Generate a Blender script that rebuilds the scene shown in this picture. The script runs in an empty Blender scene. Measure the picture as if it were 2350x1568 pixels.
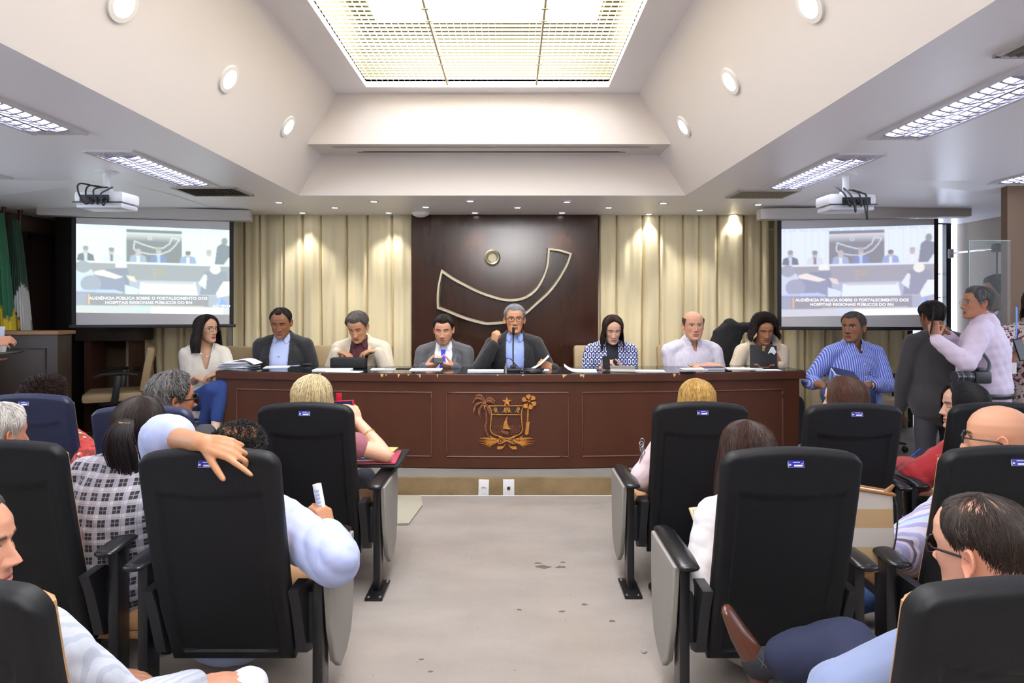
import bpy, bmesh, math, random
import numpy as np
from mathutils import Vector, Matrix, Quaternion
from mathutils.bvhtree import BVHTree
from mathutils.geometry import delaunay_2d_cdt

# ---------------------------------------------------------------- camera, world, exposure
F = 1400.0          # focal length in pixels of the 2350 px wide frame
H = 1.42            # eye height
CX, CY = 1175.0, 700.0
scene = bpy.context.scene
COL = scene.collection
cam_data = bpy.data.cameras.new('camera')
cam_data.sensor_width = 36.0
cam_data.lens = F * 36.0 / 2350.0
cam_data.shift_y = -(784.0 - CY) / 2350.0
cam_data.clip_start = 0.02
cam = bpy.data.objects.new('camera', cam_data)
cam.location = (0, 0, H)
cam.rotation_euler = (math.pi / 2, 0, 0)
COL.objects.link(cam)
scene.camera = cam
scene.view_settings.view_transform = 'Standard'
scene.view_settings.look = 'None'
scene.view_settings.gamma = 1.0
scene.view_settings.exposure = 0.2
scene.cycles.max_bounces = 6
scene.cycles.diffuse_bounces = 4
scene.cycles.glossy_bounces = 3
scene.cycles.caustics_reflective = False
scene.cycles.caustics_refractive = False
scene.cycles.sample_clamp_indirect = 6.0
world = bpy.data.worlds.new('daylight')
world.use_nodes = True
world.node_tree.nodes['Background'].inputs[0].default_value = (0.75, 0.85, 1.0, 1)
world.node_tree.nodes['Background'].inputs[1].default_value = 5.0
scene.world = world
SKYLIGHT = 11.5      # radiance of the luminous panel above the louvre grid
TUBE = 20.0           # fluorescent fittings
SPOT = 9.5           # small downlights (watts)

fl = bpy.data.lights.new('assumed_bounce_flash', 'AREA'); fl.shape = 'DISK'; fl.size = .12; fl.energy = 170.0; fl.spread = 1.5; fl.color = (.93, .97, 1.0)  # unseen flash, assumed and added to brighten ceiling and faces
flo = bpy.data.objects.new('assumed_bounce_flash', fl); flo.location = (0, -.1, 1.62); flo.rotation_euler = (math.pi + .62, 0, 0); COL.objects.link(flo)

# ---------------------------------------------------------------- helpers
def P(px, py, D):
    """A point of the place that photo pixel (px, py) shows at distance D."""
    return Vector(((px - CX) * D / F, D, H - (py - CY) * D / F))

def lin(h):
    h = h.lstrip('#')
    c = [int(h[i:i + 2], 16) / 255 for i in (0, 2, 4)]
    return tuple(x / 12.92 if x <= 0.04045 else ((x + 0.055) / 1.055) ** 2.4 for x in c)

MATS = {}
def mat(name, col='#808080', rough=0.6, metal=0.0, spec=0.5, bump=None, attr=False, emit=None,
        var=None, sheen=0.0, coat=0.0, alpha=None, trans=0.0):
    """Principled material; bump=(scale, strength), var=(colour2, scale, contrast)."""
    if name in MATS:
        return MATS[name]
    m = bpy.data.materials.new(name)
    m.use_nodes = True
    nt = m.node_tree; nd = nt.nodes; lk = nt.links
    b = nd['Principled BSDF']
    c = (*lin(col), 1)
    b.inputs['Base Color'].default_value = c
    b.inputs['Roughness'].default_value = rough
    b.inputs['Metallic'].default_value = metal
    b.inputs['Specular IOR Level'].default_value = spec
    b.inputs['Sheen Weight'].default_value = sheen
    b.inputs['Coat Weight'].default_value = coat
    b.inputs['Coat Roughness'].default_value = 0.12
    b.inputs['Transmission Weight'].default_value = trans
    if alpha is not None:
        b.inputs['Alpha'].default_value = alpha
    tc = nd.new('ShaderNodeTexCoord')
    if attr:
        a = nd.new('ShaderNodeAttribute'); a.attribute_name = 'Col'
        lk.new(a.outputs['Color'], b.inputs['Base Color'])
    if var:
        n = nd.new('ShaderNodeTexNoise'); n.inputs['Scale'].default_value = var[1]
        n.inputs['Detail'].default_value = 6
        mp = nd.new('ShaderNodeMapping')
        if len(var) > 3:
            mp.inputs['Scale'].default_value = var[3]
        lk.new(tc.outputs['Object'], mp.inputs[0]); lk.new(mp.outputs[0], n.inputs['Vector'])
        r = nd.new('ShaderNodeValToRGB')
        r.color_ramp.elements[0].position = 0.5 - var[2]; r.color_ramp.elements[1].position = 0.5 + var[2]
        r.color_ramp.elements[0].color = c; r.color_ramp.elements[1].color = (*lin(var[0]), 1)
        lk.new(n.outputs['Fac'], r.inputs[0]); lk.new(r.outputs[0], b.inputs['Base Color'])
    if bump:
        n = nd.new('ShaderNodeTexNoise'); n.inputs['Scale'].default_value = bump[0]
        n.inputs['Detail'].default_value = 4
        bp = nd.new('ShaderNodeBump'); bp.inputs['Strength'].default_value = bump[1]
        bp.inputs['Distance'].default_value = 0.01
        lk.new(tc.outputs['Object'], n.inputs['Vector'])
        lk.new(n.outputs['Fac'], bp.inputs['Height']); lk.new(bp.outputs[0], b.inputs['Normal'])
    if emit:
        b.inputs['Emission Color'].default_value = (*lin(emit[0]), 1)
        b.inputs['Emission Strength'].default_value = emit[1]
    MATS[name] = m
    return m

def mathnode(nt, op, a, b=None, clamp=False):
    n = nt.nodes.new('ShaderNodeMath'); n.operation = op; n.use_clamp = clamp
    for i, v in enumerate((a, b)):
        if v is None: continue
        if isinstance(v, (int, float)): n.inputs[i].default_value = v
        else: nt.links.new(v, n.inputs[i])
    return n.outputs[0]

def mixc(nt, fac, a, b):
    n = nt.nodes.new('ShaderNodeMix'); n.data_type = 'RGBA'
    for s, v in ((n.inputs[0], fac), (n.inputs[6], a), (n.inputs[7], b)):
        if isinstance(v, (int, float)): s.default_value = v
        elif isinstance(v, str): s.default_value = (*lin(v), 1)
        elif isinstance(v, tuple): s.default_value = (*v, 1)
        else: nt.links.new(v, s)
    return n.outputs[2]

def pattern(name, kind, cols, scale=1.0, rough=0.75, rot=(0, 0, 0), bump=(300, .07)):
    """Cloth patterns made from object coordinates: stripes, plaid, links, flowers, net."""
    m = mat(name, cols[0], rough, bump=bump, sheen=0.15)
    nt = m.node_tree; b = nt.nodes['Principled BSDF']
    tc = nt.nodes.new('ShaderNodeTexCoord')
    mp = nt.nodes.new('ShaderNodeMapping'); mp.inputs['Rotation'].default_value = rot
    nt.links.new(tc.outputs['Object'], mp.inputs[0])
    sep = nt.nodes.new('ShaderNodeSeparateXYZ'); nt.links.new(mp.outputs[0], sep.inputs[0])
    x, y, z = sep.outputs
    def frac(v, s, off=0.0):
        return mathnode(nt, 'FRACT', mathnode(nt, 'ADD', mathnode(nt, 'MULTIPLY', v, s), off + 100.0))
    if kind == 'stripes':
        f = frac(x, scale)
        out = mixc(nt, mathnode(nt, 'GREATER_THAN', f, 0.62), cols[0], cols[1])
        if len(cols) > 2:
            g = frac(x, scale * 0.5, 0.3)
            out = mixc(nt, mathnode(nt, 'GREATER_THAN', g, 0.9), out, cols[2])
        if len(cols) > 3:
            g = frac(x, scale * 0.25, 0.1)
            out = mixc(nt, mathnode(nt, 'GREATER_THAN', g, 0.9), out, cols[3])
    elif kind == 'plaid':
        fx = frac(x, scale); fz = frac(z, scale)
        def band(v, lo, hi):
            return mathnode(nt, 'MULTIPLY', mathnode(nt, 'GREATER_THAN', v, lo), mathnode(nt, 'LESS_THAN', v, hi))
        bx = mathnode(nt, 'ADD', band(fx, .06, .33), band(fx, .37, .64)); bz = mathnode(nt, 'ADD', band(fz, .08, .34), band(fz, .38, .64))
        blk = mathnode(nt, 'MULTIPLY', bx, bz)
        thin = mathnode(nt, 'MAXIMUM', band(fx, .74, .80), band(fz, .74, .80))
        grey = mathnode(nt, 'MULTIPLY', mathnode(nt, 'MAXIMUM', band(fz, .04, .68), mathnode(nt, 'MULTIPLY', band(fx, .04, .68), 0.7)), .7)
        out = mixc(nt, grey, cols[0], cols[2])
        out = mixc(nt, mathnode(nt, 'MULTIPLY', thin, .6), out, cols[2])
        out = mixc(nt, blk, out, cols[1])
    elif kind == 'links':
        row = mathnode(nt, 'FLOOR', mathnode(nt, 'MULTIPLY', z, scale * .62))
        odd = mathnode(nt, 'MULTIPLY', mathnode(nt, 'FRACT', mathnode(nt, 'ADD', mathnode(nt, 'MULTIPLY', row, .5), 100.0)), 1.0)
        fx = mathnode(nt, 'FRACT', mathnode(nt, 'ADD', mathnode(nt, 'ADD', mathnode(nt, 'MULTIPLY', x, scale), odd), 100.0))
        fz = frac(z, scale * .62)
        dx = mathnode(nt, 'MULTIPLY', mathnode(nt, 'SUBTRACT', fx, .5), 1.25); dz = mathnode(nt, 'SUBTRACT', fz, .5)
        d = mathnode(nt, 'SQRT', mathnode(nt, 'ADD', mathnode(nt, 'MULTIPLY', dx, dx), mathnode(nt, 'MULTIPLY', dz, dz)))
        ring = mathnode(nt, 'MULTIPLY', mathnode(nt, 'GREATER_THAN', d, .30), mathnode(nt, 'LESS_THAN', d, .47))
        out = mixc(nt, ring, cols[0], cols[1])
        out = mixc(nt, mathnode(nt, 'GREATER_THAN', d, .52), out, cols[2])
    elif kind == 'flowers':
        n = nt.nodes.new('ShaderNodeTexNoise'); n.inputs['Scale'].default_value = scale; n.inputs['Detail'].default_value = 3
        nt.links.new(mp.outputs[0], n.inputs['Vector'])
        v = nt.nodes.new('ShaderNodeTexVoronoi'); v.inputs['Scale'].default_value = scale * .6
        nt.links.new(mp.outputs[0], v.inputs['Vector'])
        out = mixc(nt, mathnode(nt, 'GREATER_THAN', n.outputs['Fac'], .54), cols[0], cols[1])
        out = mixc(nt, mathnode(nt, 'LESS_THAN', v.outputs['Distance'], .2), out, cols[2])
        if len(cols) > 3:
            out = mixc(nt, mathnode(nt, 'LESS_THAN', n.outputs['Fac'], .36), out, cols[3])
    elif kind == 'net':
        a = frac(mathnode(nt, 'ADD', x, z), scale); c = frac(mathnode(nt, 'SUBTRACT', x, z), scale)
        hole = mathnode(nt, 'MULTIPLY', mathnode(nt, 'LESS_THAN', a, .42), mathnode(nt, 'LESS_THAN', c, .42))
        out = mixc(nt, hole, cols[0], cols[1])
    elif kind == 'bands':
        f = frac(z, scale, .2)
        out = mixc(nt, mathnode(nt, 'GREATER_THAN', f, .5), cols[0], cols[1])
    nt.links.new(out, b.inputs['Base Color'])
    return m

class MB:
    """Collects shapes; build() links them as ONE mesh object."""
    def __init__(s):
        s.v = []; s.f = []; s.c = []
    def add(s, vs, fs, col=None):
        o = len(s.v)
        s.v += [tuple(v) for v in vs]
        s.f += [tuple(i + o for i in f) for f in fs]
        s.c += [col or (1, 1, 1)] * len(vs)
    def box(s, c, d, rot=None, bev=0.0):
        x, y, z = d[0] / 2, d[1] / 2, d[2] / 2
        b = min(bev, x * .9, y * .9, z * .9)
        R = rot if rot is not None else Matrix.Identity(3)
        c = Vector(c)
        if b <= 0:
            vs = [(i * x, j * y, k * z) for i in (-1, 1) for j in (-1, 1) for k in (-1, 1)]
            fs = [(0, 1, 3, 2), (4, 6, 7, 5), (0, 4, 5, 1), (2, 3, 7, 6), (0, 2, 6, 4), (1, 5, 7, 3)]
        else:
            bm = bmesh.new(); bmesh.ops.create_cube(bm, size=1)
            for v in bm.verts: v.co = Vector((v.co.x * 2 * x, v.co.y * 2 * y, v.co.z * 2 * z))
            bmesh.ops.bevel(bm, geom=bm.edges[:], offset=b, segments=2, profile=.6, affect='EDGES')
            bm.verts.index_update()
            vs = [v.co.copy() for v in bm.verts]; fs = [[v.index for v in f.verts] for f in bm.faces]
            bm.free()
        s.add([c + R @ Vector(v) for v in vs], fs)
        return s
    def quad(s, a, b, c, d):
        s.add([a, b, c, d], [(0, 1, 2, 3)]); return s
    def tube(s, pts, rad, n=10, xdir=(1, 0, 0), cap=True, col=None, closed=False):
        """Sweep; rad is a number or list of numbers / (rx, ry). Round caps."""
        pts = [Vector(p) for p in pts]
        if not isinstance(rad, (list,)): rad = [rad] * len(pts)
        rad = [(r, r) if isinstance(r, (int, float)) else r for r in rad]
        m = len(pts)
        rings = []
        xd = Vector(xdir)
        for i in range(m):
            if closed: t = pts[(i + 1) % m] - pts[i - 1]
            elif i == 0: t = pts[1] - pts[0]
            elif i == m - 1: t = pts[-1] - pts[-2]
            else: t = (pts[i + 1] - pts[i]).normalized() + (pts[i] - pts[i - 1]).normalized()
            if t.length < 1e-9: t = Vector((0, 0, 1))
            t.normalize()
            x = xd - t * xd.dot(t)
            if x.length < 1e-3:
                x = t.orthogonal()
            x.normalize(); xd = x if not isinstance(xdir, tuple) or abs(t.dot(Vector(xdir))) > .9 else Vector(xdir)
            rings.append((pts[i], x, t.cross(x), t, rad[i]))
        if cap and not closed:
            p, x, y, t, r = rings[0]; rr = min(r)
            pre = [(p - t * rr * math.sin(a), x, y, t, (r[0] * math.cos(a), r[1] * math.cos(a))) for a in (1.45, 1.0, .5)]
            p, x, y, t, r = rings[-1]; rr = min(r)
            post = [(p + t * rr * math.sin(a), x, y, t, (r[0] * math.cos(a), r[1] * math.cos(a))) for a in (.5, 1.0, 1.45)]
            rings = pre + rings + post
        vs = []; fs = []
        for (p, x, y, t, r) in rings:
            for k in range(n):
                a = 2 * math.pi * k / n
                vs.append(p + x * (r[0] * math.cos(a)) + y * (r[1] * math.sin(a)))
        L = len(rings)
        for i in range(L if closed else L - 1):
            for k in range(n):
                a, b = i * n + k, i * n + (k + 1) % n
                j = ((i + 1) % L) * n
                fs.append((a, b, j + (k + 1) % n, j + k))
        if not closed:
            fs.append(tuple(reversed(range(n)))); fs.append(tuple(range((L - 1) * n, L * n)))
        s.add(vs, fs, col); return s
    def limb(s, pts, rad, n=10, xdir=(1, 0, 0)):
        """Chain of round-capped segments that overlap at the joints (for a later union)."""
        if not isinstance(rad, list): rad = [rad] * len(pts)
        for i in range(len(pts) - 1):
            if (Vector(pts[i + 1]) - Vector(pts[i])).length > 1e-4: s.tube([pts[i], pts[i + 1]], [rad[i], rad[i + 1]], n, xdir)
        return s
    def cyl(s, a, b, r, n=16, r2=None):
        return s.tube([a, b], [r, r if r2 is None else r2], n, cap=False)
    def ball(s, c, r, n=16, R=None):
        r = (r, r, r) if isinstance(r, (int, float)) else r
        vs = []; fs = []; m = n // 2 + 1
        for i in range(m):
            th = math.pi * i / (m - 1)
            for k in range(n):
                ph = 2 * math.pi * k / n
                v = Vector((r[0] * math.sin(th) * math.cos(ph), r[1] * math.sin(th) * math.sin(ph), r[2] * math.cos(th)))
                vs.append(Vector(c) + (R @ v if R is not None else v))
        for i in range(m - 1):
            for k in range(n):
                fs.append((i * n + k, (i + 1) * n + k, (i + 1) * n + (k + 1) % n, i * n + (k + 1) % n))
        s.add(vs, fs); return s
    def lathe(s, c, prof, n=20, R=None):
        vs = []; fs = []
        for (r, z) in prof:
            for k in range(n):
                a = 2 * math.pi * k / n
                v = Vector((r * math.cos(a), r * math.sin(a), z))
                vs.append(Vector(c) + (R @ v if R is not None else v))
        for i in range(len(prof) - 1):
            for k in range(n):
                fs.append((i * n + k, i * n + (k + 1) % n, (i + 1) * n + (k + 1) % n, (i + 1) * n + k))
        s.add(vs, fs); return s
    def prism(s, poly, a, b):
        """poly: list of 3D points on one face, extruded by vector b-a."""
        d = Vector(b) - Vector(a); n = len(poly)
        vs = [Vector(p) for p in poly] + [Vector(p) + d for p in poly]
        fs = [tuple(reversed(range(n))), tuple(range(n, 2 * n))]
        fs += [(i, (i + 1) % n, n + (i + 1) % n, n + i) for i in range(n)]
        s.add(vs, fs); return s
    def mesh(s, name):
        me = bpy.data.meshes.new(name)
        me.from_pydata([tuple(v) for v in s.v], [], s.f)
        me.validate(); me.update()
        return me
    def build(s, name, m, parent=None, origin=None, smooth=True, col=False, bev=0.0, fixn=True, sub=0):
        o = Vector(origin) if origin is not None else (Vector(parent['_o']) if parent is not None and '_o' in parent else None)
        if o is not None:
            s.v = [tuple(Vector(v) - o) for v in s.v]
        me = s.mesh(name)
        if fixn:
            bm = bmesh.new(); bm.from_mesh(me)
            bmesh.ops.recalc_face_normals(bm, faces=bm.faces[:])
            bm.to_mesh(me); bm.free()
        if col and len(me.vertices) == len(s.c):
            ca = me.color_attributes.new('Col', 'FLOAT_COLOR', 'POINT')
            ca.data.foreach_set('color', np.array([(*c, 1) for c in s.c], dtype=np.float32).ravel())
        return link(name, me, m, parent, origin=o if parent is None else None, smooth=smooth, bev=bev, sub=sub)

def link(name, me, m, parent=None, origin=None, smooth=True, bev=0.0, sub=0):
    ob = bpy.data.objects.new(name, me)
    COL.objects.link(ob)
    if m is not None:
        me.materials.append(m)
    if origin is not None: ob.location = origin
    if parent is not None: ob.parent = parent
    if parent is not None and '_o' in parent: ob['_o'] = tuple(parent['_o'])
    if smooth:
        me.shade_smooth()
        try: me.set_sharp_from_angle(angle=math.radians(38))
        except Exception: pass
    if bev:
        b = ob.modifiers.new('b', 'BEVEL'); b.width = bev; b.segments = 2; b.limit_method = 'ANGLE'
    if sub:
        b = ob.modifiers.new('s', 'SUBSURF'); b.levels = sub; b.render_levels = sub
    return ob

def tag(o, label=None, cat=None, group=None, kind=None):
    if label: o['label'] = label
    if cat: o['category'] = cat
    if group: o['group'] = group
    if kind: o['kind'] = kind
    return o

def thing(name, label, cat, loc=(0, 0, 0), rz=0.0, group=None):
    """An Empty at the thing's base; shapes of its parts are given in world coordinates when rz == 0."""
    o = bpy.data.objects.new(name, None)
    o.empty_display_size = .1
    COL.objects.link(o)
    o.location = loc; o.rotation_euler = (0, 0, rz)
    o['_o'] = tuple(loc)
    return tag(o, label, cat, group)

def local(o):
    """Parts of o are given in o's own coordinates."""
    o['_o'] = (0.0, 0.0, 0.0); return o

def copy_tree(o, parent=None):
    c = o.copy(); COL.objects.link(c)
    if parent is not None: c.parent = parent
    for ch in list(o.children): copy_tree(ch, c)
    return c

def struct(mb, name, m, smooth=False, **k):
    o = mb.build(name, m, smooth=smooth, **k); o['kind'] = 'structure'; return o

def evaluated(ob):
    dg = bpy.context.evaluated_depsgraph_get()
    return bpy.data.meshes.new_from_object(ob.evaluated_get(dg))

def remesh(mb, voxel, smooth_it=6, fac=.5):
    """Union of the collected closed shapes as one continuous surface."""
    me = mb.mesh('tmp')
    ob = bpy.data.objects.new('tmp', me); COL.objects.link(ob)
    r = ob.modifiers.new('r', 'REMESH'); r.mode = 'VOXEL'; r.voxel_size = voxel
    if smooth_it:
        s = ob.modifiers.new('s', 'SMOOTH'); s.iterations = smooth_it; s.factor = fac
    out = evaluated(ob)
    bpy.data.objects.remove(ob); bpy.data.meshes.remove(me)
    return out

def mverts(me):
    a = np.empty(len(me.vertices) * 3, dtype=np.float32); me.vertices.foreach_get('co', a)
    return a.reshape(-1, 3)

def setverts(me, a):
    me.vertices.foreach_set('co', np.asarray(a, dtype=np.float32).ravel()); me.update()

def mnormals(me):
    a = np.empty(len(me.vertices) * 3, dtype=np.float32); me.vertex_normals.foreach_get('vector', a)
    return a.reshape(-1, 3)

def bvh_of(*meshes):
    vs = []; fs = []
    for me in meshes:
        o = len(vs)
        vs += [v.co.copy() for v in me.vertices]
        fs += [[i + o for i in p.vertices] for p in me.polygons]
    return BVHTree.FromPolygons(vs, fs)

def fill2d(poly, step):
    """Triangulated polygon with interior points; returns 2D verts and faces."""
    pts = []
    n = len(poly)
    for i in range(n):
        a = Vector(poly[i]); b = Vector(poly[(i + 1) % n]); k = max(1, int((b - a).length / step))
        for j in range(k): pts.append(a.lerp(b, j / k))
    m = len(pts)
    edges = [(i, (i + 1) % m) for i in range(m)]
    xs = [p.x for p in pts]; ys = [p.y for p in pts]
    y = min(ys) + step / 2; row = 0
    inner = []
    while y < max(ys):
        x = min(xs) + (step / 2 if row % 2 else 0)
        while x < max(xs):
            ins = False
            for i in range(m):
                a, b = pts[i], pts[(i + 1) % m]
                if (a.y > y) != (b.y > y) and x < (b.x - a.x) * (y - a.y) / (b.y - a.y) + a.x: ins = not ins
            if ins and min((p.x - x) ** 2 + (p.y - y) ** 2 for p in pts) > (step * .5) ** 2:
                inner.append(Vector((x, y)))
            x += step
        y += step * .87; row += 1
    vs, es, fs, *_ = delaunay_2d_cdt(pts + inner, edges, [list(range(m))], 1, 1e-7)
    return vs, fs

def slab2d(mb, poly, to3d, thick, step=None, nrm=None, col=None):
    """Flat polygon with thickness: poly in 2D, to3d maps (u, v) to a point, nrm the outward direction."""
    n = len(poly)
    N = Vector(nrm)
    a = [Vector(to3d(*p)) for p in poly]
    vs2, fs2 = fill2d(poly, step or 1e9) if step else (None, None)
    if vs2 is None:
        vs2, es, fs2, *_ = delaunay_2d_cdt([Vector(p) for p in poly], [(i, (i + 1) % n) for i in range(n)], [list(range(n))], 1, 1e-7)
    back = [Vector(to3d(v[0], v[1])) for v in vs2]
    front = [p + N * thick for p in back]
    k = len(back)
    fs = [tuple(i + k for i in f) for f in fs2] + [tuple(reversed(f)) for f in fs2]
    mb.add(front[:0] + back + front, fs, col)
    rim = a + [p + N * thick for p in a]
    mb.add(rim, [(i, (i + 1) % n, n + (i + 1) % n, n + i) for i in range(n)], col)
    return mb

def catmull(pts, k=6, closed=False):
    pts = [Vector(p) for p in pts]; n = len(pts); out = []
    for i in range(n if closed else n - 1):
        p0 = pts[i - 1] if (closed or i > 0) else pts[0]
        p1 = pts[i]; p2 = pts[(i + 1) % n]
        p3 = pts[(i + 2) % n] if (closed or i + 2 < n) else pts[-1]
        for j in range(k):
            t = j / k
            out.append(.5 * ((2 * p1) + (p2 - p0) * t + (2 * p0 - 5 * p1 + 4 * p2 - p3) * t * t + (3 * p1 - p0 - 3 * p2 + p3) * t ** 3))
    if not closed: out.append(pts[-1])
    return out

def text_mesh(s, size, bold=0.0, sx=1.0, align='CENTER', extrude=0.0):
    cu = bpy.data.curves.new('t', 'FONT'); cu.body = s; cu.size = size; cu.align_x = align; cu.align_y = 'CENTER'
    cu.offset = bold; cu.extrude = extrude; cu.resolution_u = 3
    ob = bpy.data.objects.new('t', cu); COL.objects.link(ob)
    me = evaluated(ob)
    vs = [Vector((v.co.x * sx, v.co.y, v.co.z)) for v in me.vertices]; fs = [list(p.vertices) for p in me.polygons]
    bpy.data.objects.remove(ob); bpy.data.curves.remove(cu)
    return vs, fs

# ---------------------------------------------------------------- shared materials
WHITE = mat('white_paint', '#ddd6d2', .55, bump=(6, .02))
CEIL = mat('ceiling_paint', '#f4f2f6', .35, bump=(5, .02))
BLACKP = mat('black_plastic', '#1c1c1f', .42, bump=(300, .06))
BLACKM = mat('black_metal', '#141416', .28)
BLACKS = mat('black_satin', '#0f0f11', .35)
CHROME = mat('chrome', '#c8c8cc', .2, metal=1)
STEEL = mat('brushed_steel', '#a8a8a8', .35, metal=1)
WPLAST = mat('white_plastic', '#e6e6e6', .35)
PAPER = mat('paper', '#f0f0f4', .7)
TAN = mat('tan_upholstery', '#b58a5f', .8, bump=(200, .2), var=('#a97f56', 8, .3))
BEIGE = mat('beige_leather', '#a08a68', .5, bump=(80, .1))
GREYP = mat('grey_panel', '#8c8780', .55, bump=(200, .05))
INK = mat('print_ink', '#5a6a96', .7)
GLASS = mat('glass', '#e8f2f4', .03, spec=.5, alpha=.14)
# ================================================================= THE ROOM
ZC = 2.34           # flat ceiling
PL = 0.14           # stage platform
YS = 4.54           # front of the stage step
XL, XR, YB, YN = -4.62, 4.62, 6.42, -3.6

# carpet
CARPET = mat('carpet', '#8b837b', .95, spec=.1, bump=(220, .5), var=('#9a9189', 2.2, .22, (1, 2.2, 1)))
def _carpet():
    nt = CARPET.node_tree; b = nt.nodes['Principled BSDF']; base = b.inputs['Base Color'].links[0].from_socket
    tc = nt.nodes.new('ShaderNodeTexCoord'); mp = nt.nodes.new('ShaderNodeMapping'); mp.inputs['Scale'].default_value = (1.2, 9, 1)
    nt.links.new(tc.outputs['Object'], mp.inputs[0])
    n = nt.nodes.new('ShaderNodeTexNoise'); n.inputs['Scale'].default_value = 3.2; n.inputs['Detail'].default_value = 8; n.inputs['Roughness'].default_value = .75
    nt.links.new(mp.outputs[0], n.inputs['Vector'])
    streak = mathnode(nt, 'MULTIPLY', mathnode(nt, 'SUBTRACT', n.outputs['Fac'], .64, ), 9.0, clamp=True)
    n2 = nt.nodes.new('ShaderNodeTexNoise'); n2.inputs['Scale'].default_value = 55; n2.inputs['Detail'].default_value = 2
    nt.links.new(tc.outputs['Object'], n2.inputs['Vector'])
    speck = mathnode(nt, 'MULTIPLY', mathnode(nt, 'SUBTRACT', n2.outputs['Fac'], .70), 12.0, clamp=True)
    n3 = nt.nodes.new('ShaderNodeTexNoise'); n3.inputs['Scale'].default_value = 1.1; n3.inputs['Detail'].default_value = 3
    nt.links.new(tc.outputs['Object'], n3.inputs['Vector'])
    warm = mathnode(nt, 'MULTIPLY', mathnode(nt, 'SUBTRACT', n3.outputs['Fac'], .45), 4.0, clamp=True)
    c = mixc(nt, mathnode(nt, 'MULTIPLY', warm, .55), base, '#96877a')
    c = mixc(nt, mathnode(nt, 'MULTIPLY', streak, .6), c, '#675c50')
    c = mixc(nt, mathnode(nt, 'MULTIPLY', speck, .5), c, '#463f37')
    nt.links.new(c, b.inputs['Base Color'])
_carpet()
STEPC = mat('step_carpet', '#96805f', .95, spec=.1, bump=(180, .6), var=('#7d6a4c', 5, .2))
m = MB(); m.box(((XL + XR) / 2, (YN + YS) / 2, -.05), (XR - XL + .6, YS - YN, .1)); struct(m, 'floor', CARPET)
PLATC = mat('platform_carpet', '#7d7871', .95, spec=.1, bump=(220, .5), var=('#8a847b', 3, .25))
m = MB(); m.box(((XL + XR) / 2, (YS + .012 + 7.2) / 2, PL / 2 - .001), (XR - XL + .6, 7.2 - YS - .012, PL)); struct(m, 'floor', PLATC)
m = MB(); m.box(((XL + XR) / 2, YS + .006, PL / 2 - .002), (XR - XL + .6, .012, PL - .004), bev=.004); struct(m, 'trim_1', STEPC)

# ceiling: flat field, sloped coffer, luminous well
xl, xr, yf, yn = -1.795, 1.46, 5.13, -1.2          # coffer mouth
ul, ur, uf, un, ZU = -1.374, .988, 4.78, -.6, 3.08  # coffer top
sl, sr, sf, sn = -1.113, .737, 4.65, .8             # luminous opening
zl = 2.68                                           # ledge of the far face
def lx(z): return xl + (z - ZC) * (ul - xl) / (ZU - ZC)
def rx_(z): return xr + (z - ZC) * (ur - xr) / (ZU - ZC)
m = MB()
for (a, b, c, d) in ((XL - .3, xl, YN, 7.2), (xr, XR + .3, YN, 7.2)):
    m.quad((a, c, ZC), (a, d, ZC), (b, d, ZC), (b, c, ZC))
m.quad((xl, yf, ZC), (xl, 7.2, ZC), (xr, 7.2, ZC), (xr, yf, ZC))
m.quad((xl, YN, ZC), (xl, yn, ZC), (xr, yn, ZC), (xr, YN, ZC))
struct(m, 'ceiling', CEIL, fixn=False)
m = MB()
m.add([(xl, yn, ZC), (xl, yf, ZC), (lx(zl), yf, zl), (lx(zl), uf, zl), (ul, uf, ZU), (ul, un, ZU)], [(0, 1, 2, 3, 4, 5)])
m.add([(xr, yn, ZC), (xr, yf, ZC), (rx_(zl), yf, zl), (rx_(zl), uf, zl), (ur, uf, ZU), (ur, un, ZU)], [(5, 4, 3, 2, 1, 0)])
m.quad((xl, yf, ZC), (xr, yf, ZC), (rx_(zl), yf, zl), (lx(zl), yf, zl))
m.quad((lx(zl), yf, zl), (rx_(zl), yf, zl), (rx_(zl), uf, zl), (lx(zl), uf, zl))
m.quad((lx(zl), uf, zl), (rx_(zl), uf, zl), (ur, uf, ZU), (ul, uf, ZU))
m.quad((xl, yn, ZC), (ul, un, ZU), (ur, un, ZU), (xr, yn, ZC))
struct(m, 'ceiling', WHITE, fixn=False)
m = MB()
m.quad((ul, un, ZU), (ul, uf, ZU), (sl, uf, ZU), (sl, un, ZU)); m.quad((sr, un, ZU), (sr, uf, ZU), (ur, uf, ZU), (ur, un, ZU))
m.quad((sl, sf, ZU), (sl, uf, ZU), (sr, uf, ZU), (sr, sf, ZU)); m.quad((sl, un, ZU), (sl, sn, ZU), (sr, sn, ZU), (sr, un, ZU))
zt = ZU + .07
for (a, b) in (((sl, sn), (sl, sf)), ((sl, sf), (sr, sf)), ((sr, sf), (sr, sn)), ((sr, sn), (sl, sn))):
    m.quad((*a, ZU), (*b, ZU), (*b, zt), (*a, zt))
struct(m, 'ceiling', CEIL, fixn=False)
# folded bulkheads beside the screens, slope steepened so they shade darker
for sg, X0, X1, Xe in ((1, 2.68, 2.61, 4.9), (-1, -2.92, -2.83, -4.9)):
    m = MB()
    a = Vector((X0, 4.52, ZC)); b = Vector((Xe, 4.5, ZC)); c = Vector((Xe, 5.12, 2.262)); d = Vector((X1, 5.12, ZC - .002))
    e = Vector((Xe, 6.5, 2.262)); g = Vector((X1, 6.5, ZC - .002))
    t = Vector((0, 0, .1))
    m.add([a, b, c, d, e, g], [(0, 1, 2, 3), (3, 2, 4, 5)])
    struct(m, 'ceiling', CEIL, fixn=False)

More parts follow.
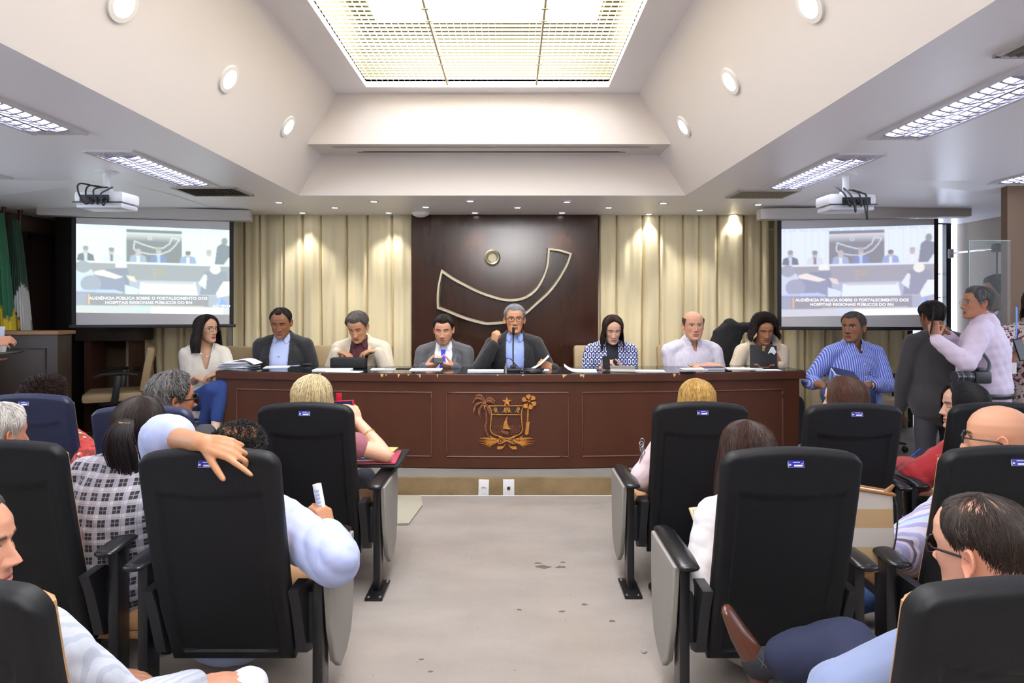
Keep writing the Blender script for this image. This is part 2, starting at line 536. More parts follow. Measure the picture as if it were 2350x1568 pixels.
# luminous panel with louvre grid
t = thing('skylight', 'large glowing louvred skylight panel in the middle of the coffered ceiling', 'skylight', (0, (sn + sf) / 2, ZU))
zp = ZU + .42
m = MB()
for (a, b) in (((sl, sn), (sl, sf)), ((sl, sf), (sr, sf)), ((sr, sf), (sr, sn)), ((sr, sn), (sl, sn))):
    m.quad((*a, zt), (*b, zt), (*b, zp), (*a, zp))
m.quad((sl, sn, zp), (sl, sf, zp), (sr, sf, zp), (sr, sn, zp)); m.build('light_box', mat('light_box_yellowed', '#6f6836', .7), t, smooth=False, fixn=False)
m = MB(); m.quad((sl + .12, sn + .05, zp - .01), (sl + .12, sf - .22, zp - .01), (sr - .12, sf - .22, zp - .01), (sr - .12, sn + .05, zp - .01))
LUM = mat('luminous_panel', '#ffffff', emit=('#eef2ff', SKYLIGHT)); m.build('diffuser_panel', LUM, t, smooth=False, fixn=False)
LOUV = mat('louvre_cream', '#f6ecc8', .5)
_n = LOUV.node_tree; _t = _n.nodes.new('ShaderNodeBsdfTranslucent'); _t.inputs[0].default_value = (*lin('#fff3d6'), 1)
_x = _n.nodes.new('ShaderNodeMixShader'); _x.inputs[0].default_value = .62
_n.links.new(_n.nodes['Principled BSDF'].outputs[0], _x.inputs[1]); _n.links.new(_t.outputs[0], _x.inputs[2]); _n.links.new(_x.outputs[0], _n.nodes['Material Output'].inputs[0])
m = MB(); nx, ny = 44, 72
for i in range(nx + 1):
    x = sl + (sr - sl) * i / nx; m.quad((x, sn, ZU + .045), (x, sf, ZU + .045), (x, sf, ZU + .060), (x, sn, ZU + .060))
for j in range(ny + 1):
    y = sn + (sf - sn) * j / ny; m.quad((sl, y, ZU + .045), (sr, y, ZU + .045), (sr, y, ZU + .060), (sl, y, ZU + .060))
m.build('louvre_grid', LOUV, t, smooth=False, fixn=False)
m = MB()
for x in (sl + .62, sr - .55):
    m.box((x, (sn + sf) / 2, ZU + .03), (.012, sf - sn, .022))
    for y in (3.45, 3.6, 4.1, 4.25): m.box((x, y, ZU + .022), (.04, .012, .02))
m.build('support_rail', mat('louvre_rail', '#c9bf9c', .5), t)

# walls
BROWNW = mat('brown_wall', '#5a4938', .75, bump=(30, .05))
BEIGEW = mat('beige_wall', '#a89c8c', .7, bump=(30, .05))
DWOOD = mat('dark_wood', '#4a2a1b', .38, bump=(40, .03), var=('#3c2115', 9, .3, (1, 1, .12)), spec=.4)
DWOOD2 = mat('dark_wood_aged', '#34261d', .5, var=('#2a1e17', 9, .3, (1, 1, .12)))
def side_wall(x, y0, y1, name, win):  # window openings are unseen and assumed, added to let daylight reach the ceiling
    a, b, z0, z1 = -2.6, 4.0, .95, 2.15
    m = MB(); m.box((x, (y0 + a) / 2, 1.2), (.2, a - y0, 2.5)); m.box((x, (b + y1) / 2, 1.2), (.2, y1 - b, 2.5))
    m.box((x, (a + b) / 2, z0 / 2 - .03), (.2, b - a, z0 + .06)); m.box((x, (a + b) / 2, (z1 + 2.45) / 2), (.2, b - a, 2.45 - z1)); struct(m, name, BROWNW)
    m = MB()
    for k in range(7): m.box((x, a + (b - a) * k / 6, (z0 + z1) / 2), (.08, .05, z1 - z0))
    for z in (z0, z1): m.box((x, (a + b) / 2, z), (.08, b - a, .05))
    struct(m, win, mat('window_frame_grey', '#b8b8b8', .4))
side_wall(XL - .1, YN, 7, 'wall_left', 'assumed_window_2')
side_wall(XR + .28, YN, 4.9, 'wall_right', 'assumed_window_3')
m = MB(); m.box(((XL + XR) / 2, YN - .1, 1.2), (XR - XL + 1, .2, 2.5)); struct(m, 'wall_near', BEIGEW)
m = MB(); m.box(((XL + 4.1) / 2, YB + .15, 1.2), (4.1 - XL, .2, 2.5)); struct(m, 'wall_back', BROWNW)
m = MB(); m.box((4.3, 4.66, 1.2), (1.08, .06, 2.4)); struct(m, 'wall_right', mat('pillar_brown', '#6b5440', .7, bump=(40, .06)))
m = MB(); m.box((4.74, 5.72, 1.19), (.1, 1.42, 2.3)); struct(m, 'wall_right', BEIGEW)
# dark column and dark door on the left
m = MB(); m.box((-4.32, 6.02, 1.19), (.15, .3, 2.3)); struct(m, 'trim_2', mat('column_black', '#17120f', .4))
m = MB(); m.box((XL + .02, 6.12, 1.02), (.05, .74, 2.06), bev=.005)
d = struct(m, 'door_1', DWOOD2)
m = MB()
m.box((XL + .035, 5.74, 1.03), (.08, .06, 2.12)); m.box((XL + .035, 6.12, 2.08), (.08, .8, .06))
struct(m, 'trim_3', mat('door_frame_dark', '#1d1511', .45))

# window corner at the right back: bright outside, dark mullions
m = MB()
for (x0, x1) in ((4.12, 4.20), (4.32, 4.40), (4.55, 4.6)):
    m.box(((x0 + x1) / 2, 6.42, 1.2), (x1 - x0, .06, 2.25))
m.box((4.3, 6.42, 2.29), (.6, .06, .05)); m.box((4.24, 6.415, 1.5), (.12, .05, .07))
struct(m, 'window_1', mat('window_frame_black', '#0c0d12', .4))
m = MB(); m.quad((4.05, 6.44, .14), (4.62, 6.44, .14), (4.62, 6.44, 2.3), (4.05, 6.44, 2.3))
struct(m, 'window_1', mat('window_glass', '#ffffff', .02, alpha=.05))
m = MB(); m.box((4.6, 8.6, 1.0), (3.0, .1, 4.0)); struct(m, 'wall_outside', mat('daylight_glow_wall', '#e8ecff', .9, emit=('#dfe6ff', 2.2)))  # emission in the wall material stands in for daylight outside
m = MB()
for zz in (.5, 1.0, 1.25, 1.5, 1.75): m.box((4.48, 6.5, zz), (.18, .01, .012))
struct(m, 'window_1', mat('blind_slat', '#d8dcf0', .6))

# wood feature wall
FEAT = mat('lacquered_wood', '#3a1d11', .2, spec=.55, bump=(25, .02), var=('#2e160d', 7, .3, (1, 1, .1)))
m = MB(); m.box((-.073, 6.26, 1.24), (1.9, .1, 2.2), bev=.004); struct(m, 'trim_4', FEAT)

# mirror strips between curtain runs
for i, x in enumerate((-2.83, 2.60)):
    m = MB(); m.box((x, 6.12, 1.24), (.05, .02, 2.2)); struct(m, 'trim_%d' % (5 + i), mat('mirror', '#b8b4a8', .08, metal=1))

# ================================================================= CURTAINS
CURT = mat('curtain_cloth', '#e6d9b6', .85, bump=(250, .12), sheen=.2, var=('#dfd0a8', 4, .3, (6, 6, .3)))
def curtain(x0, x1, y, label, seed, z0=PL + .01, z1=ZC):
    rnd = random.Random(seed)
    folds = []; x = x0
    while x < x1:
        folds.append(x); x += rnd.uniform(.16, .27)
    n = int((x1 - x0) / .008); vs = []; fs = []; nz = 10
    ph = [rnd.uniform(0, 6.28) for _ in range(4)]
    for j in range(nz + 1):
        z = z0 + (z1 - z0) * j / nz; k = 1 - j / nz
        for i in range(n + 1):
            x = x0 + (x1 - x0) * i / n
            d = .014 * math.sin(x * 21 + ph[0] + .4 * k) + .007 * math.sin(x * 47 + ph[1] - .6 * k) + .003 * math.sin(x * 83 + ph[2])
            for fx in folds:
                u = (x - fx - .01 * k * math.sin(fx * 9)) / .011
                if abs(u) < 4: d += .05 * math.exp(-u * u)
            vs.append((x, y + d * (.75 + .5 * k), z))
    for j in range(nz):
        for i in range(n):
            a = j * (n + 1) + i; fs.append((a, a + 1, a + n + 2, a + n + 1))
    mm = MB(); mm.add(vs, fs)
    o = mm.build('curtain', CURT, origin=((x0 + x1) / 2, y, z0), fixn=False)
    o.modifiers.new('s', 'SOLIDIFY').thickness = .006
    tag(o, label, 'curtain', 'cream pleated curtains on the back wall')
curtain(-3.98, -1.03, 6.24, 'cream pleated curtain left of the wood wall, behind the left screen', 3)
curtain(.89, 4.04, 6.24, 'cream pleated curtain right of the wood wall, behind the right screen', 8)

# ================================================================= CEILING FITTINGS
TUBEM = mat('tube_light', '#ffffff', emit=('#e6ecff', TUBE))
DIFF = mat('prismatic_louvre', '#b9b6c8', .25, metal=.6)
FRAME = mat('fitting_frame', '#d0cdd2', .4)
def troffer(x, y0, y1, label, lit=True):
    t = thing('ceiling_light', label, 'ceiling light', (x, (y0 + y1) / 2, ZC), group='fluorescent ceiling lights')
    w = .15
    m = MB()
    for sx in (-1, 1): m.box((x + sx * (w - .012), (y0 + y1) / 2, ZC - .006), (.024, y1 - y0, .012))
    for y in (y0 + .05, y1 - .05):
        m.box((x, y, ZC - .005), (2 * w - .05, .1, .01))
        for k in range(8): m.box((x - .085 + k * .024, y, ZC - .011), (.006, .05, .004))
    m.build('frame', FRAME, t, smooth=False)
    m = MB()
    for sx in (-.06, .06): m.box((x + sx, (y0 + y1) / 2, ZC - .003), (.05, y1 - y0 - .22, .004))
    m.build('lamp_tube', TUBEM, t, smooth=False)
    m = MB(); n = int((y1 - y0 - .2) / .058)
    for k in range(n + 1):
        y = y0 + .1 + (y1 - y0 - .2) * k / n
        for sx in (-.063, .063): m.tube([(x + sx - .05, y, ZC - .008), (x + sx, y, ZC - .018), (x + sx + .05, y, ZC - .008)], .0075, 6)
    m.box((x, (y0 + y1) / 2, ZC - .012), (.02, y1 - y0 - .2, .014))
    for sx in (-.063, .063): m.box((x + sx, (y0 + y1) / 2, ZC - .012), (.012, y1 - y0 - .2, .008))
    m.build('louvre', DIFF, t)
troffer(-2.41, 3.63, 4.71, 'fluorescent ceiling light above the left projector')
troffer(-2.42, 2.13, 3.27, 'fluorescent ceiling light at the upper left edge, nearest on the left side')
troffer(2.13, 3.70, 4.84, 'brightest fluorescent ceiling light, beside the right projector mount')
troffer(2.11, 2.33, 3.37, 'long fluorescent ceiling light at the upper right edge, nearest on the right')
troffer(3.73, 3.5, 4.62, 'fluorescent ceiling light just above the brown pillar')
troffer(-3.76, 3.3, 4.42, 'fluorescent ceiling light cut off at the far left edge')
for x in (-2.42, 2.11):  # unseen fittings continuing the rows, put in to light the hall
    for y in (.5, -1.2, -2.8): troffer(x, y, y + 1.15, 'unseen fluorescent ceiling light added behind the audience')
GRILL = mat('vent_grille', '#6e6a66', .5)
def vent(x0, x1, y0, y1, label):
    t = thing('air_vent', label, 'air vent', ((x0 + x1) / 2, (y0 + y1) / 2, ZC), group='ceiling air vents')
    m = MB(); m.box(((x0 + x1) / 2, (y0 + y1) / 2, ZC - .002), (x1 - x0 - .04, y1 - y0 - .04, .003)); m.build('backing', mat('vent_dark', '#2a2828', .7), t)
    m = MB()
    for y in (y0, y1): m.box(((x0 + x1) / 2, y, ZC - .006), (x1 - x0 + .02, .02, .012))
    for x in (x0, x1): m.box((x, (y0 + y1) / 2, ZC - .006), (.02, y1 - y0, .012))
    m.build('frame', mat('vent_frame', '#b8b4b0', .5), t)
    m = MB(); n = int((x1 - x0) / .028)
    R = Matrix.Rotation(.7, 3, 'Y')
    for k in range(1, n): m.box((x0 + (x1 - x0) * k / n, (y0 + y1) / 2, ZC - .01), (.022, y1 - y0 - .03, .002), R)
    m.build('slat', GRILL, t, smooth=False)
vent(-2.65, -2.17, 4.76, 5.1, 'square air vent at the end of the ceiling light over the left projector')
vent(1.83, 2.3, 4.88, 5.2, 'square air vent at the end of the brightest ceiling light on the right')
vent(1.78, 2.25, 1.78, 2.24, 'air vent in the far upper right corner')
DLIT = mat('downlight_lens', '#ffffff', emit=('#ffffff', 14.0))
dl = [(640, 464), (768, 476), (858, 462), (694, 488), (892, 488), (977, 475), (1079, 461), (1090, 488), (1188, 476), (1290, 488), (1301, 463),
      (1397, 476), (1489, 491), (1522, 466), (1606, 482), (1684, 493), (1740, 469)]
where = {640: 'first spot from the left in the row of spots over the curtains', 1740: 'last spot on the right over the curtains'}
proto = None
order = sorted(dl)
ordn = ['first', 'second', 'third', 'fourth', 'fifth', 'sixth', 'seventh', 'eighth', 'ninth', 'tenth', 'eleventh', 'twelfth', 'thirteenth', 'fourteenth', 'fifteenth', 'sixteenth', 'seventeenth']
for k, (px, py) in enumerate(order):
    D = F * (ZC - H) / (700 - py); p = P(px, py, D)
    if proto is None:
        proto = local(thing('downlight', 'x', 'downlight', p, group='small round spots over the desk'))
        m = MB(); m.lathe((0, 0, 0), [(.028, -.006), (.042, -.006), (.045, 0)], 20); m.build('rim', FRAME, proto)
        m = MB(); m.lathe((0, 0, -.004), [(0, 0), (.028, 0)], 20); m.build('lens', DLIT, proto, fixn=False)
        o = proto
    else: o = copy_tree(proto)
    o.location = p; o['label'] = 'small round downlight, %s from the left in the ceiling over the curtains' % ordn[k]
    la = bpy.data.lights.new('spot', 'SPOT'); la.energy = SPOT; la.spot_size = 1.5; la.spot_blend = .6; la.color = (1, .97, .9); la.shadow_soft_size = .03
    lo = bpy.data.objects.new('spot_lamp', la); COL.objects.link(lo); lo.location = (0, 0, -.02); lo.parent = o
proto = None
names = {280: 'round recessed light cut by the top edge on the left coffer slope', 524: 'round recessed light in the middle of the left coffer slope', 660: 'round recessed light lowest on the left coffer slope',
         1860: 'round recessed light cut by the top edge on the right coffer slope', 1677: 'round recessed light in the middle of the right coffer slope', 1570: 'round recessed light lowest on the right coffer slope'}
for (px, py) in ((280, 8), (524, 181), (660, 290), (1860, 10), (1677, 186), (1570, 290)):
    x0, k = (xl, (ul - xl) / (ZU - ZC)) if px < 1175 else (xr, (ur - xr) / (ZU - ZC))
    tt = (x0 + k * (H - ZC)) / ((px - CX) - k * (700 - py))
    p = Vector(((px - CX) * tt, F * tt, H + (700 - py) * tt))
    if proto is None:
        proto = local(thing('recessed_light', 'x', 'recessed light', p, group='round lights on the coffer slopes'))
        m = MB(); m.lathe((0, 0, 0), [(.052, .004), (.056, .012), (.078, .010), (.082, 0)], 28); m.build('rim', mat('fitting_white', '#e4e0dc', .4), proto)
        m = MB(); m.lathe((0, 0, .005), [(0, 0), (.054, 0)], 28); m.build('lens', DLIT, proto, fixn=False)
        o = proto
    else: o = copy_tree(proto)
    o.location = p; o['label'] = names[px]
    o.rotation_mode = 'QUATERNION'
    nrm = Vector((1, 0, -k)) if px < 1175 else Vector((-1, 0, k))
    o.rotation_quaternion = Vector((0, 0, 1)).rotation_difference(nrm)
# slot diffuser on the ledge
t = thing('slot_diffuser', 'long slot air diffuser on the ledge below the skylight', 'air diffuser', (-.17, 4.95, zl))
m = MB()
m.box((-.17, 4.86, zl - .004), (2.52, .012, .008)); m.box((-.17, 5.02, zl - .004), (2.2, .012, .008))
m.build('slot_frame', mat('slot_grey', '#a09a96', .5), t)
m = MB(); m.box((-.17, 4.875, zl - .002), (2.46, .014, .004)); m.box((-.17, 5.005, zl - .002), (2.1, .012, .004)); m.build('slot', mat('slot_dark', '#4a4644', .7), t)
# smoke detector dome
m = MB(); p = P(965, 492, 6.1); m.lathe((p.x, p.y, ZC), [(0, -.045), (.04, -.04), (.075, -.025), (.09, -.004), (.09, 0)], 24)
tag(m.build('ceiling_dome', WPLAST, origin=(p.x, p.y, ZC)), 'shallow white dome on the ceiling at the left top corner of the wood wall', 'ceiling dome')

# ================================================================= PROJECTORS
def projector(px, py, label, flip):
    D = F * (ZC - H) / (700 - py); p = P(px, py, D); x, y = p.x, p.y
    t = thing('projector', label, 'projector', (x, y, ZC), group='white ceiling projectors')
    m = MB(); m.lathe((x, y, ZC), [(0, -.012), (.06, -.012), (.07, -.003), (.07, 0)], 24); m.build('ceiling_plate', WPLAST, t)
    m = MB(); m.cyl((x, y, ZC - .01), (x, y, ZC - .12), .022, 18); m.box((x, y, ZC - .135), (.07, .05, .03), bev=.006); m.build('mount_pole', WPLAST, t)
    zb = ZC - .215
    m = MB(); m.box((x, y + .01, zb + .028), (.33, .20, .075), bev=.022); m.build('body', WPLAST, t)
    m = MB(); m.box((x, y + .01, zb - .03), (.31, .19, .038), bev=.016); m.build('lower_shell', mat('projector_shell', '#cfcfd4', .3), t)
    m = MB(); m.box((x + .02 * flip, y - .097, zb + .012), (.19, .012, .05)); m.box((x, y - .099, zb - .011), (.33, .01, .006))
    for k in range(6): m.box((x - .05 + k * .025, y - .105, zb + .012), (.016, .012, .014))
    m.build('socket_panel', mat('socket_black', '#101018', .4), t)
    m = MB(); m.cyl((x, y + .105, zb + .02), (x, y + .13, zb + .02), .035, 18); m.build('lens', BLACKM, t)
    for k in range(4):
        m = MB(); a = .03 * (k - 1.5)
        pts = [(x + a, y - .01, ZC - .11), (x + a * 2 - .03, y - .09, ZC - .1 - .015 * k), (x - .09 + .05 * k, y - .15, zb + .05 - .02 * (k % 2)),
               (x - .05 + .04 * k, y - .14, zb - .02 - (.10 if flip > 0 and k % 2 else .02) * (.5 + .5 * (k == 3))), (x - .02 + .03 * k, y - .10, zb + .014)]
        m.tube(catmull(pts, 6), .0055, 7); m.build('cable', BLACKP, t)
projector(245, 394, 'white ceiling projector in front of the left screen, black cables looped over it', -1)
projector(1941, 401, 'white ceiling projector in front of the right screen, long cable loop hanging below', 1)
# ================================================================= SCREENS WITH THE LIVE PICTURE
def live_picture():
    """The relayed picture of the hall as coarse cells: (rows, cols, 3) linear colours, top row first."""
    Wn, Hn = 264, 176
    img = np.zeros((Hn, Wn, 3), np.float32)
    yy, xx = np.mgrid[0:Hn, 0:Wn]; X = (xx + .5) / Wn * 1000; Y = (yy + .5) / Hn * 620
    def put(mask, c, a=1.0):
        img[mask] = img[mask] * (1 - a) + np.array(lin(c), np.float32) * a
    def rect(x0, y0, x1, y1, c, a=1.0): put((X >= x0) & (X < x1) & (Y >= y0) & (Y < y1), c, a)
    def ell(cx, cy, rx, ry, c, a=1.0): put(((X - cx) / rx) ** 2 + ((Y - cy) / ry) ** 2 < 1, c, a)
    def poly(pts, c, a=1.0):
        ins = np.zeros_like(X, bool); n = len(pts)
        for i in range(n):
            (x1, y1), (x2, y2) = pts[i], pts[(i + 1) % n]
            if y1 == y2: continue
            cr = ((y1 > Y) != (y2 > Y)) & (X < (x2 - x1) * (Y - y1) / (y2 - y1) + x1); ins ^= cr
        put(ins, c, a)
    def line(pts, w, c):
        for (x1, y1), (x2, y2) in zip(pts[:-1], pts[1:]):
            dx, dy = x2 - x1, y2 - y1; L = dx * dx + dy * dy + 1e-6
            t_ = np.clip(((X - x1) * dx + (Y - y1) * dy) / L, 0, 1)
            put((X - x1 - t_ * dx) ** 2 + (Y - y1 - t_ * dy) ** 2 < w * w, c)
    rect(0, 0, 1000, 620, '#dfe9ef'); rect(0, 0, 1000, 26, '#cfdcf0')
    for k in range(22): rect(20 + k * 46, 26, 23 + k * 46, 260, '#c6d2d6', .7)
    for k in range(14): ell(40 + k * 72, 14 + 5 * (k % 2), 7, 4, '#ffffff')
    rect(318, 26, 682, 262, '#5d5a66'); rect(318, 26, 682, 46, '#4b4a5c')
    for k in range(12): rect(318, 46 + k * 5, 682, 51 + k * 5, '#e8e6e6', .75 - k * .062)
    o = [(372, 108), (420, 128), (500, 152), (560, 150), (600, 118), (616, 76), (664, 84), (640, 126), (600, 170), (540, 196), (470, 198), (400, 184), (366, 164), (372, 108)]
    line(o, 4, '#cfd4dc'); ell(472, 84, 14, 13, '#cfd4dc'); ell(472, 84, 7, 6, '#6a6672')
    for (cx, hy, c, sh, hc) in ((62, 160, '#3d4252', '#bcd0ee', '#7e7f86'), (225, 165, '#d0d6dc', '#6a5064', '#71747c'), (395, 170, '#8fa0c0', '#dfe8f6', '#b8a8a8'),
                                (528, 152, '#5a68a8', '#a8c2f0', '#a49894'), (722, 172, '#8296c4', '#dfe8f6', '#584a50'), (862, 158, '#dfe4f0', '#e8ecf6', '#b0a0a0')):
        poly([(cx - 58, 264), (cx - 48, 214), (cx - 16, 200), (cx + 16, 200), (cx + 48, 214), (cx + 58, 264)], c)
        poly([(cx - 12, 200), (cx + 12, 200), (cx + 8, 262), (cx - 8, 262)], sh); ell(cx, hy + 20, 18, 25, '#c0aaa4'); ell(cx, hy + 8, 19, 16, hc)
    poly([(900, 262), (916, 130), (950, 100), (1000, 120), (1000, 200), (960, 262)], '#5a5f74'); ell(968, 86, 22, 26, '#7a7678')
    rect(0, 256, 1000, 270, '#e2e6ec'); rect(0, 270, 1000, 400, '#8d8a94'); rect(0, 266, 1000, 272, '#d4dce6')
    for k in range(7): ell(500 + (k % 3) * 26, 310 + (k // 3) * 26, 16, 10, '#a5947c', .8)
    rect(520, 296, 580, 350, '#9a8c7c', .7)
    rect(0, 385, 1000, 620, '#a6a8c0'); poly([(410, 398), (770, 392), (790, 490), (400, 490)], '#e4ecf2'); rect(430, 392, 760, 410, '#c2bfc4')
    poly([(0, 300), (60, 290), (110, 330), (120, 500), (0, 500)], '#c6cede'); ell(45, 300, 48, 42, '#8e8f9c')
    ell(285, 288, 36, 36, '#f2eee2'); rect(250, 300, 322, 330, '#7b7f94')
    poly([(190, 312), (330, 306), (345, 500), (190, 500)], '#6f7390'); poly([(110, 370), (300, 352), (330, 480), (80, 480)], '#787c9c')
    poly([(120, 330), (170, 318), (300, 366), (250, 380), (170, 362), (110, 350)], '#efe2d6'); poly([(318, 352), (372, 362), (385, 400), (340, 390)], '#e4d0c4')
    ell(95, 418, 66, 58, '#9093aa'); poly([(310, 420), (400, 450), (390, 500), (310, 500)], '#d5e2f4')
    poly([(830, 310), (980, 306), (1000, 480), (800, 480)], '#787a92'); ell(905, 294, 36, 34, '#f0ead6'); poly([(790, 400), (832, 330), (850, 340), (840, 440)], '#e6e6f0')
    poly([(0, 470), (240, 462), (300, 480), (300, 620), (0, 620)], '#8488ae'); poly([(0, 464), (240, 456), (300, 474), (300, 482), (0, 474)], '#b3c0e6')
    rect(0, 490, 1000, 620, '#9a97a6', .55)
    rect(70, 486, 860, 566, '#7d7886'); rect(76, 490, 88, 562, '#e7a860'); rect(270, 562, 830, 567, '#e8c9a0')
    rect(0, 572, 1000, 620, '#cbc9cc'); rect(480, 574, 960, 620, '#f4f4f2'); rect(360, 572, 480, 592, '#bcd2f0')
    poly([(960, 380), (1000, 380), (1000, 480), (920, 500), (910, 470)], '#e8edf4'); poly([(948, 500), (998, 552), (900, 552)], '#8fb0ea'); poly([(948, 500), (998, 552), (930, 552)], '#6f90dc')
    for _ in range(2):                                      # the soft focus of the beam
        p_ = np.pad(img, ((1, 1), (1, 1), (0, 0)), mode='edge')
        img = (p_[:-2, 1:-1] + p_[2:, 1:-1] + p_[1:-1, :-2] + p_[1:-1, 2:] + 2 * p_[1:-1, 1:-1]) / 6
    return img
PICT = live_picture() * .86 + .24
def emissive_attr(name, strength):
    m = mat(name, '#000000', .9, attr=False); nt = m.node_tree; b = nt.nodes['Principled BSDF']
    b.inputs['Specular IOR Level'].default_value = 0
    a = nt.nodes.new('ShaderNodeAttribute'); a.attribute_name = 'Col'
    nt.links.new(a.outputs['Color'], b.inputs['Emission Color']); b.inputs['Emission Strength'].default_value = strength
    return m
BEAM = emissive_attr('projected_beam', 1.05)
BEAM2 = emissive_attr('projected_beam_weaker', .85)
TXT = mat('projected_letters', '#000000', emit=('#ffffff', 1.0))
def screen(A, B, z0, z1, label, beam, tint, box):
    """A, B: plan points of the left and right edge of the white cloth."""
    A = Vector((*A, 0)); B = Vector((*B, 0)); u = (B - A); W = u.length; u.normalize(); nrm = Vector((u.y, -u.x, 0))
    if nrm.y > 0: nrm = -nrm
    Hh = z1 - z0; mid = (A + B) / 2
    t = thing('projection_screen', label, 'projection screen', (mid.x, mid.y, z0), group='projection screens beside the desk')
    pt = lambda a, z, o=0: A + u * a + nrm * o + Vector((0, 0, z))
    R = Matrix((u, -nrm, Vector((0, 0, 1)))).transposed()
    m = MB(); m.box(pt(W / 2, z0 + Hh / 2), (W, .006, Hh), R); m.build('screen_cloth', mat('screen_white', '#d8d6d8', .8), t)
    for a in (-.018, W + .018): m = MB(); m.box(pt(a, z0 + Hh / 2, .001), (.036, .008, Hh), R); m.build('black_border', mat('border_black', '#0b0b0d', .6), t)
    m = MB(); m.box(pt(W / 2, z0 - .015, .002), (W + .11, .03, .032), R, bev=.006); m.build('bottom_bar', BLACKP, t)
    m = MB(); m.box(pt(W / 2 + box[2], z1 + .055, .02), (W + box[0] + box[1], .14, .10), R, bev=.012); m.build('screen_housing', mat('housing_white', '#bdb8b4', .5), t)
    # picture
    p0, p1 = .105 * Hh, .93 * Hh
    rows, cols, _ = PICT.shape
    vs = []; fs = []; cs = []
    for j in range(rows + 1):
        v = p1 + (p0 - p1) * j / rows
        for i in range(cols + 1):
            a = W * i / cols
            vs.append(pt(a, z0 + v + (.012 - .024 * i / cols) * (1 if tint[3] else -1), .0045))
            cs.append(tuple(PICT[min(j, rows - 1), min(i, cols - 1)] * np.array(tint[:3])))
    for j in range(rows):
        for i in range(cols):
            a = j * (cols + 1) + i; fs.append((a, a + cols + 1, a + cols + 2, a + 1))
    m = MB(); m.v = [tuple(v) for v in vs]; m.f = fs; m.c = cs
    pic = m.build('projected_picture', beam, t, smooth=False, fixn=False, col=True)
    ph = p1 - p0
    for s_, size, fx, fy, sx in (('AUDIÊNCIA PÚBLICA SOBRE O FORTALECIMENTO DOS', .036, .465, .175, 1.12), ('HOSPITAIS REGIONAIS PÚBLICOS DO RN', .036, .465, .125, 1.12), ('AO VIVO', .034, .945, .085, 1.15)):
        tv, tf = text_mesh(s_, size, .0012, sx)
        m = MB(); m.add([pt(W * fx + v.x, z0 + p0 + ph * fy + v.y, .0055) for v in tv], tf); m.build('caption_line', TXT, pic, smooth=False, fixn=False)
    return t
screen((-4.0, 5.6), (-2.722, 5.88), 1.235, 2.222, 'projection screen on the left, beside the dark column', BEAM, (.93, 1.05, 1.0, True), (.28, .2, -.04))
screen((2.538, 5.75), (3.886, 5.62), 1.215, 2.215, 'projection screen on the right, beside the bright window', BEAM2, (1.0, 1.0, 1.12, False), (.22, .27, .03))
# ================================================================= AUDITORIUM CHAIRS
def back_y(z):           # rake of the back, z above the floor
    return float(np.interp(z, [.15, .2, .4, .6, .8, .96], [.205, .19, .125, .075, .03, 0.0]))
ZB = .185
def ztop(x):
    a = abs(x); z = .965 - .022 * (a / .225) ** 2
    if a > .18: z -= .045 - math.sqrt(max(0.0, .045 ** 2 - (a - .18) ** 2))
    return z
def chair_shell():
    nx, nz = 64, 74
    ss = [math.sin(math.pi / 2 * (2 * i / nx - 1)) for i in range(nx + 1)]
    ts = [.5 - .5 * math.cos(math.pi * j / nz) for j in range(nz + 1)]
    ts = [.5 * t + .5 * j / nz for j, t in enumerate(ts)]
    vs = []; fs = []
    for t in ts:
        for s in ss:
            z0 = ZB + (.96 - ZB) * t
            hw = .225 - .012 * max(0, (.5 - z0)) / .3
            x = s * hw; zt_ = ztop(x / hw * .225); z = ZB + (zt_ - ZB) * t
            e = min(hw - abs(x) + .0005, zt_ - z + .0005, z - ZB + .0005)
            r = .024; roll = r - math.sqrt(max(0, r * r - (r - min(e, r)) ** 2))
            zw = .80 + .022 * min(1, (abs(x) / .175) ** 2)
            din = min(.172 - abs(x), zw - z, z - .225)
            k = min(1, max(0, din / .007)); k = k * k * (3 - 2 * k)
            vs.append((x, back_y(z) + roll + .009 * k, z))
    n = nx + 1
    for j in range(nz):
        for i in range(nx):
            a = j * n + i; fs.append((a, a + 1, a + n + 1, a + n))
    o = len(vs)
    vs += [(v[0] * .985, back_y(v[2]) + .045, v[2]) for v in vs]
    fs += [tuple(reversed([i + o for i in f])) for f in fs]
    rim = [i for i in range(n)] + [j * n + nx for j in range(1, nz + 1)] + [nz * n + i for i in range(nx - 1, -1, -1)] + [j * n for j in range(nz - 1, 0, -1)]
    L = len(rim)
    for k in range(L):
        a, b = rim[k], rim[(k + 1) % L]; fs.append((b, a, a + o, b + o))
    m = MB(); m.add(vs, fs); return m
def slab_back(z0, z1f, y0, y1, hw, puff):
    nx, nz = 20, 24; vs = []; fs = []
    for side in (0, 1):
        for j in range(nz + 1):
            for i in range(nx + 1):
                s = 2 * i / nx - 1; x = s * hw; zt_ = ztop(x) - .02 if z1f is None else z1f; z = z0 + (zt_ - z0) * j / nz
                t = 2 * j / nz - 1
                d = y0 if side == 0 else y0 + (y1 - y0) * (1 - max(abs(s) ** 6, abs(t) ** 8) * .75) + puff * (1 - s * s)
                vs.append((x, back_y(z) + d, z))
    n = nx + 1; N = n * (nz + 1)
    for j in range(nz):
        for i in range(nx):
            a = j * n + i; fs.append((a, a + 1, a + n + 1, a + n)); fs.append((N + a, N + a + n, N + a + n + 1, N + a + 1))
    rim = [i for i in range(n)] + [j * n + nx for j in range(1, nz + 1)] + [nz * n + i for i in range(nx - 1, -1, -1)] + [j * n for j in range(nz - 1, 0, -1)]
    for k in range(len(rim)):
        a, b = rim[k], rim[(k + 1) % len(rim)]; fs.append((a, b, b + N, a + N))
    m = MB(); m.add(vs, fs); return m
CHAIRP = mat('chair_shell_plastic', '#0b0b0d', .55, bump=(420, .10), spec=.3)
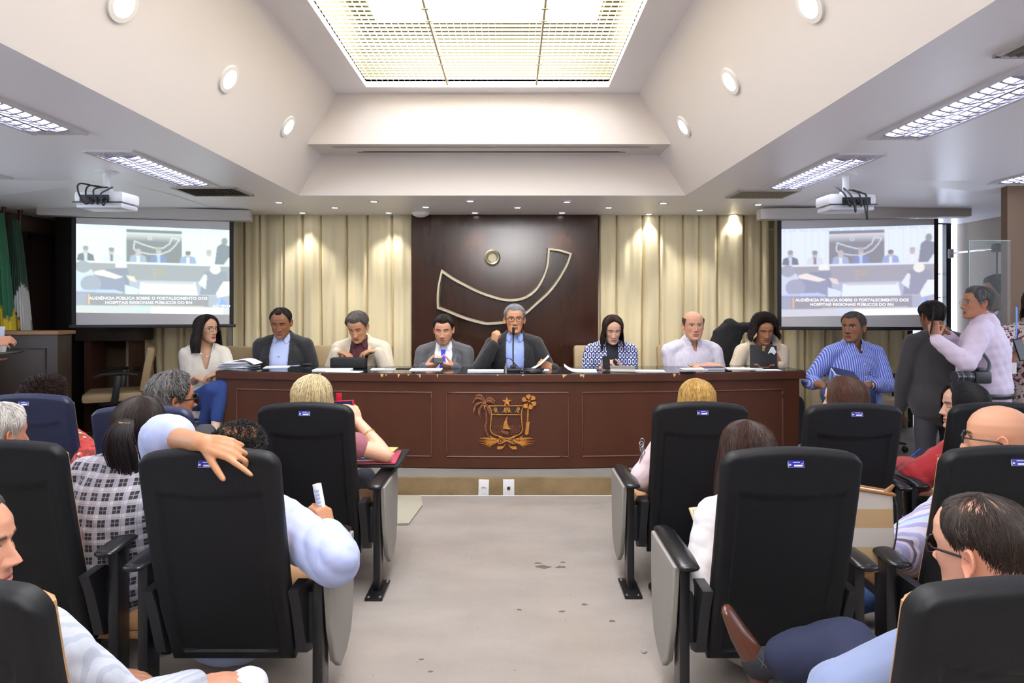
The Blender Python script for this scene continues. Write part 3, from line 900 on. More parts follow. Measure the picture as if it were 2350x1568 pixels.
NAVYP = mat('chair_shell_navy', '#1f2440', .45, bump=(420, .08))
PLATEB = mat('plate_blue', '#1d1f8a', .35)
def make_chair(navy=False, aisle=0, arms=(-1, 1)):
    t = local(thing('auditorium_chair', 'x', 'chair', group='auditorium chairs'))
    chair_shell().build('back_shell', NAVYP if navy else CHAIRP, t)
    slab_back(.44, None, .045, .105, .213, .012).build('back_cushion', TAN, t)
    m = MB(); m.box((0, .385, .36), (.44, .43, .075), bev=.03); m.build('seat_cushion', TAN, t)
    m = MB(); m.box((0, .38, .31), (.44, .41, .04), bev=.015)
    m.tube([(-.2, .22, .29), (.2, .22, .29)], .022, 10); m.build('seat_shell', BLACKP, t)
    for sx in (-1, 1):
        m = MB()
        prof = [(.10, .47), (.20, .47), (.30, .40), (.31, .26), (.24, .20), (.185, .22), (.13, .40)]
        m.prism([(sx * .225, y, z) for y, z in prof], (0, 0, 0), (sx * .035, 0, 0)); m.box((sx * .265, .24, .33), (.05, .07, .18), bev=.008)
        m.build('side_bracket', BLACKP, t)
        if sx not in arms: continue
        m = MB(); m.tube([(sx * .30, .12, .540), (sx * .30, .19, .546), (sx * .30, .43, .546), (sx * .30, .50, .535)], [(.036, .013), (.038, .016), (.036, .016), (.033, .012)], 16, xdir=(1, 0, 0))
        m.build('armrest', BLACKM, t)
        m = MB(); m.box((sx * .30, .21, .265), (.036, .075, .53), bev=.006); m.box((sx * .30, .2, .008), (.085, .2, .014), bev=.003)
        leg = m.build('leg', BLACKM, t)
        m = MB()
        for bx in (-.028, .028):
            for by in (.115, .285): m.lathe((sx * .30 + bx, by, .014), [(0, .007), (.007, .005), (.009, 0)], 10)
        m.build('bolt', CHROME, leg)
        if aisle == sx:
            m = MB()
            prof = [(.15, .53), (.49, .53), (.495, .40), (.48, .24), (.45, .16), (.39, .115), (.31, .10), (.24, .16), (.19, .30)]
            m.prism([(sx * .322, y, z) for y, z in prof], (0, 0, 0), (sx * .022, 0, 0))
            m.build('side_panel', GREYP, t, bev=.005)
    z = .918; y = back_y(z) - .0015
    m = MB(); m.box((.003, y, z), (.05, .004, .0235), Matrix.Rotation(-.2, 3, 'X')); pl = m.build('inventory_plate', mat('plate_rim', '#c9c9d6', .4), t, smooth=False)
    m = MB(); m.box((.003, y - .0017, z), (.047, .003, .0205), Matrix.Rotation(-.2, 3, 'X')); m.build('plate_face', PLATEB, pl, smooth=False)
    m = MB(); R = Matrix.Rotation(-.2, 3, 'X')
    m.box(Vector((.009, y - .0037, z - .0048)), (.027, .001, .0055), R)
    m.box(Vector((.004, y - .0022, z + .0052)), (.022, .001, .002), R)
    m.lathe(Vector((-.0165, y - .0032, z - .003)), [(0, .001), (.004, .001), (.004, 0)], 10, Matrix.Rotation(math.pi / 2, 3, 'X'))
    m.lathe(Vector((.0215, y - .0028, z + .001)), [(0, .0015), (.002, .001), (.002, 0)], 8, Matrix.Rotation(math.pi / 2, 3, 'X'))
    m.build('plate_print', PAPER, pl, smooth=False)
    return t
protoN = make_chair(); protoNavy = make_chair(True); protoR = make_chair(aisle=1); protoL = make_chair(aisle=-1)
protoR3 = make_chair(arms=(-1,)); protoL3 = make_chair(arms=(1,))
CH = [  # prototype, X, D, yaw, label
    (protoR, -.964, 2.82, 0, 'black auditorium chair of the blonde woman filming, front row left of the aisle'),
    (protoNavy, -1.68, 2.74, .02, 'navy-backed auditorium chair behind the grey-haired man in dark sunglasses'),
    (protoNavy, -2.49, 3.10, .05, 'navy-backed auditorium chair behind the curly-haired woman in red'),
    (protoR, -.968, 1.92, 0, 'black auditorium chair with a bare forearm and hand lying over its back'),
    (protoN, -1.735, 2.02, .05, 'black auditorium chair left of the woman in the plaid blouse'),
    (protoR3, -1.0, .985, 0, 'black auditorium chair at the bottom left corner'),
    (protoL, .887, 2.84, 0, 'black auditorium chair behind the blonde woman in pale pink, front row right of the aisle'),
    (protoN, 1.585, 2.80, 0, 'scuffed black auditorium chair behind the brown-haired woman'),
    (protoN, 2.28, 2.82, -.06, 'black auditorium chair behind the woman in the red blouse'),
    (protoL, .893, 1.92, 0, 'black auditorium chair of the woman in the white jacket'),
    (protoN, 1.615, 1.94, -.02, 'black auditorium chair behind the bald man in the striped shirt'),
    (protoL3, .885, .985, 0, 'black auditorium chair at the bottom right corner'),
    (protoN, -2.45, 2.02, .05, 'black auditorium chair of the white-haired man, past the left edge'),
]
used = set()
for pr, x, d, yw, lab in CH:
    o = pr if id(pr) not in used else copy_tree(pr)
    used.add(id(pr)); o.location = (x, d, 0); o.rotation_euler = (0, 0, yw); o['label'] = lab
# writing tablet unfolded on the blonde woman's chair
t = thing('writing_tablet', 'black fold-out writing tablet beside the blonde woman filming, under a red folder', 'writing tablet', (-.66, 3.2, .545))
m = MB(); m.box((-.735, 3.33, .585), (.30, .36, .016), bev=.006); m.build('board', BLACKP, t)
m = MB(); m.tube([(-.64, 3.26, .54), (-.61, 3.28, .555), (-.63, 3.3, .578)], .014, 8); m.box((-.612, 3.3, .56), (.018, .05, .035), bev=.004); m.build('hinge', BLACKM, t)
t = thing('folder', 'red folder with leaflets and printed sheets on the writing tablet', 'folder', (-.78, 3.26, .594))
m = MB(); m.box((-.775, 3.28, .6), (.33, .27, .008), Matrix.Rotation(.06, 3, 'Z'), bev=.003); m.build('cover', mat('folder_red', '#a83a50', .5), t)
for i, (dx, dy, a, c) in enumerate(((.0, .0, .05, '#f2f2f5'), (-.02, .02, .12, '#2a3f9c'), (-.03, .03, .14, '#eef0f6'), (.09, .05, -.1, '#c9b06a'))):
    m = MB(); m.box((-.78 + dx, 3.28 + dy, .607 + i * .0035), (.27 if i < 3 else .08, .21, .003), Matrix.Rotation(a, 3, 'Z')); m.build('leaflet', mat('leaflet_%d' % i, c, .5), t, smooth=False)

# ================================================================= OFFICE CHAIRS
def office_chair():
    t = local(thing('office_chair', 'x', 'office chair', group='beige office chairs on the stage'))
    m = MB(); m.box((0, .0, .44), (.48, .47, .085), bev=.035); m.build('seat', BEIGE, t)
    m = MB()
    vs = []
    R = Matrix.Rotation(.16, 3, 'X')
    m.box((0, -.27, .68), (.44, .07, .42), R, bev=.03); m.build('backrest', BEIGE, t)
    m = MB(); m.tube([(0, -.10, .37), (0, -.28, .37), (0, -.33, .48), (0, -.32, .78)], [(.035, .012)] * 4, 10); m.box((0, 0, .375), (.2, .24, .05), bev=.01); m.build('back_bracket', BLACKP, t)
    for sx in (-1, 1):
        m = MB(); m.tube([(sx * .18, -.02, .39), (sx * .27, -.02, .40), (sx * .285, -.03, .46), (sx * .285, -.05, .64)], [(.012, .028)] * 4, 10)
        m.tube([(sx * .285, -.19, .645), (sx * .285, -.1, .66), (sx * .285, .06, .66), (sx * .285, .13, .635)], [(.03, .014)] * 4, 12)
        m.build('armrest', BLACKP, t)
    m = MB(); m.cyl((0, 0, .36), (0, 0, .10), .027, 16); m.build('column', BLACKM, t)
    for k in range(5):
        a = 2 * math.pi * k / 5 + .3; c, s = math.cos(a), math.sin(a)
        m = MB(); m.tube([(.02 * c, .02 * s, .115), (.15 * c, .15 * s, .10), (.30 * c, .30 * s, .08)], [(.028, .02), (.024, .016), (.018, .012)], 10)
        lg = m.build('base_leg', BLACKP, t)
        m = MB(); m.ball((.3 * c, .3 * s, .03), (.026, .026, .03), 12); m.build('caster', BLACKP, lg)
    return t
oc = office_chair()
OCH = [  # X, D, yaw (0 faces away from the hall), label
    (-3.72, 5.72, 2.05, 'empty beige office chair with black arms at the left, beside the dark column'),
    (-2.71, 5.5, math.pi - .5, 'beige office chair under the woman in the white blouse'),
    (-1.93, 5.62, math.pi, 'beige office chair behind the man in the black jacket and open blue shirt'),
    (-1.37, 5.62, math.pi, 'beige office chair behind the man in the cream jacket'),
    (-.66, 5.6, math.pi, 'beige office chair behind the man with the bright blue tie'),
    (.05, 5.6, math.pi, 'beige office chair behind the man speaking into the microphone'),
    (.83, 5.62, math.pi + .05, 'beige office chair behind the woman in the blue patterned jacket'),
    (1.62, 5.62, math.pi, 'beige office chair behind the balding man in the pale shirt'),
    (2.28, 5.66, math.pi, 'beige office chair behind the curly-haired woman in the crochet top'),
    (3.11, 5.35, math.pi + .1, 'beige office chair with black arms under the man in the blue striped shirt'),
]
for k, (x, d, yw, lab) in enumerate(OCH):
    o = oc if k == 0 else copy_tree(oc)
    o.location = (x, d, PL); o.rotation_euler = (0, 0, yw); o['label'] = lab

# ================================================================= THE DESK
DX0, DX1 = -2.42, 2.40
def yfr(x): return 4.745 + .245 * ((x + .01) / 2.41) ** 2
DKW = mat('desk_wood', '#4e2b1d', .42, bump=(60, .05), var=('#432417', 6, .3, (1, 1, .15)), spec=.3)
DKTOP = mat('desk_top_glass', '#10161a', .09, spec=.7)
t = thing('desk', 'long curved dark wood conference desk with a carved coat of arms', 'desk', (0, 5.0, PL))
desk = t
def curved_box(m, x0, x1, d0, d1, z0, z1, n=28):
    vs = []
    for i in range(n + 1):
        x = x0 + (x1 - x0) * i / n; y = yfr(x)
        vs += [(x, y + d0, z0), (x, y + d0, z1), (x, y + d1, z1), (x, y + d1, z0)]
    fs = [(0, 1, 2, 3), tuple(n * 4 + k for k in (3, 2, 1, 0))]
    for i in range(n):
        a = i * 4
        for k in range(4): fs.append((a + k, a + 4 + k, a + 4 + (k + 1) % 4, a + (k + 1) % 4))
    m.add(vs, fs)
ZD = .884
m = MB(); curved_box(m, DX0 + .05, DX1 - .05, .012, .05, PL + .006, ZD - .066); m.build('front_panel', DKW, t)
for x in (DX0 + .07, DX1 - .07):
    m = MB(); m.box((x, yfr(x) + .31, (PL + ZD - .06) / 2), (.04, .54, ZD - .06 - PL), bev=.003); m.build('side_panel', DKW, t)
m = MB(); curved_box(m, DX0, DX1, -.012, .56, ZD - .066, ZD - .004); m.build('desktop', DKW, t, bev=.004)
m = MB(); curved_box(m, DX0 + .012, DX1 - .012, .0, .55, ZD - .004, ZD); m.build('glass_top', DKTOP, t)
DKG = mat('desk_moulding', '#5a3424', .4)
for (x0, x1) in ((-2.24, -.63), (-.51, .44), (.55, 2.20)):
    m = MB()
    za, zb_ = .735, .235
    def edge(p, q, n=14): return [(p[0] + (q[0] - p[0]) * i / n, yfr(p[0] + (q[0] - p[0]) * i / n) + .010, p[1] + (q[1] - p[1]) * i / n) for i in range(n)]
    loop = edge((x0, za), (x1, za)) + edge((x1, za), (x1, zb_)) + edge((x1, zb_), (x0, zb_)) + edge((x0, zb_), (x0, za))
    m.tube(loop, .0065, 6, closed=True); m.build('moulding', DKG, t)
# chipped edge
CHIP = mat('chipped_veneer', '#c9ad7a', .8)
rnd = random.Random(5)
for px in (725, 872, 884, 912, 935, 957, 962, 1003, 1140, 1197, 1290, 1330, 1337, 1548, 1561, 1297):
    x = (px - CX) * 4.76 / F; w = rnd.uniform(.008, .025); h = rnd.uniform(.008, .034)
    pts = [(x, 0), (x + w * .5, -.002), (x + w, 0), (x + w * .8, -h * rnd.uniform(.3, 1)), (x + w * .55, -h * .6), (x + w * .4, -h), (x + w * .1, -h * .5)]
    m = MB(); slab2d(m, pts, lambda u, v: (u, yfr(u) - .0115, ZD - .004 + v), .0012, nrm=(0, -1, 0)); m.build('chip', CHIP, t, smooth=False)

# carved coat of arms: shapes traced in the emblem's own plane (u right, v up, metres)
GOLD = mat('carved_gilt_wood', '#d08a30', .45, bump=(90, .2), var=('#8a5a2a', 60, .2))
GOLD2 = mat('carved_brown_wood', '#8a5230', .5, bump=(120, .3), var=('#5a3320', 50, .2))
DARKL = mat('carving_dark', '#2a170e', .6)
K = 4.735 / F / 5.226
def cu(x, y): return ((980 + x / 5.226 - CX) * 4.735 / F, H - (860 + y / 5.226 - CY) * 4.735 / F)
YE = 4.757
def e3(u, v): return (u, YE, v)
arms = MB(); arms.box((cu(945, 560)[0], YE + .004, cu(945, 560)[1]), (.004, .004, .004)); arms = arms.build('coat_of_arms', GOLD, desk)
def relief(poly, th=.010, m=None):
    m = m or MB(); slab2d(m, [cu(*p) for p in poly], e3, th, nrm=(0, -1, 0)); return m
def cord(pts, r, m=None, k=5, off=.006):
    m = m or MB()
    q = catmull([Vector((*cu(*p), 0)) for p in pts], k)
    m.tube([(p.x, YE - off, p.y) for p in q], r if not isinstance(r, tuple) else [r[0] + (r[1] - r[0]) * i / (len(q) - 1) for i in range(len(q))], 7); return m
def leaf(p, q, w, bend=0.0, m=None, th=.009, taper=.5):
    """Pointed blade from p to q (emblem pixels)."""
    m = m or MB(); a = Vector(p); b = Vector(q); d = b - a; n = Vector((-d.y, d.x)).normalized(); L = []; Rr = []
    for i in range(9):
        s = i / 8; c = a + d * s + n * bend * math.sin(math.pi * s); ww = w * (math.sin(math.pi * min(1, s ** taper * .97 + .03)) + .04)
        L.append(c + n * ww); Rr.append(c - n * ww)
    return relief([tuple(v) for v in L + Rr[::-1]], th, m)
star = []
for k in range(10):
    a = math.pi / 2 + k * math.pi / 5; r = 58 if k % 2 == 0 else 24
    star.append((957 + r * math.cos(a), 328 - r * math.sin(a)))
relief(star, .014).build('star', GOLD, arms, smooth=False)
m = cord([(735, 380), (957, 380), (1170, 380)], .0042)
cord([(740, 382), (765, 430), (770, 500), (762, 600), (758, 670), (800, 720), (880, 750), (957, 772), (1040, 750), (1110, 720), (1145, 670), (1140, 600), (1132, 500), (1140, 430), (1165, 382)], .0042, m)
cord([(772, 482), (957, 486), (1132, 486)], .0034, m)
m.build('shield_rim', GOLD, arms)
m = relief([(745, 392), (1160, 392), (1135, 430), (1132, 478), (772, 478), (768, 430)], .003); m.build('shield_band', DARKL, arms, smooth=False)
for cx, cy, fl in ((828, 428, 1), (935, 428, -1), (985, 428, 1), (1085, 428, -1)):
    m = MB()
    for k in range(5):
        a = k * 1.257 + .3; p = cu(cx - 10 * fl + 15 * math.cos(a), cy - 8 + 15 * math.sin(a)); m.ball((p[0], YE - .006, p[1]), (.0062, .004, .0062), 8)
    leaf((cx, cy), (cx + 34 * fl, cy + 36), 4, 3, m); leaf((cx + 8 * fl, cy + 20), (cx - 24 * fl, cy + 28), 7, 2, m)
    m.build('flower', GOLD, arms)
m = MB()
for j in range(6):
    y = 622 + j * 20; x0, x1 = (780 + max(0, j - 2) * 16, 1128 - max(0, j - 2) * 16)
    for (a, b) in ((x0, 905), (1000, x1)):
        n = 9; cord([(a + (b - a) * i / n, y + (7 if i % 2 else -5)) for i in range(n + 1)], .0024, m, 3)
m.build('waves', GOLD2, arms)
m = relief([(966, 505), (940, 545), (918, 600), (912, 655), (1004, 660), (975, 620), (958, 575)], .012); leaf((966, 500), (905, 670), 3, 8, m); m.build('sail', GOLD, arms, smooth=False)
relief([(905, 670), (985, 695), (968, 728), (875, 690)], .014).build('raft', GOLD2, arms, smooth=False)
# coconut palm (left)
m = cord([(705, 430), (712, 540), (695, 640), (735, 750)], (.0048, .0075))
for k in range(22):
    y = 450 + k * 13; x = 706 + 8 * math.sin(k / 22 * 3) - 12 * max(0, (k - 8) / 14) + 28 * max(0, (k - 15) / 7)
    cord([(x - 10, y), (x, y + 4), (x + 10, y)], .0022, m, 2, .011)
m.build('palm_trunk', GOLD2, arms)
m = MB()
for pts in ([(690, 320), (640, 255), (585, 262)], [(690, 325), (600, 285), (548, 350)], [(690, 330), (590, 370), (560, 470)], [(690, 340), (630, 430), (640, 525)],
            [(695, 325), (750, 280), (822, 325)], [(695, 330), (770, 320), (820, 362)], [(700, 345), (735, 400), (752, 480)], [(700, 310), (712, 280), (715, 245)]):
    q = catmull([Vector((*p, 0)) for p in pts], 6); L = []; R2 = []
    for i, c in enumerate(q):
        d = (q[min(i + 1, len(q) - 1)] - q[max(i - 1, 0)]); n = Vector((-d.y, d.x, 0)).normalized(); s = i / (len(q) - 1)
        w = 19 * (math.sin(math.pi * (s * .92 + .06)) ** .7) * (.4 if pts[-1][1] == 245 else 1); L.append((c + n * w)[:2]); R2.append((c - n * w * .55)[:2])
    relief([tuple(v) for v in L + R2[::-1]], .011, m); cord(pts, .0022, m, 4, .012)
m.build('palm_frond', GOLD2, arms)
m = MB()
for (x, y) in ((684, 335), (698, 335), (690, 350), (684, 375), (698, 378), (690, 392), (686, 405), (700, 350), (695, 420)): p = cu(x, y); m.ball((p[0], YE - .011, p[1]), .0055, 8)
m.build('coconut', GOLD, arms)
# wax palm (right)
m = cord([(1212, 420), (1208, 560)], .0060)
for k in range(14):
    y = 575 + k * 11; x = 1206 + (6 - k * 1.2); cord([(x - 16, y), (x, y + 5), (x + 16, y - 2)], .0038, m, 2)
m.build('palm_trunk', GOLD, arms)
m = MB(); c0 = (1225, 325)
for k in range(6):
    a = math.radians((98, 40, -25, -75, -125, 160)[k]); R_ = (80, 85, 88, 95, 95, 88)[k]
    tip = (c0[0] + R_ * math.cos(a), c0[1] - R_ * math.sin(a)); pl = []
    n = Vector((math.sin(a), math.cos(a))); base = Vector(c0) + (Vector(tip) - Vector(c0)) * .25
    pl.append(tuple(base + n * 5))
    for j in range(11):
        b = math.pi * (j / 10 - .5); r = 34 if j % 2 else 27
        cc = Vector(c0) + (Vector(tip) - Vector(c0)) * .68
        pl.append(tuple(cc + Vector((math.cos(a + -b), -math.sin(a - b))) * r))
    pl.append(tuple(base - n * 5)); relief(pl[::1], .012, m)
m.ball((*e3(*cu(*c0))[:1], YE - .008, cu(*c0)[1]), .008, 8)
m.build('palm_frond', GOLD, arms, smooth=False)
# sprays and bow
for sg in (-1, 1):
    m = MB()
    for (x0, y0, x1, y1) in ((80, 790, 345, 805), (90, 785, 320, 770), (90, 795, 320, 835), (95, 800, 290, 855), (90, 800, 245, 868), (140, 795, 210, 878), (110, 780, 290, 760), (150, 780, 200, 735)):
        leaf((950 + sg * x0, y0), (950 + sg * x1, y1), 10, 4 * sg, m, .007 + .0011 * (y1 % 7))
    m.build('spray', GOLD, arms, smooth=False)
    m = cord([(957, 800), (957 + sg * 85, 765), (957 + sg * 92, 835), (957, 800)], .0038); cord([(957, 800), (957 + sg * 70, 790), (957 + sg * 72, 815), (957, 800)], .0025, m)
    relief([(957 + sg * 20, 835), (957 + sg * 45, 870), (957 + sg * 110, 868), (957 + sg * 122, 900), (957 + sg * 70, 903), (957 + sg * 35, 875)], .009, m)
    m.build('ribbon', GOLD, arms, smooth=False)

# ================================================================= WALL EMBLEM
BRONZE = mat('pale_bronze', '#c9c0a8', .36, metal=.6, bump=(40, .1))
def we(x, y): return P(930 + x / 5.109, 480 + y / 5.109, 6.19)
t = thing('wall_emblem', 'pale bronze boat-shaped outline with a ring mounted on the wood wall', 'wall emblem', (-.05, 6.2, 1.5))
top = [(436, 735), (560, 820), (700, 895), (850, 970), (1000, 1025), (1150, 1065), (1290, 1070), (1420, 1035), (1530, 950), (1610, 820), (1665, 660), (1680, 475)]
out = top + [(1800, 490), (1935, 530)] + [(1890, 660), (1800, 820), (1690, 970), (1550, 1100), (1390, 1235), (1200, 1320), (1000, 1345), (900, 1335), (700, 1280), (500, 1200), (392, 1160)] + [(388, 1050), (400, 900)]
corner = {0, 11, 13, 24}
pts = []; seg = [out[0:12], out[11:14], out[13:25], out[24:] + [out[0]]]
for sgm in seg:
    q = catmull([we(*p) for p in sgm], 5); pts += q[:-1]
m = MB()
def bar(pts, w, d0, d1, m):
    n = len(pts); vs = []; fs = []
    c = sum((Vector(p) for p in pts), Vector()) / n
    for i in range(n):
        a, b = pts[i - 1], pts[(i + 1) % n]; p = pts[i]
        t1 = (p - a).normalized(); t2 = (b - p).normalized(); n1 = Vector((-t1.z, 0, t1.x)); n2 = Vector((-t2.z, 0, t2.x)); nn = (n1 + n2)
        nn = nn / max(.35, nn.length_squared / 2) if nn.length > 1e-6 else n1
        for (s, y) in ((-1, d0 + .0), (-.55, d1), (.55, d1), (1, d0)):
            vs.append((p.x + nn.x * w * s, y, p.z + nn.z * w * s))
    for i in range(n):
        j = (i + 1) % n
        for k in range(4): fs.append((i * 4 + k, i * 4 + (k + 1) % 4, j * 4 + (k + 1) % 4, j * 4 + k))
    m.add(vs, fs)
bar(pts, .017, 6.212, 6.13, m); m.build('boat_outline', BRONZE, t, bev=.004)
m = MB(); c = we(1022, 570); R = Matrix.Rotation(math.pi / 2, 3, 'X')
m.lathe((c.x, 6.21, c.z), [(.082, 0), (.08, .06), (.068, .075), (.045, .05), (.043, .02), (0, .02)], 36, R); m.build('ring', BRONZE, t)

# ================================================================= LEFT CORNER: lectern, stand, flags
t = thing('lectern', 'dark wood lectern with a pale top edge at the left edge', 'lectern', (-4.1, 5.2, PL))
m = MB(); m.box((-4.15, 5.09, .66), (.84, .16, 1.04), bev=.006); m.build('cabinet', DWOOD2, t)
m = MB(); m.box((-4.15, 5.09, 1.19), (.88, .2, .03), bev=.004); m.build('top', mat('lectern_top', '#8a6440', .5), t)
m = MB()
loop = [(-4.5, 5.006, 1.06), (-3.83, 5.006, 1.06), (-3.83, 5.006, .22), (-4.5, 5.006, .22)]
m.tube(loop, .009, 6, closed=True); m.build('moulding', DWOOD2, t)
t = thing('wooden_stand', 'dark wooden stand behind the empty office chair', 'stand', (-4.05, 6.0, PL))
for x in (-4.16, -3.74): m = MB(); m.box((x, 6.08, .62), (.07 if x < -4 else .04, .2, .96)); m.build('post', mat('stand_wood', '#3e2418', .5), t)
m = MB(); m.box((-3.95, 6.06, 1.15), (.62, .26, .16), bev=.004); m.build('top', DWOOD2, t)
def flag(x, y, ztop_, label, paint, seed, w):
    t = thing('flag', label, 'flag', (x, y, PL), group='flags on poles behind the lectern')
    m = MB(); m.cyl((x, y, PL), (x + .02, y, ztop_ + .05), .014, 10); m.lathe((x + .02, y, ztop_ + .05), [(.014, 0), (.022, .03), (.012, .08), (0, .1)], 10); m.lathe((x, y, PL), [(0, .04), (.12, .03), (.14, 0)], 16); m.build('pole', mat('flag_pole', '#3a1a14', .4), t)
    n, nz = 90, 70; vs = []; fs = []; cs = []
    for j in range(nz + 1):
        f = j / nz; z = ztop_ - .02 - (ztop_ - .75) * f; hw = .025 + w * min(1, f * 1.25) ** .8
        for i in range(n + 1):
            s = 2 * i / n - 1; u = s * hw
            vs.append((x + u + .06 * f, y - .03 - (.03 + .045 * f) * math.sin(i * .62 + seed + f * 1.2) - .02 * (1 - s * s), z - .03 * abs(s) * f))
            cs.append(lin(paint(s + .16 * math.sin(i * .62 + seed + f), f)))
    for j in range(nz):
        for i in range(n):
            a = j * (n + 1) + i; fs.append((a, a + 1, a + n + 2, a + n + 1))
    m = MB(); m.v = vs; m.f = fs; m.c = cs
    o = m.build('cloth', mat('flag_cloth', '#ffffff', .6, attr=True, sheen=.3), t, fixn=False, col=True)
    o.modifiers.new('s', 'SOLIDIFY').thickness = .004
rs = random.Random(2); stars = [(rs.uniform(-.8, .3), rs.uniform(.55, .72)) for _ in range(16)]
def brazil(s, f):
    if (s + .3) ** 2 / .5 + (f - .66) ** 2 / .022 < 1:
        return '#f0f0f0' if any((s - a) ** 2 + ((f - b) * 2.2) ** 2 < .003 for a, b in stars) else '#1d2a78'
    if abs(s + .1) / 1.3 + abs(f - .66) / .34 < 1: return '#e2c31c'
    return '#11603c'
def state(s, f):
    if (s - .35) ** 2 / .20 + (f - .64) ** 2 / .006 < 1: return '#e0b93a' if (s - .35) ** 2 / .15 + (f - .64) ** 2 / .0045 < 1 else '#20201c'
    return '#dcdcd8' if f > .52 - .12 * s and s > -.35 else '#123f2c'
flag(-4.47, 5.34, 2.24, 'green, yellow and blue national flag hanging behind the lectern', brazil, .4, .06)
flag(-4.47, 5.52, 2.2, 'green and white state flag with a yellow emblem, next to the national flag', state, 2.0, .075)

# ================================================================= SMALL THINGS ON THE FLOOR AND STEP
t = thing('wall_socket', 'white phone socket plate on the step, left of the two', 'wall socket', (-.21, YS, .07))
R = Matrix.Rotation(.03, 3, 'Y')
m = MB(); m.box((-.21, YS - .008, .063), (.078, .014, .118), R, bev=.012); m.build('plate', WPLAST, t)
m = MB(); m.tube([(-.224, YS - .017, .062), (-.215, YS - .017, .067), (-.202, YS - .017, .067), (-.194, YS - .017, .061)], .0022, 6); m.box((-.2, YS - .0155, .02), (.008, .002, .003)); m.build('mark', mat('socket_mark', '#777777', .6), t)
t = thing('wall_socket', 'white socket plate with a round black jack on the step, right of the two', 'wall socket', (-.025, YS, .07))
m = MB(); m.box((-.025, YS - .007, .063), (.084, .012, .118), bev=.003); m.build('plate', WPLAST, t)
m = MB(); m.box((-.025, YS - .0145, .058), (.026, .004, .03)); m.build('jack_frame', mat('jack_grey', '#b8b0a0', .5), t)
m = MB(); m.lathe((-.025, YS - .016, .06), [(.0, .004), (.010, .004), (.012, 0)], 14, Matrix.Rotation(math.pi / 2, 3, 'X')); m.build('jack', BLACKP, t)
m = MB()
rug = [(-1.7, 4.515), (-.675, 4.51), (-.63, 4.3), (-.665, 3.93), (-.75, 3.925), (-.9, 3.91), (-1.7, 3.9)]
slab2d(m, rug, lambda u, v: (u, v, .002), .012, nrm=(0, 0, 1))
tag(m.build('rug', mat('rug_pile', '#a59f8c', .95, bump=(200, .5)), origin=(-1.2, 4.2, 0), smooth=False), 'loose piece of greenish grey carpet lying by the step, left of the aisle', 'rug')
spots = [(1235, 1293, .02), (1292, 1291, .016), (1245, 1301, .04), (1288, 1302, .03), (1192, 1400, .012), (1290, 1404, .014), (1341, 1388, .016), (1404, 1426, .018), (968, 1514, .012), (988, 1542, .012)]
for k, (px, py, r) in enumerate(spots):
    D = F * H / (py - 700); p = P(px, py, D); m = MB(); rr = random.Random(k)
    poly = [(p.x + r * rr.uniform(.6, 1.3) * math.cos(a), p.y + r * .6 * rr.uniform(.5, 1.2) * math.sin(a)) for a in [i * .7 for i in range(9)]]
    slab2d(m, poly, lambda u, v: (u, v, .0), .0012, nrm=(0, 0, 1))
    tag(m.build('carpet_stain', mat('stain_dark', '#5a544a', .95), origin=(p.x, p.y, 0), smooth=False), 'small dark stain on the beige aisle carpet', 'stain', 'stains on the aisle carpet')
p = P(1478, 1498, F * H / 798); m = MB(); m.box((p.x, p.y, .004), (.022, .014, .006), Matrix.Rotation(.5, 3, 'Z'))
tag(m.build('scrap', mat('scrap_foil', '#c8c8cc', .3, metal=.6), origin=(p.x, p.y, 0)), 'tiny shiny scrap on the aisle carpet near the bottom right chair', 'scrap')
# ================================================================= PEOPLE: head, hair, hands, clothes
def Rz(a): return Matrix.Rotation(a, 3, 'Z')
def Rx(a): return Matrix.Rotation(a, 3, 'X')
def Ry(a): return Matrix.Rotation(a, 3, 'Y')
V = Vector
def sm(x, a, b):
    t = np.clip((x - a) / (b - a), 0, 1); return t * t * (3 - 2 * t)
HT = np.array([  # z, half width, front, back
    (-.120, .004, .058, -.045), (-.117, .024, .078, -.022), (-.106, .041, .088, .000), (-.088, .052, .089, .028), (-.062, .0605, .088, .055),
    (-.030, .0675, .087, .078), (.000, .0725, .087, .092), (.030, .0762, .089, .099), (.060, .0748, .085, .096), (.085, .064, .071, .083),
    (.105, .045, .048, .060), (.1165, .021, .022, .032), (.120, .002, -.004, .008)])
def dense(tab, n=400):
    z = np.linspace(tab[0, 0], tab[-1, 0], n); out = [np.interp(z, tab[:, 0], tab[:, k]) for k in (1, 2, 3)]
    for _ in range(60):
        out = [np.concatenate(([o[0]], (o[:-2] + o[1:-1] * 2 + o[2:]) / 4, [o[-1]])) for o in out]
    return z, out
HZ, HW = dense(HT)
def head_xyz(az, z, h):
    """Bare skull surface: azimuth from the front (+ to the right), height z; arrays allowed. h: shape options."""
    w, f, b = (np.interp(z, HZ, q) for q in HW)
    jaw = h.get('jaw', 1.0); w = w * np.where(z < .01, 1 + (jaw - 1) * sm(-z, -.01, .06), 1) * h.get('wide', 1.0)
    y0 = (f - b) / 2; ry = (f + b) / 2
    e = .87; s, c = np.sin(az), np.cos(az)
    return np.stack([w * np.sign(s) * np.abs(s) ** e, y0 + ry * np.sign(c) * np.abs(c) ** e, z + 0 * az], -1)
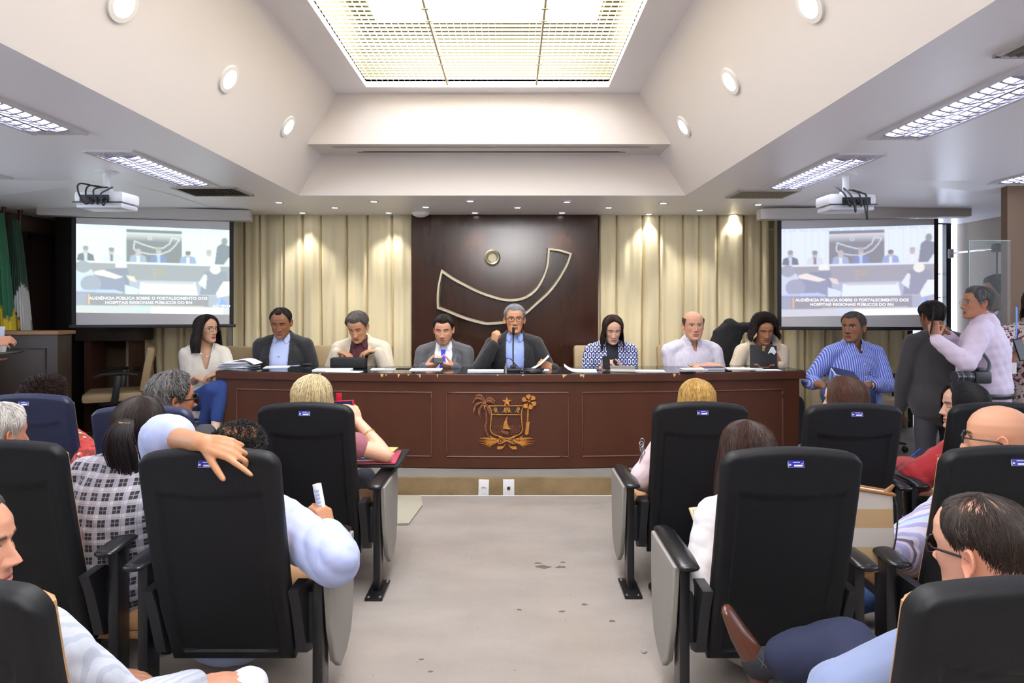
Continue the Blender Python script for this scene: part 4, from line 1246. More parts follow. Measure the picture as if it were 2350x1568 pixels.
def head_geo(h):
    na, nz = 140, 128
    t = np.linspace(-np.pi, np.pi, na, endpoint=False); az = t - .5 * np.sin(t)
    zz = -.12 * np.cos(np.linspace(0, np.pi, nz)); zz = .5 * zz + .5 * np.linspace(-.12, .12, nz); zz = zz + .0085 * np.sin(np.pi * (zz + .02) / .10) * (np.abs(zz + .02) < .10) * -1
    A, Z = np.meshgrid(az, zz)
    p = head_xyz(A, Z, h); x, y, z = p[..., 0].copy(), p[..., 1].copy(), p[..., 2].copy()
    fr = sm(np.cos(A), .1, .6)
    g = lambda u, s_: np.exp(-(u / s_) ** 2)
    ax = np.abs(x)
    d = np.zeros_like(x)
    ns = h.get('nose', 1.0)
    prof = np.interp(z, [-.050, -.045, -.040, -.034, -.026, -.010, .006, .018], [0, .006, .018, .026, .023, .014, .006, 0])
    wing = np.interp(z, [-.045, -.035, -.02, .01], [.0135, .0145, .0095, .0085])
    d += ns * prof * np.exp(-(ax / wing) ** 2.4)
    d += .004 * g(ax - .014, .006) * g(z + .037, .007) * ns
    d -= .0115 * g(ax - .030, .016) * g(z - .008, .012)
    d += .0065 * g(ax - .031, .0105) * g(z - .007, .0085)
    d += h.get('brow', 1.0) * .0045 * g(ax - .028, .02) * g(z - .026, .008)
    d += .006 * g(ax - .046, .016) * g(z + .020, .018) * h.get('cheek', 1.0)
    d -= .003 * g(ax - .040, .014) * g(z + .055, .02) * (2 - h.get('fat', 1.0))
    lw = np.interp(ax, [0, .012, .021, .026], [1, .8, .25, 0])
    d += .0042 * lw * g(z + .0625, .0055) + .0045 * lw * g(z + .0745, .006) - .0045 * lw * g(z + .0685, .0022)
    if h.get('mouth_open'): d -= .006 * np.interp(ax, [0, .014, .02], [1, .8, 0]) * g(z + .0685, .003)
    d -= .0035 * g(ax, .02) * g(z + .086, .006)
    d += .006 * g(ax, .016) * g(z + .103, .012)
    y = y + d * fr
    x = x * (1 + .03 * (h.get('fat', 1.0) - 1) * 3 * g(z + .05, .04))
    # colours of skin, lips, brows, eyes
    sk = np.array(lin(h['skin'])); col = np.ones(x.shape + (3,)) * sk
    red = np.clip(.55 * g(ax - .045, .022) * g(z + .03, .022) + .6 * g(ax, .014) * g(z + .034, .012), 0, 1) * fr
    col = col * (1 - red[..., None] * np.array([.02, .16, .18]))
    lip = (np.clip(lw * 3, 0, 1) * (g(z + .063, .0052) + g(z + .0745, .0058)) * fr).clip(0, 1)
    col = col * (1 - lip[..., None]) + lip[..., None] * np.array(lin(h.get('lips', '#a8665c')))
    ln = (lw > .1) * g(z + .0687, .0017) * fr
    col = col * (1 - .8 * ln[..., None]) + .8 * ln[..., None] * np.array(lin('#4a2622'))
    nos = g(ax - .008, .0036) * g(z + .0425, .0026) * fr
    col = col * (1 - .7 * nos[..., None])
    bz = .0285 - .09 * (ax - .034) ** 2 / .034 - .004 * sm(ax, .045, .055)
    br = (sm(ax, .010, .015) * (1 - sm(ax, .048, .054)) * g((z - bz) * (1 + .25 * sm(ax, .03, .05)), .0046) * 1.25 * fr).clip(0, 1) * h.get('browk', .95)
    col = col * (1 - br[..., None]) + br[..., None] * np.array(lin(h.get('browc', '#2a201c')))
    ex = ax - .0315; ez = z - .0065
    if h.get('eyes', 'open') == 'open':
        eye = ((ex / .0135) ** 2 + (ez / .0052) ** 2 < 1) & (fr > .5)
        col[eye] = lin('#bdb2aa')
        gz = h.get('gaze', 0.0)
        col[eye & ((x - np.sign(x) * .0315 - gz) ** 2 + ez ** 2 < .0062 ** 2)] = lin('#1c120e')
        lash_and_shade = (g(ez - .0056 * np.sqrt(np.clip(1 - (ex / .0155) ** 2, 0, 1)), .0020) * (np.abs(ex) < .0155) * fr * 1.2).clip(0, 1)
    else:
        lash_and_shade = ((g(ez + .0045 - .20 * ex ** 2 / .014, .0024) + .35 * g(ez - .0075, .0022)) * (np.abs(ex) < .0155) * fr * 1.25).clip(0, 1)  # lash line plus shade painted into the lid crease
    col = col * (1 - .8 * lash_and_shade[..., None]) + .8 * lash_and_shade[..., None] * np.array(lin('#2a1a16'))
    bag = .45 * g(ex, .013) * g(z + .007, .004) * fr
    col = col * (1 - bag[..., None] * np.array([.25, .35, .35]))
    if h.get('beard'):
        c_, k_, kind = h['beard']
        if kind == 'full': mk = sm(-z, .030, .05) * (1 - sm(y, .3, .4)) * sm(np.cos(A), -.05, .25) * (1 - g(ax, .017) * g(z + .069, .011) * 1.0)
        elif kind == 'goatee': mk = np.maximum(g(ax, .026) * g(z + .055, .005), sm(-z, .078, .084) * g(ax, .030)) ; mk = np.maximum(mk, .45 * sm(-z, .035, .055) * sm(np.cos(A), -.05, .25))
        else: mk = g(ax, .024) * g(z + .054, .006)
        mk = (mk * (1 - lip)).clip(0, 1) * k_ * (np.random.RandomState(1).rand(*x.shape) * .3 + .7)
        col = col * (1 - mk[..., None]) + mk[..., None] * np.array(lin(c_))
        y = y + mk * .004 * fr * (1 if kind != 'full' else .6)
    vs = np.stack([x, y, z], -1).reshape(-1, 3); cs = col.reshape(-1, 3)
    fs = []
    for j in range(nz - 1):
        for i in range(na):
            a, b = j * na + i, j * na + (i + 1) % na; fs.append((a, b, b + na, a + na))
    fs.append(tuple(reversed(range(na)))); fs.append(tuple(range((nz - 1) * na, nz * na)))
    # ears
    vs = [vs]; cs = [cs]; off = na * nz
    for sg in (-1, 1):
        nr, nt = 9, 26; ev = []
        cx = (.0715 + .001) * h.get('wide', 1.0)
        for side in (0, 1):
            for r in np.linspace(0, 1, nr):
                for k in range(nt):
                    a = 2 * np.pi * k / nt
                    ly = r * np.cos(a) * .0175 * (1 + .1 * np.sin(a)); lz = r * np.sin(a) * (.033 if np.sin(a) > 0 else .030)
                    ly *= 1 - .25 * (np.sin(a) < -.3) * r
                    out = .006 + .016 * (.5 - ly / .035) * h.get('earout', 1.0)
                    if side == 0: out += .0035 * np.exp(-((r - .86) / .13) ** 2) - .007 * np.exp(-(r / .42) ** 2)
                    else: out -= .005 + .010 * (1 - r)
                    ev.append((sg * (cx + out - .006), -.010 + ly - .16 * lz, -.006 + lz))
        ef = []
        for side in (0, 1):
            o = side * nr * nt
            for i in range(nr - 1):
                for k in range(nt):
                    a, b = o + i * nt + k, o + i * nt + (k + 1) % nt
                    ef.append((a, b, b + nt, a + nt) if side == 0 else (b, a, a + nt, b + nt))
        for k in range(nt):
            a, b = (nr - 1) * nt + k, (nr - 1) * nt + (k + 1) % nt; ef.append((a, b, b + nr * nt, a + nr * nt))
        fs += [tuple(i + off for i in f) for f in ef]; off += len(ev)
        vs.append(np.array(ev)); ce = np.ones((len(ev), 3)) * sk * np.array([1.0, .86, .84]); cs.append(ce)
    return np.concatenate(vs), fs, np.concatenate(cs)

HAIRM = mat('hair', '#1a1412', .5, attr=True, spec=.22)
ZMIN = {
    'short': [(0, .076), (12, .077), (26, .080), (38, .083), (50, .070), (62, .042), (74, .012), (84, -.012), (92, .008), (100, .016), (108, -.018), (120, -.045), (150, -.066), (180, -.070)],
    'receding': [(0, .092), (18, .094), (34, .104), (52, .078), (64, .045), (74, .012), (84, -.012), (92, .008), (100, .016), (108, -.018), (120, -.045), (150, -.066), (180, -.070)],
    'ring': [(0, .30), (61, .30), (61.2, .050), (66, .045), (74, .012), (84, -.014), (92, .006), (100, .014), (108, -.02), (120, -.045), (150, -.066), (180, -.070)],
    'long': [(0, .099), (14, .094), (30, .083), (46, .062), (58, .030), (66, .0), (180, .0)],
}
def hair_surface(h, hs):
    """Returns path(az, v) -> local point for v in 0..1 from the crown side to the tips, and the outward direction."""
    tab = ZMIN[hs['line']]; th = hs.get('thick', .012); L = hs.get('len', 0.0); zt = hs.get('ztop', .12)
    flare = hs.get('flare', .15); opn = math.radians(hs.get('open', 60)); part = hs.get('part', 0.0)
    ztr = hs.get('ztop_tab')
    def path(az, v, extra=0.0):
        a = np.abs((az + np.pi) % (2 * np.pi) - np.pi); deg = np.degrees(a)
        zm = np.interp(deg, [t[0] for t in tab], [t[1] for t in tab])
        top = np.interp(deg, [t[0] for t in ztr], [t[1] for t in ztr]) if ztr else zt + 0 * deg
        top = np.maximum(top, zm)
        hang = L * sm(a, opn - .12, opn + .12)
        if hs.get('lenback'): hang = hang * (1 + hs['lenback'] * sm(a, 1.6, 2.6))
        cap = (top - zm); tot = cap + hang
        # crown arc gets a fair share of the samples
        u = v * (cap * 1.0 + .06 + hang) - .06
        down = np.where(u < 0, 0, u)
        zfull = top - down
        z = np.where(zfull > zm, zfull, zm)
        cz = np.where(z > .0835, 1, 0)
        s = np.clip(v * (cap + .06 + hang) / np.maximum(.06 + .0365, 1e-4), 0, 1)
        if zt >= .119 and not ztr:
            zc = .12 - (.0365) * s ** 2; z = np.where(s < 1, np.maximum(zc, zm), np.maximum(.0835 - (v * (cap + .06 + hang) - .0965), zm))
            below = np.maximum(0, -(.0835 - (v * (cap + .06 + hang) - .0965)) + zm)
        else:
            z = np.maximum(top - v * tot, zm); below = np.maximum(0, -(top - v * tot) + zm)
        below = np.minimum(below, hang)
        p = head_xyz(az, z, h)
        c = np.stack([0 * z, -.006 + 0 * z, np.minimum(z, .045)], -1)
        n = p - c; n /= np.linalg.norm(n, axis=-1, keepdims=True) + 1e-9
        edge = sm(v, 0, .06) if (ztr or zt < .119) else 1.0 + 0 * v
        if hs.get('fade', L == 0): edge = edge * (1 - hs.get('fadek', .55) * sm(.055 - z, 0, .055))
        endk = np.where(hang > .01, 1.0, 1 - sm(v, .72, 1.0) * .93)
        vol = 1 + hs.get('vol', 0.0) * sm(z, -.02, .06)
        p = p + n * ((th * vol * edge * endk + extra) [..., None])
        k = below / max(L, 1e-3)
        fl = flare * np.sin(np.clip(k, 0, 1.2) * 1.9) * L
        rad = np.stack([np.sin(az), np.cos(az) * hs.get('radf', .55), 0 * az], -1)
        p = p + rad * (fl + hs.get('puff', 0.0) * np.clip(k * 3, 0, 1))[..., None]
        p[..., 2] -= below
        if hs.get('fwd'): p[..., 1] += hs['fwd'] * below * np.sin(np.clip(a, 0, np.pi)) * (a < 1.9)
        return p, n
    return path
def hair_mesh(h, hs, T, seed=0):
    """Scalp cap plus loose locks, one mesh; T maps head coordinates to the world."""
    rnd = np.random.RandomState(seed)
    path = hair_surface(h, hs)
    tab = ZMIN[hs['line']]
    na, nv = 150, 46
    az = np.linspace(-np.pi, np.pi, na, endpoint=False); v = np.linspace(0, 1, nv)
    A, Vv = np.meshgrid(az, v)
    wav = hs.get('wave', 0.0)
    noise = np.interp(A, az, np.convolve(rnd.randn(na + 4), np.ones(3) / 3, 'same')[:na])
    p, n = path(A, Vv)
    rough = hs.get('rough', .0015)
    p = p + n * (rough * noise * sm(Vv, .0, .4))[..., None]
    if wav: p = p + n * (wav * np.sin(Vv * hs.get('freq', 22) + noise * 1.5 + 2 * np.sin(A * 3)))[..., None] * sm(Vv, .15, .5)[..., None]
    degs = np.degrees(np.abs(A)); zm = np.interp(degs, [t[0] for t in tab], [t[1] for t in tab])
    ok = zm < .10
    c1, c2 = np.array(lin(hs['c1'])), np.array(lin(hs.get('c2', hs['c1'])))
    m1 = np.interp(A, az, rnd.rand(na))
    cc = c1 * (1 - m1[..., None] * hs.get('mix', .5)) + c2 * m1[..., None] * hs.get('mix', .5)
    rootc = hs.get('root')
    if rootc: k = (1 - sm(Vv, .1, .4))[..., None] * .75; cc = cc * (1 - k) + np.array(lin(rootc)) * k
    if hs.get('scalp'):
        k = (hs['scalp'] * sm(p[..., 2], .088, .118) * sm(.05 - p[..., 1], 0, .04) * np.clip(.55 + .5 * m1, 0, 1))[..., None]; cc = cc * (1 - k) + np.array(lin(h['skin'])) * k
    vs = p.reshape(-1, 3); cs = cc.reshape(-1, 3); fs = []
    okf = ok.reshape(-1)
    for j in range(nv - 1):
        for i in range(na):
            a, b = j * na + i, j * na + (i + 1) % na
            if okf[a] and okf[b]: fs.append((a, b, b + na, a + na))
    VS = [vs]; CS = [cs]; off = len(vs)
    ns = hs.get('strands', 700); seg = 6
    A0 = rnd.uniform(-np.pi, np.pi, ns); full = hs.get('full', 0.35)
    zm = np.interp(np.degrees(np.abs(A0)), [t[0] for t in tab], [t[1] for t in tab]); A0 = A0[zm < .10]; ns = len(A0)
    v0 = rnd.uniform(0, 1 - full * .6, ns); v1 = np.minimum(1.0, v0 + full * rnd.uniform(.6, 1.2, ns))
    ext = rnd.uniform(.0, hs.get('fly', .003), ns); wd = rnd.uniform(.6, 1.3, ns) * hs.get('sw', .0018)
    da = rnd.uniform(-1, 1, ns) * hs.get('swirl', .15)
    K = np.linspace(0, 1, seg)[None, :]
    AA = A0[:, None] + da[:, None] * K; VV = v0[:, None] + (v1 - v0)[:, None] * K
    _z = np.interp(np.degrees(np.abs((AA + np.pi) % (2 * np.pi) - np.pi)), [t[0] for t in tab], [t[1] for t in tab]); _k = (_z < .10).all(1)
    AA, VV, ext, wd, v0 = AA[_k], VV[_k], ext[_k], wd[_k], v0[_k]; ns = len(AA)
    pp, nn = path(AA, VV, ext[:, None] * (.3 + K) + .0006)
    cu_ = hs.get('curl', 0.0)
    if cu_:
        ph = rnd.rand(ns, 1) * 6.28; fr_ = rnd.uniform(.8, 1.3, (ns, 1)) * hs.get('cfreq', 6.0)
        tang = np.stack([np.cos(AA), -np.sin(AA), 0 * AA], -1)
        pp = pp + nn * (cu_ * np.sin(K * fr_ + ph))[..., None] + tang * (cu_ * np.cos(K * fr_ + ph))[..., None]
        pp[..., 2] += cu_ * .6 * np.sin(K * fr_ * .7 + ph)
    if hs.get('scalp'):
        keep = ~((pp[:, 2, 2] > .100) & (rnd.rand(ns) < hs['scalp'] * .95)); pp, nn, wd, VV = pp[keep], nn[keep], wd[keep], VV[keep]; ns = len(pp)
    t_ = np.gradient(pp, axis=1); side = np.cross(t_, nn); side /= np.linalg.norm(side, axis=-1, keepdims=True) + 1e-9
    ww = (wd[:, None] * (1 - .75 * K ** 2))[..., None]
    le, ri, mid = pp - side * ww, pp + side * ww, pp + nn * ww * .8
    sv = np.stack([le, mid, ri], 2).reshape(-1, 3)
    mm = rnd.rand(ns) * hs.get('mix', .5) * 1.6
    sc = c1 * (1 - np.clip(mm, 0, 1)[:, None]) + c2 * np.clip(mm, 0, 1)[:, None]
    sc = sc * rnd.uniform(.82, 1.12, (ns, 1))
    sc = np.repeat(sc[:, None, :], seg * 3, 1)
    if rootc:
        k = (1 - sm(np.repeat(VV, 3, 1), .08, .32))[..., None] * .7; sc = sc * (1 - k) + np.array(lin(rootc)) * k
    CS.append(sc.reshape(-1, 3)); VS.append(sv)
    for s in range(ns):
        o = off + s * seg * 3
        for k in range(seg - 1):
            a = o + k * 3; fs += [(a, a + 1, a + 4, a + 3), (a + 1, a + 2, a + 5, a + 4)]
    mb = MB(); X = np.concatenate(VS); X = X * 1.0
    mb.v = [tuple(T(q)) for q in X]; mb.f = fs; mb.c = [tuple(c) for c in np.concatenate(CS)]
    return mb

def bun(T, c, r, col, seed=0, n=260):
    """Twisted knot or bundle of hair as extra geometry."""
    rnd = random.Random(seed); m = MB()
    for k in range(n):
        a = rnd.uniform(0, 6.28); b = rnd.uniform(-1, 1); q = []
        ax = V((rnd.gauss(0, 1), rnd.gauss(0, 1), rnd.gauss(0, 1))).normalized()
        s0 = V((math.cos(a) * math.sqrt(1 - b * b), math.sin(a) * math.sqrt(1 - b * b), b))
        for i in range(6):
            w = Quaternion(ax, i * .22) @ s0
            q.append(T(V(c) + V((w.x * r[0], w.y * r[1], w.z * r[2])) * rnd.uniform(.97, 1.03)))
        cc = tuple(x * rnd.uniform(.6, 1.5) for x in lin(col)); m.tube(q, .0022, 4, col=cc)
    return m

# ---- hands
FING = [(.026, .088, (.043, .026, .021), .0092), (.0085, .092, (.047, .029, .022), .0094), (-.010, .087, (.043, .027, .021), .0090), (-.027, .077, (.033, .020, .019), .0080)]
CURLS = {'relaxed': (.30, .40, .25), 'flat': (.06, .08, .05), 'hold': (.75, .85, .5), 'fist': (1.35, 1.65, 1.0), 'grip': (1.0, 1.25, .7), 'type': (.45, .75, .4)}
def hand_prims(m, w, d, n, side, pose='relaxed', s=1.0, spread=.10, thumb=(.62, .68, .36), tcurl=.25, curls=None):
    """Palm and five fingers as closed tubes. w wrist, d finger direction, n palm normal."""
    d = V(d).normalized(); n = V(n); n = (n - d * n.dot(d)).normalized()
    t = d.cross(n) if side == 'R' else n.cross(d)
    w = V(w)
    cu = curls or [CURLS[pose] if isinstance(pose, str) else pose] * 4
    K = []
    for i, (o, f, ln, r) in enumerate(FING):
        k = w + (t * o + d * f) * s; K.append(k)
        m.tube([w + t * o * .62 * s + d * .004 * s, w + (t * o * .85 + d * f * .55) * s - n * .003 * s, k], [(.0125 * s, .0115 * s), (.0125 * s, .0125 * s), (.0108 * s, .0108 * s)], 8, xdir=tuple(t))
    m.tube([w + (t * .016 + d * .03 + n * .005) * s, w + (t * .012 + d * .068 + n * .004) * s], [.016 * s, .010 * s], 8)
    m.tube([w + (-t * .016 + d * .02 + n * .005) * s, w + (-t * .02 + d * .062 + n * .003) * s], [.013 * s, .009 * s], 8)
    m.tube([w - d * .014 * s, w + d * .012 * s], [(.027 * s, .020 * s), (.028 * s, .018 * s)], 10, xdir=tuple(t))
    for i, (o, f, ln, r) in enumerate(FING):
        p = K[i]; a = spread * (1.5 - i) * .8; dd = (d * math.cos(a) + t * math.sin(a)).normalized(); nn = n
        pts = [p]; rad = [r * 1.08 * s]
        ang = 0
        for j in range(3):
            ang += cu[i][j]
            v = dd * math.cos(ang) + nn * math.sin(ang)
            p = p + v * ln[j] * s; pts.append(p); rad.append(r * (1.0, .92, .80)[j] * s)
        m.limb(pts, rad, 10)
    b = w + (t * .021 + d * .022 + n * .006) * s
    v = (t * thumb[0] + d * thumb[1] + n * thumb[2]).normalized()
    pts = [b, b + v * .043 * s]; v2 = (v + d * tcurl + n * tcurl * .4).normalized(); pts.append(pts[-1] + v2 * .034 * s)
    v3 = (v2 + d * tcurl * .8).normalized(); pts.append(pts[-1] + v3 * .027 * s)
    m.limb(pts, [.0145 * s, .0115 * s, .0105 * s, .0088 * s], 10)
    return dict(w=w, d=d, n=n, t=t, palm=w + (d * .07 + n * .02) * s, s=s)

HK = dict(fist=dict(pose='fist', thumb=(.30, .62, .72), tcurl=.55), hold=dict(pose='hold', thumb=(.5, .7, .5), tcurl=.3), grip=dict(pose='grip', thumb=(.4, .65, .65), tcurl=.4))
def ik(a, b, l1, l2, pole):
    d = b - a; L = d.length; mx = (l1 + l2) * .995
    if L > mx: b = a + d * (mx / L); d = b - a; L = mx
    u = d / L; x = (l1 * l1 - l2 * l2 + L * L) / (2 * L); h = math.sqrt(max(0, l1 * l1 - x * x))
    p = V(pole); p = p - u * p.dot(u)
    p = p.normalized() if p.length > 1e-5 else u.orthogonal().normalized()
    return a + u * x + p * h, b

def wrinkle(me, amp, seed, scale=1.0, keep=None):
    rs_ = np.random.RandomState(seed); p = mverts(me); n = mnormals(me); f = np.zeros(len(p))
    for k in range(7):
        wl = rs_.uniform(.055, .15) * scale; dr = rs_.randn(3); dr /= np.linalg.norm(dr); dr2 = rs_.randn(3) * 9
        f += np.abs(np.sin((p @ dr) * 3.14 / wl + 1.3 * np.sin(p @ dr2 + rs_.rand() * 6) + rs_.rand() * 6)) * rs_.uniform(.4, 1)
    f = f / 7 - .45
    setverts(me, p + n * (f * amp * 3.4)[:, None])

def pip(poly, x, z):
    ins = np.zeros(len(x), bool); n = len(poly)
    for i in range(n):
        (x1, z1), (x2, z2) = poly[i], poly[(i + 1) % n]
        if z1 == z2: continue
        ins ^= ((z1 > z) != (z2 > z)) & (x < (x2 - x1) * (z - z1) / (z2 - z1) + x1)
    return ins

TORSO = [(-.10, .168, .125), (0, .178, .132), (.12, .172, .122), (.25, .160, .115), (.40, .166, .120), (.58, .175, .124), (.74, .172, .114), (.86, .150, .096), (.94, .105, .075), (1.0, .066, .062)]
SHOEM = mat('shoe_black', '#16130f', .3)

class Person:
    def __init__(s, label, hc, yaw=0.0, lean=0.0, side=0.0, sc=1.0, head=(0, 0, 0), hd=None, hair=None, skin='#c48e6c',
                 girth=1.0, sw=1.0, slouch=0.0, stand=False, floor=0.0, voxel=.0065, neck=1.0, seed=0, twist=None, tl=.50):
        s.sc = sc; s.yaw = yaw; s.seed = seed; s.vox = voxel; s.skin = skin; s.girth = girth; s.floor = floor; s.stand = stand
        s.label = label
        B = Rz(yaw) @ Rx(-lean) @ Ry(side); s.B = B
        s.hc = V(hc)
        s.R = Rz(yaw + head[0]) @ Rx(-head[1]) @ Ry(head[2])
        s.nb = s.hc + (s.R @ V((0, -.02, -.075)) + B @ V((0, -.02, -.070 * neck))) * sc
        s.hip = s.nb - B @ V((0, 0, tl)) * sc
        s.tl = tl
        s.slouch = slouch
        s.sh = {k: s.hip + B @ V((g * .172 * sw, .0, tl * .865)) * sc for k, g in (('R', 1), ('L', -1))}
        s.hd = dict(hd or {}); s.hd['skin'] = skin
        s.T = lambda q: s.hc + s.R @ V(q) * sc
        s.hairspec = hair
        s.m = MB(); s.arm = {}; s.hand = {}
        base = V((s.hip.x, s.hip.y, floor)); s.base = base
        Bt = s.B if twist is None else twist
        s.legs_done = False
    def spine(s, t, ease=0.0, gx=1.0):
        """Point on the spine and the body's half width / depth there."""
        rx = np.interp(t, [q[0] for q in TORSO], [q[1] for q in TORSO]); ry = np.interp(t, [q[0] for q in TORSO], [q[2] for q in TORSO])
        gk = 1 + (s.girth - 1) * float(np.interp(t, [-.1, .25, .6, .9, 1], [.8, 1.3, .9, .25, 0]))
        p = s.hip + s.B @ V((0, -.012 + (s.girth - 1) * .05 * math.sin(max(0, min(1, t)) * math.pi) - s.slouch * math.sin(math.pi * max(0, min(1, t))), s.tl * t)) * s.sc
        return p, (rx * (1 + (gk - 1) * .6) + ease) * s.sc * gx, (ry * gk + ease) * s.sc
    def torso(s, m, t0, t1, ease, gx=1.0, n=12, hem=0.0):
        pts = []; rad = []
        for i in range(n + 1):
            t = t0 + (t1 - t0) * i / n; p, a, b = s.spine(t, ease, gx); k = 1 + hem * (1 - i / n) ** 2
            pts.append(p); rad.append((a * k, b * k))
        m.tube(pts, rad, 24, xdir=tuple(s.B @ V((1, 0, 0))), cap=True)
        return m
    def shoulders(s, m, r, ease=0.0):
        for k in 'RL':
            a, _, _ = s.spine(.93); m.tube([a + s.B @ V((0, 0, .0)), s.sh[k].lerp(a, .45) + s.B @ V((0, 0, .012)) * s.sc, s.sh[k]], [(.055 + ease) * s.sc, (.060 + ease) * s.sc, (r + ease) * s.sc], 12)
    def set_arm(s, k, w, pole, d=None, n=None, pose='relaxed', elbow=None, **hk):
        """Wrist at world point w; elbow bends towards pole."""
        w = V(w)
        l1, l2 = .285 * s.sc, .255 * s.sc
        if elbow is not None: e = V(elbow); wr = w
        else: e, wr = ik(s.sh[k], w, l1, l2, pole)
        d = V(d) if d is not None else (wr - e)
        n = V(n) if n is not None else V((0, 0, -1))
        s.arm[k] = (s.sh[k], e, wr, d, n)
        s.hand[k] = hand_prims(s.m, wr, d, n, k, pose, s.sc * hk.pop('hs', 1.0), **hk)
    def rest_arms(s):
        for k, g in (('R', 1), ('L', -1)):
            if k in s.arm: continue
            if s.stand: w = s.sh[k] + Rz(s.yaw) @ V((g * .06, .02, -.50)) * s.sc; s.set_arm(k, w, Rz(s.yaw) @ V((g, -.5, 0)), d=(0, 0, -1), n=Rz(s.yaw) @ V((-g, 0, 0)))
            else: w = s.hip + Rz(s.yaw) @ V((g * .12, .34, .13)) * s.sc; s.set_arm(k, w, Rz(s.yaw) @ V((g, -.4, -.4)), d=Rz(s.yaw) @ V((-g * .5, 1, -.15)), n=(0, 0, -1))
    def skeleton_legs(s, knees=None, ankles=None):
        Y = Rz(s.yaw); s.leg = {}
        for k, g in (('R', 1), ('L', -1)):
            h0 = s.hip + Y @ V((g * .09, .0, -.01)) * s.sc
            if s.stand:
                fl = s.floor + .075 * s.sc; kn = V((h0.x, h0.y, (h0.z + fl) / 2 + .02)) + Y @ V((g * .005, .012, 0)); an = V((h0.x, h0.y, fl)) + Y @ V((g * .015, -.01, 0))
            else:
                kn = h0 + Y @ V((g * .05, .41, .03)) * s.sc; kn.z = max(kn.z, s.floor + .40)
                an = V((kn.x, kn.y, s.floor + .075)) + Y @ V((0, .05, 0)) * s.sc
            if knees and k in knees: kn = V(knees[k])
            if ankles and k in ankles: an = V(ankles[k])
            s.leg[k] = (h0, kn, an)
    def finish(s, top=None, bottom='#20222c', bottom_mat=None, shoe=None, sleeve=1.0, ease=.016, hem=-.10, inner=None, vcut=None, amp=.0045, collar=None,
               knees=None, ankles=None, topname='shirt', sleeve_ease=.012, cuff=None, legs=True, bottomname='trousers', neckline=None, footdir=None, loose=1.0, hemk=.04, shoek=1.0, legk=1.0, hemflare=.05, topt=.985):
        sc = s.sc; s.rest_arms(); s.skeleton_legs(knees, ankles)
        m = s.m
        # ---- body skin (continuous)
        s.torso(m, -.05, .97, -.012); s.shoulders(m, .050, -.010)
        nk = s.hc + s.R @ V((0, -.012, -.045)) * sc
        m.tube([s.spine(.90)[0], s.nb + s.B @ V((0, .0, .015)) * sc, nk], [(.062 * sc, .060 * sc), (.056 * sc * s.hd.get('nk', 1), .056 * sc * s.hd.get('nk', 1)), (.054 * sc * s.hd.get('nk', 1), .056 * sc)], 16, xdir=tuple(s.R @ V((1, 0, 0))))
        for k in s.arm:
            a, e, w, d, n = s.arm[k]; mid = e.lerp(w, .3)
            m.limb([a, a.lerp(e, .45), e, mid, w], [.048 * sc, .044 * sc, .038 * sc, .040 * sc, (.029 * sc, .024 * sc)], 12, xdir=tuple(V(d).cross(V(n)).normalized()) if V(d).cross(V(n)).length > 1e-3 else (1, 0, 0))
        if legs:
            for k in s.leg:
                h0, kn, an = s.leg[k]; m.limb([h0, h0.lerp(kn, .5), kn, kn.lerp(an, .35), an], [.075 * sc, .066 * sc, .052 * sc, .050 * sc, .036 * sc], 12)
        me = remesh(m, s.vox, int(5 * (.0065 / s.vox) ** 1.7))
        vb = mverts(me); nb_ = len(vb)
        fb = [tuple(p.vertices) for p in me.polygons]; bpy.data.meshes.remove(me)
        hv, hf, hcol = head_geo(s.hd)
        T = lambda q: s.hc + s.R @ V(q) * sc
        s.T = T
        Rm = np.array(s.R) * sc
        hw = hv @ Rm.T + np.array(s.hc)
        o = np.array(s.base)
        allv = np.concatenate([vb, hw]) - o
        fa = fb + [tuple(i + nb_ for i in f) for f in hf]
        me = bpy.data.meshes.new('person'); me.from_pydata(allv.tolist(), [], fa); me.update()
        c = np.ones((len(allv), 4), np.float32); c[:nb_, :3] = np.array(lin(s.skin)); c[nb_:, :3] = hcol
        ca = me.color_attributes.new('Col', 'FLOAT_COLOR', 'POINT'); ca.data.foreach_set('color', c.ravel())
        s.ob = link('person', me, SKIN, origin=s.base); me.shade_smooth(); s.ob['_o'] = tuple(s.base)
        tag(s.ob, s.label, 'person')
        # ---- clothes
        s.garm = {}
        if inner:
            g = MB(); s.torso(g, -.05, .975, ease * .4); s.shoulders(g, .052, 0)
            s.cloth('shirt', g, inner, .0015, voxel=.008)
        if top:
            g = MB(); s.torso(g, hem, topt, ease, 1.0, 14, hemflare); s.shoulders(g, .056, ease * .55)
            for k in s.arm:
                a, e, w, d, n = s.arm[k]; q = sleeve if isinstance(sleeve, (int, float)) else sleeve[k]
                en = w.lerp(e, -.02) if q >= 1 else None
                se = sleeve_ease * loose
                if q >= 1: g.limb([a, a.lerp(e, .5), e, e.lerp(w, .45), w.lerp(e, .03)], [(.058 + se) * sc, (.052 + se) * sc, (.047 + se) * sc, (.043 + se * .9) * sc, (.033 + se * .7) * sc], 14)
                elif q > .5: f = (q - .5) * 2; g.limb([a, a.lerp(e, .5), e, e.lerp(w, f * .6), e.lerp(w, f)], [(.058 + se) * sc, (.052 + se) * sc, (.047 + se) * sc, (.045 + se) * sc, (.043 + se) * sc], 14)
                elif q > 0: f = q * 2; g.limb([a, a.lerp(e, f * .6), a.lerp(e, f)], [(.058 + se) * sc, (.055 + se * 1.3) * sc, (.054 + se * 1.7) * sc], 14)
            s.cloth(topname, g, top, amp, cut=vcut or neckline, voxel=max(.0075, s.vox * 1.1))
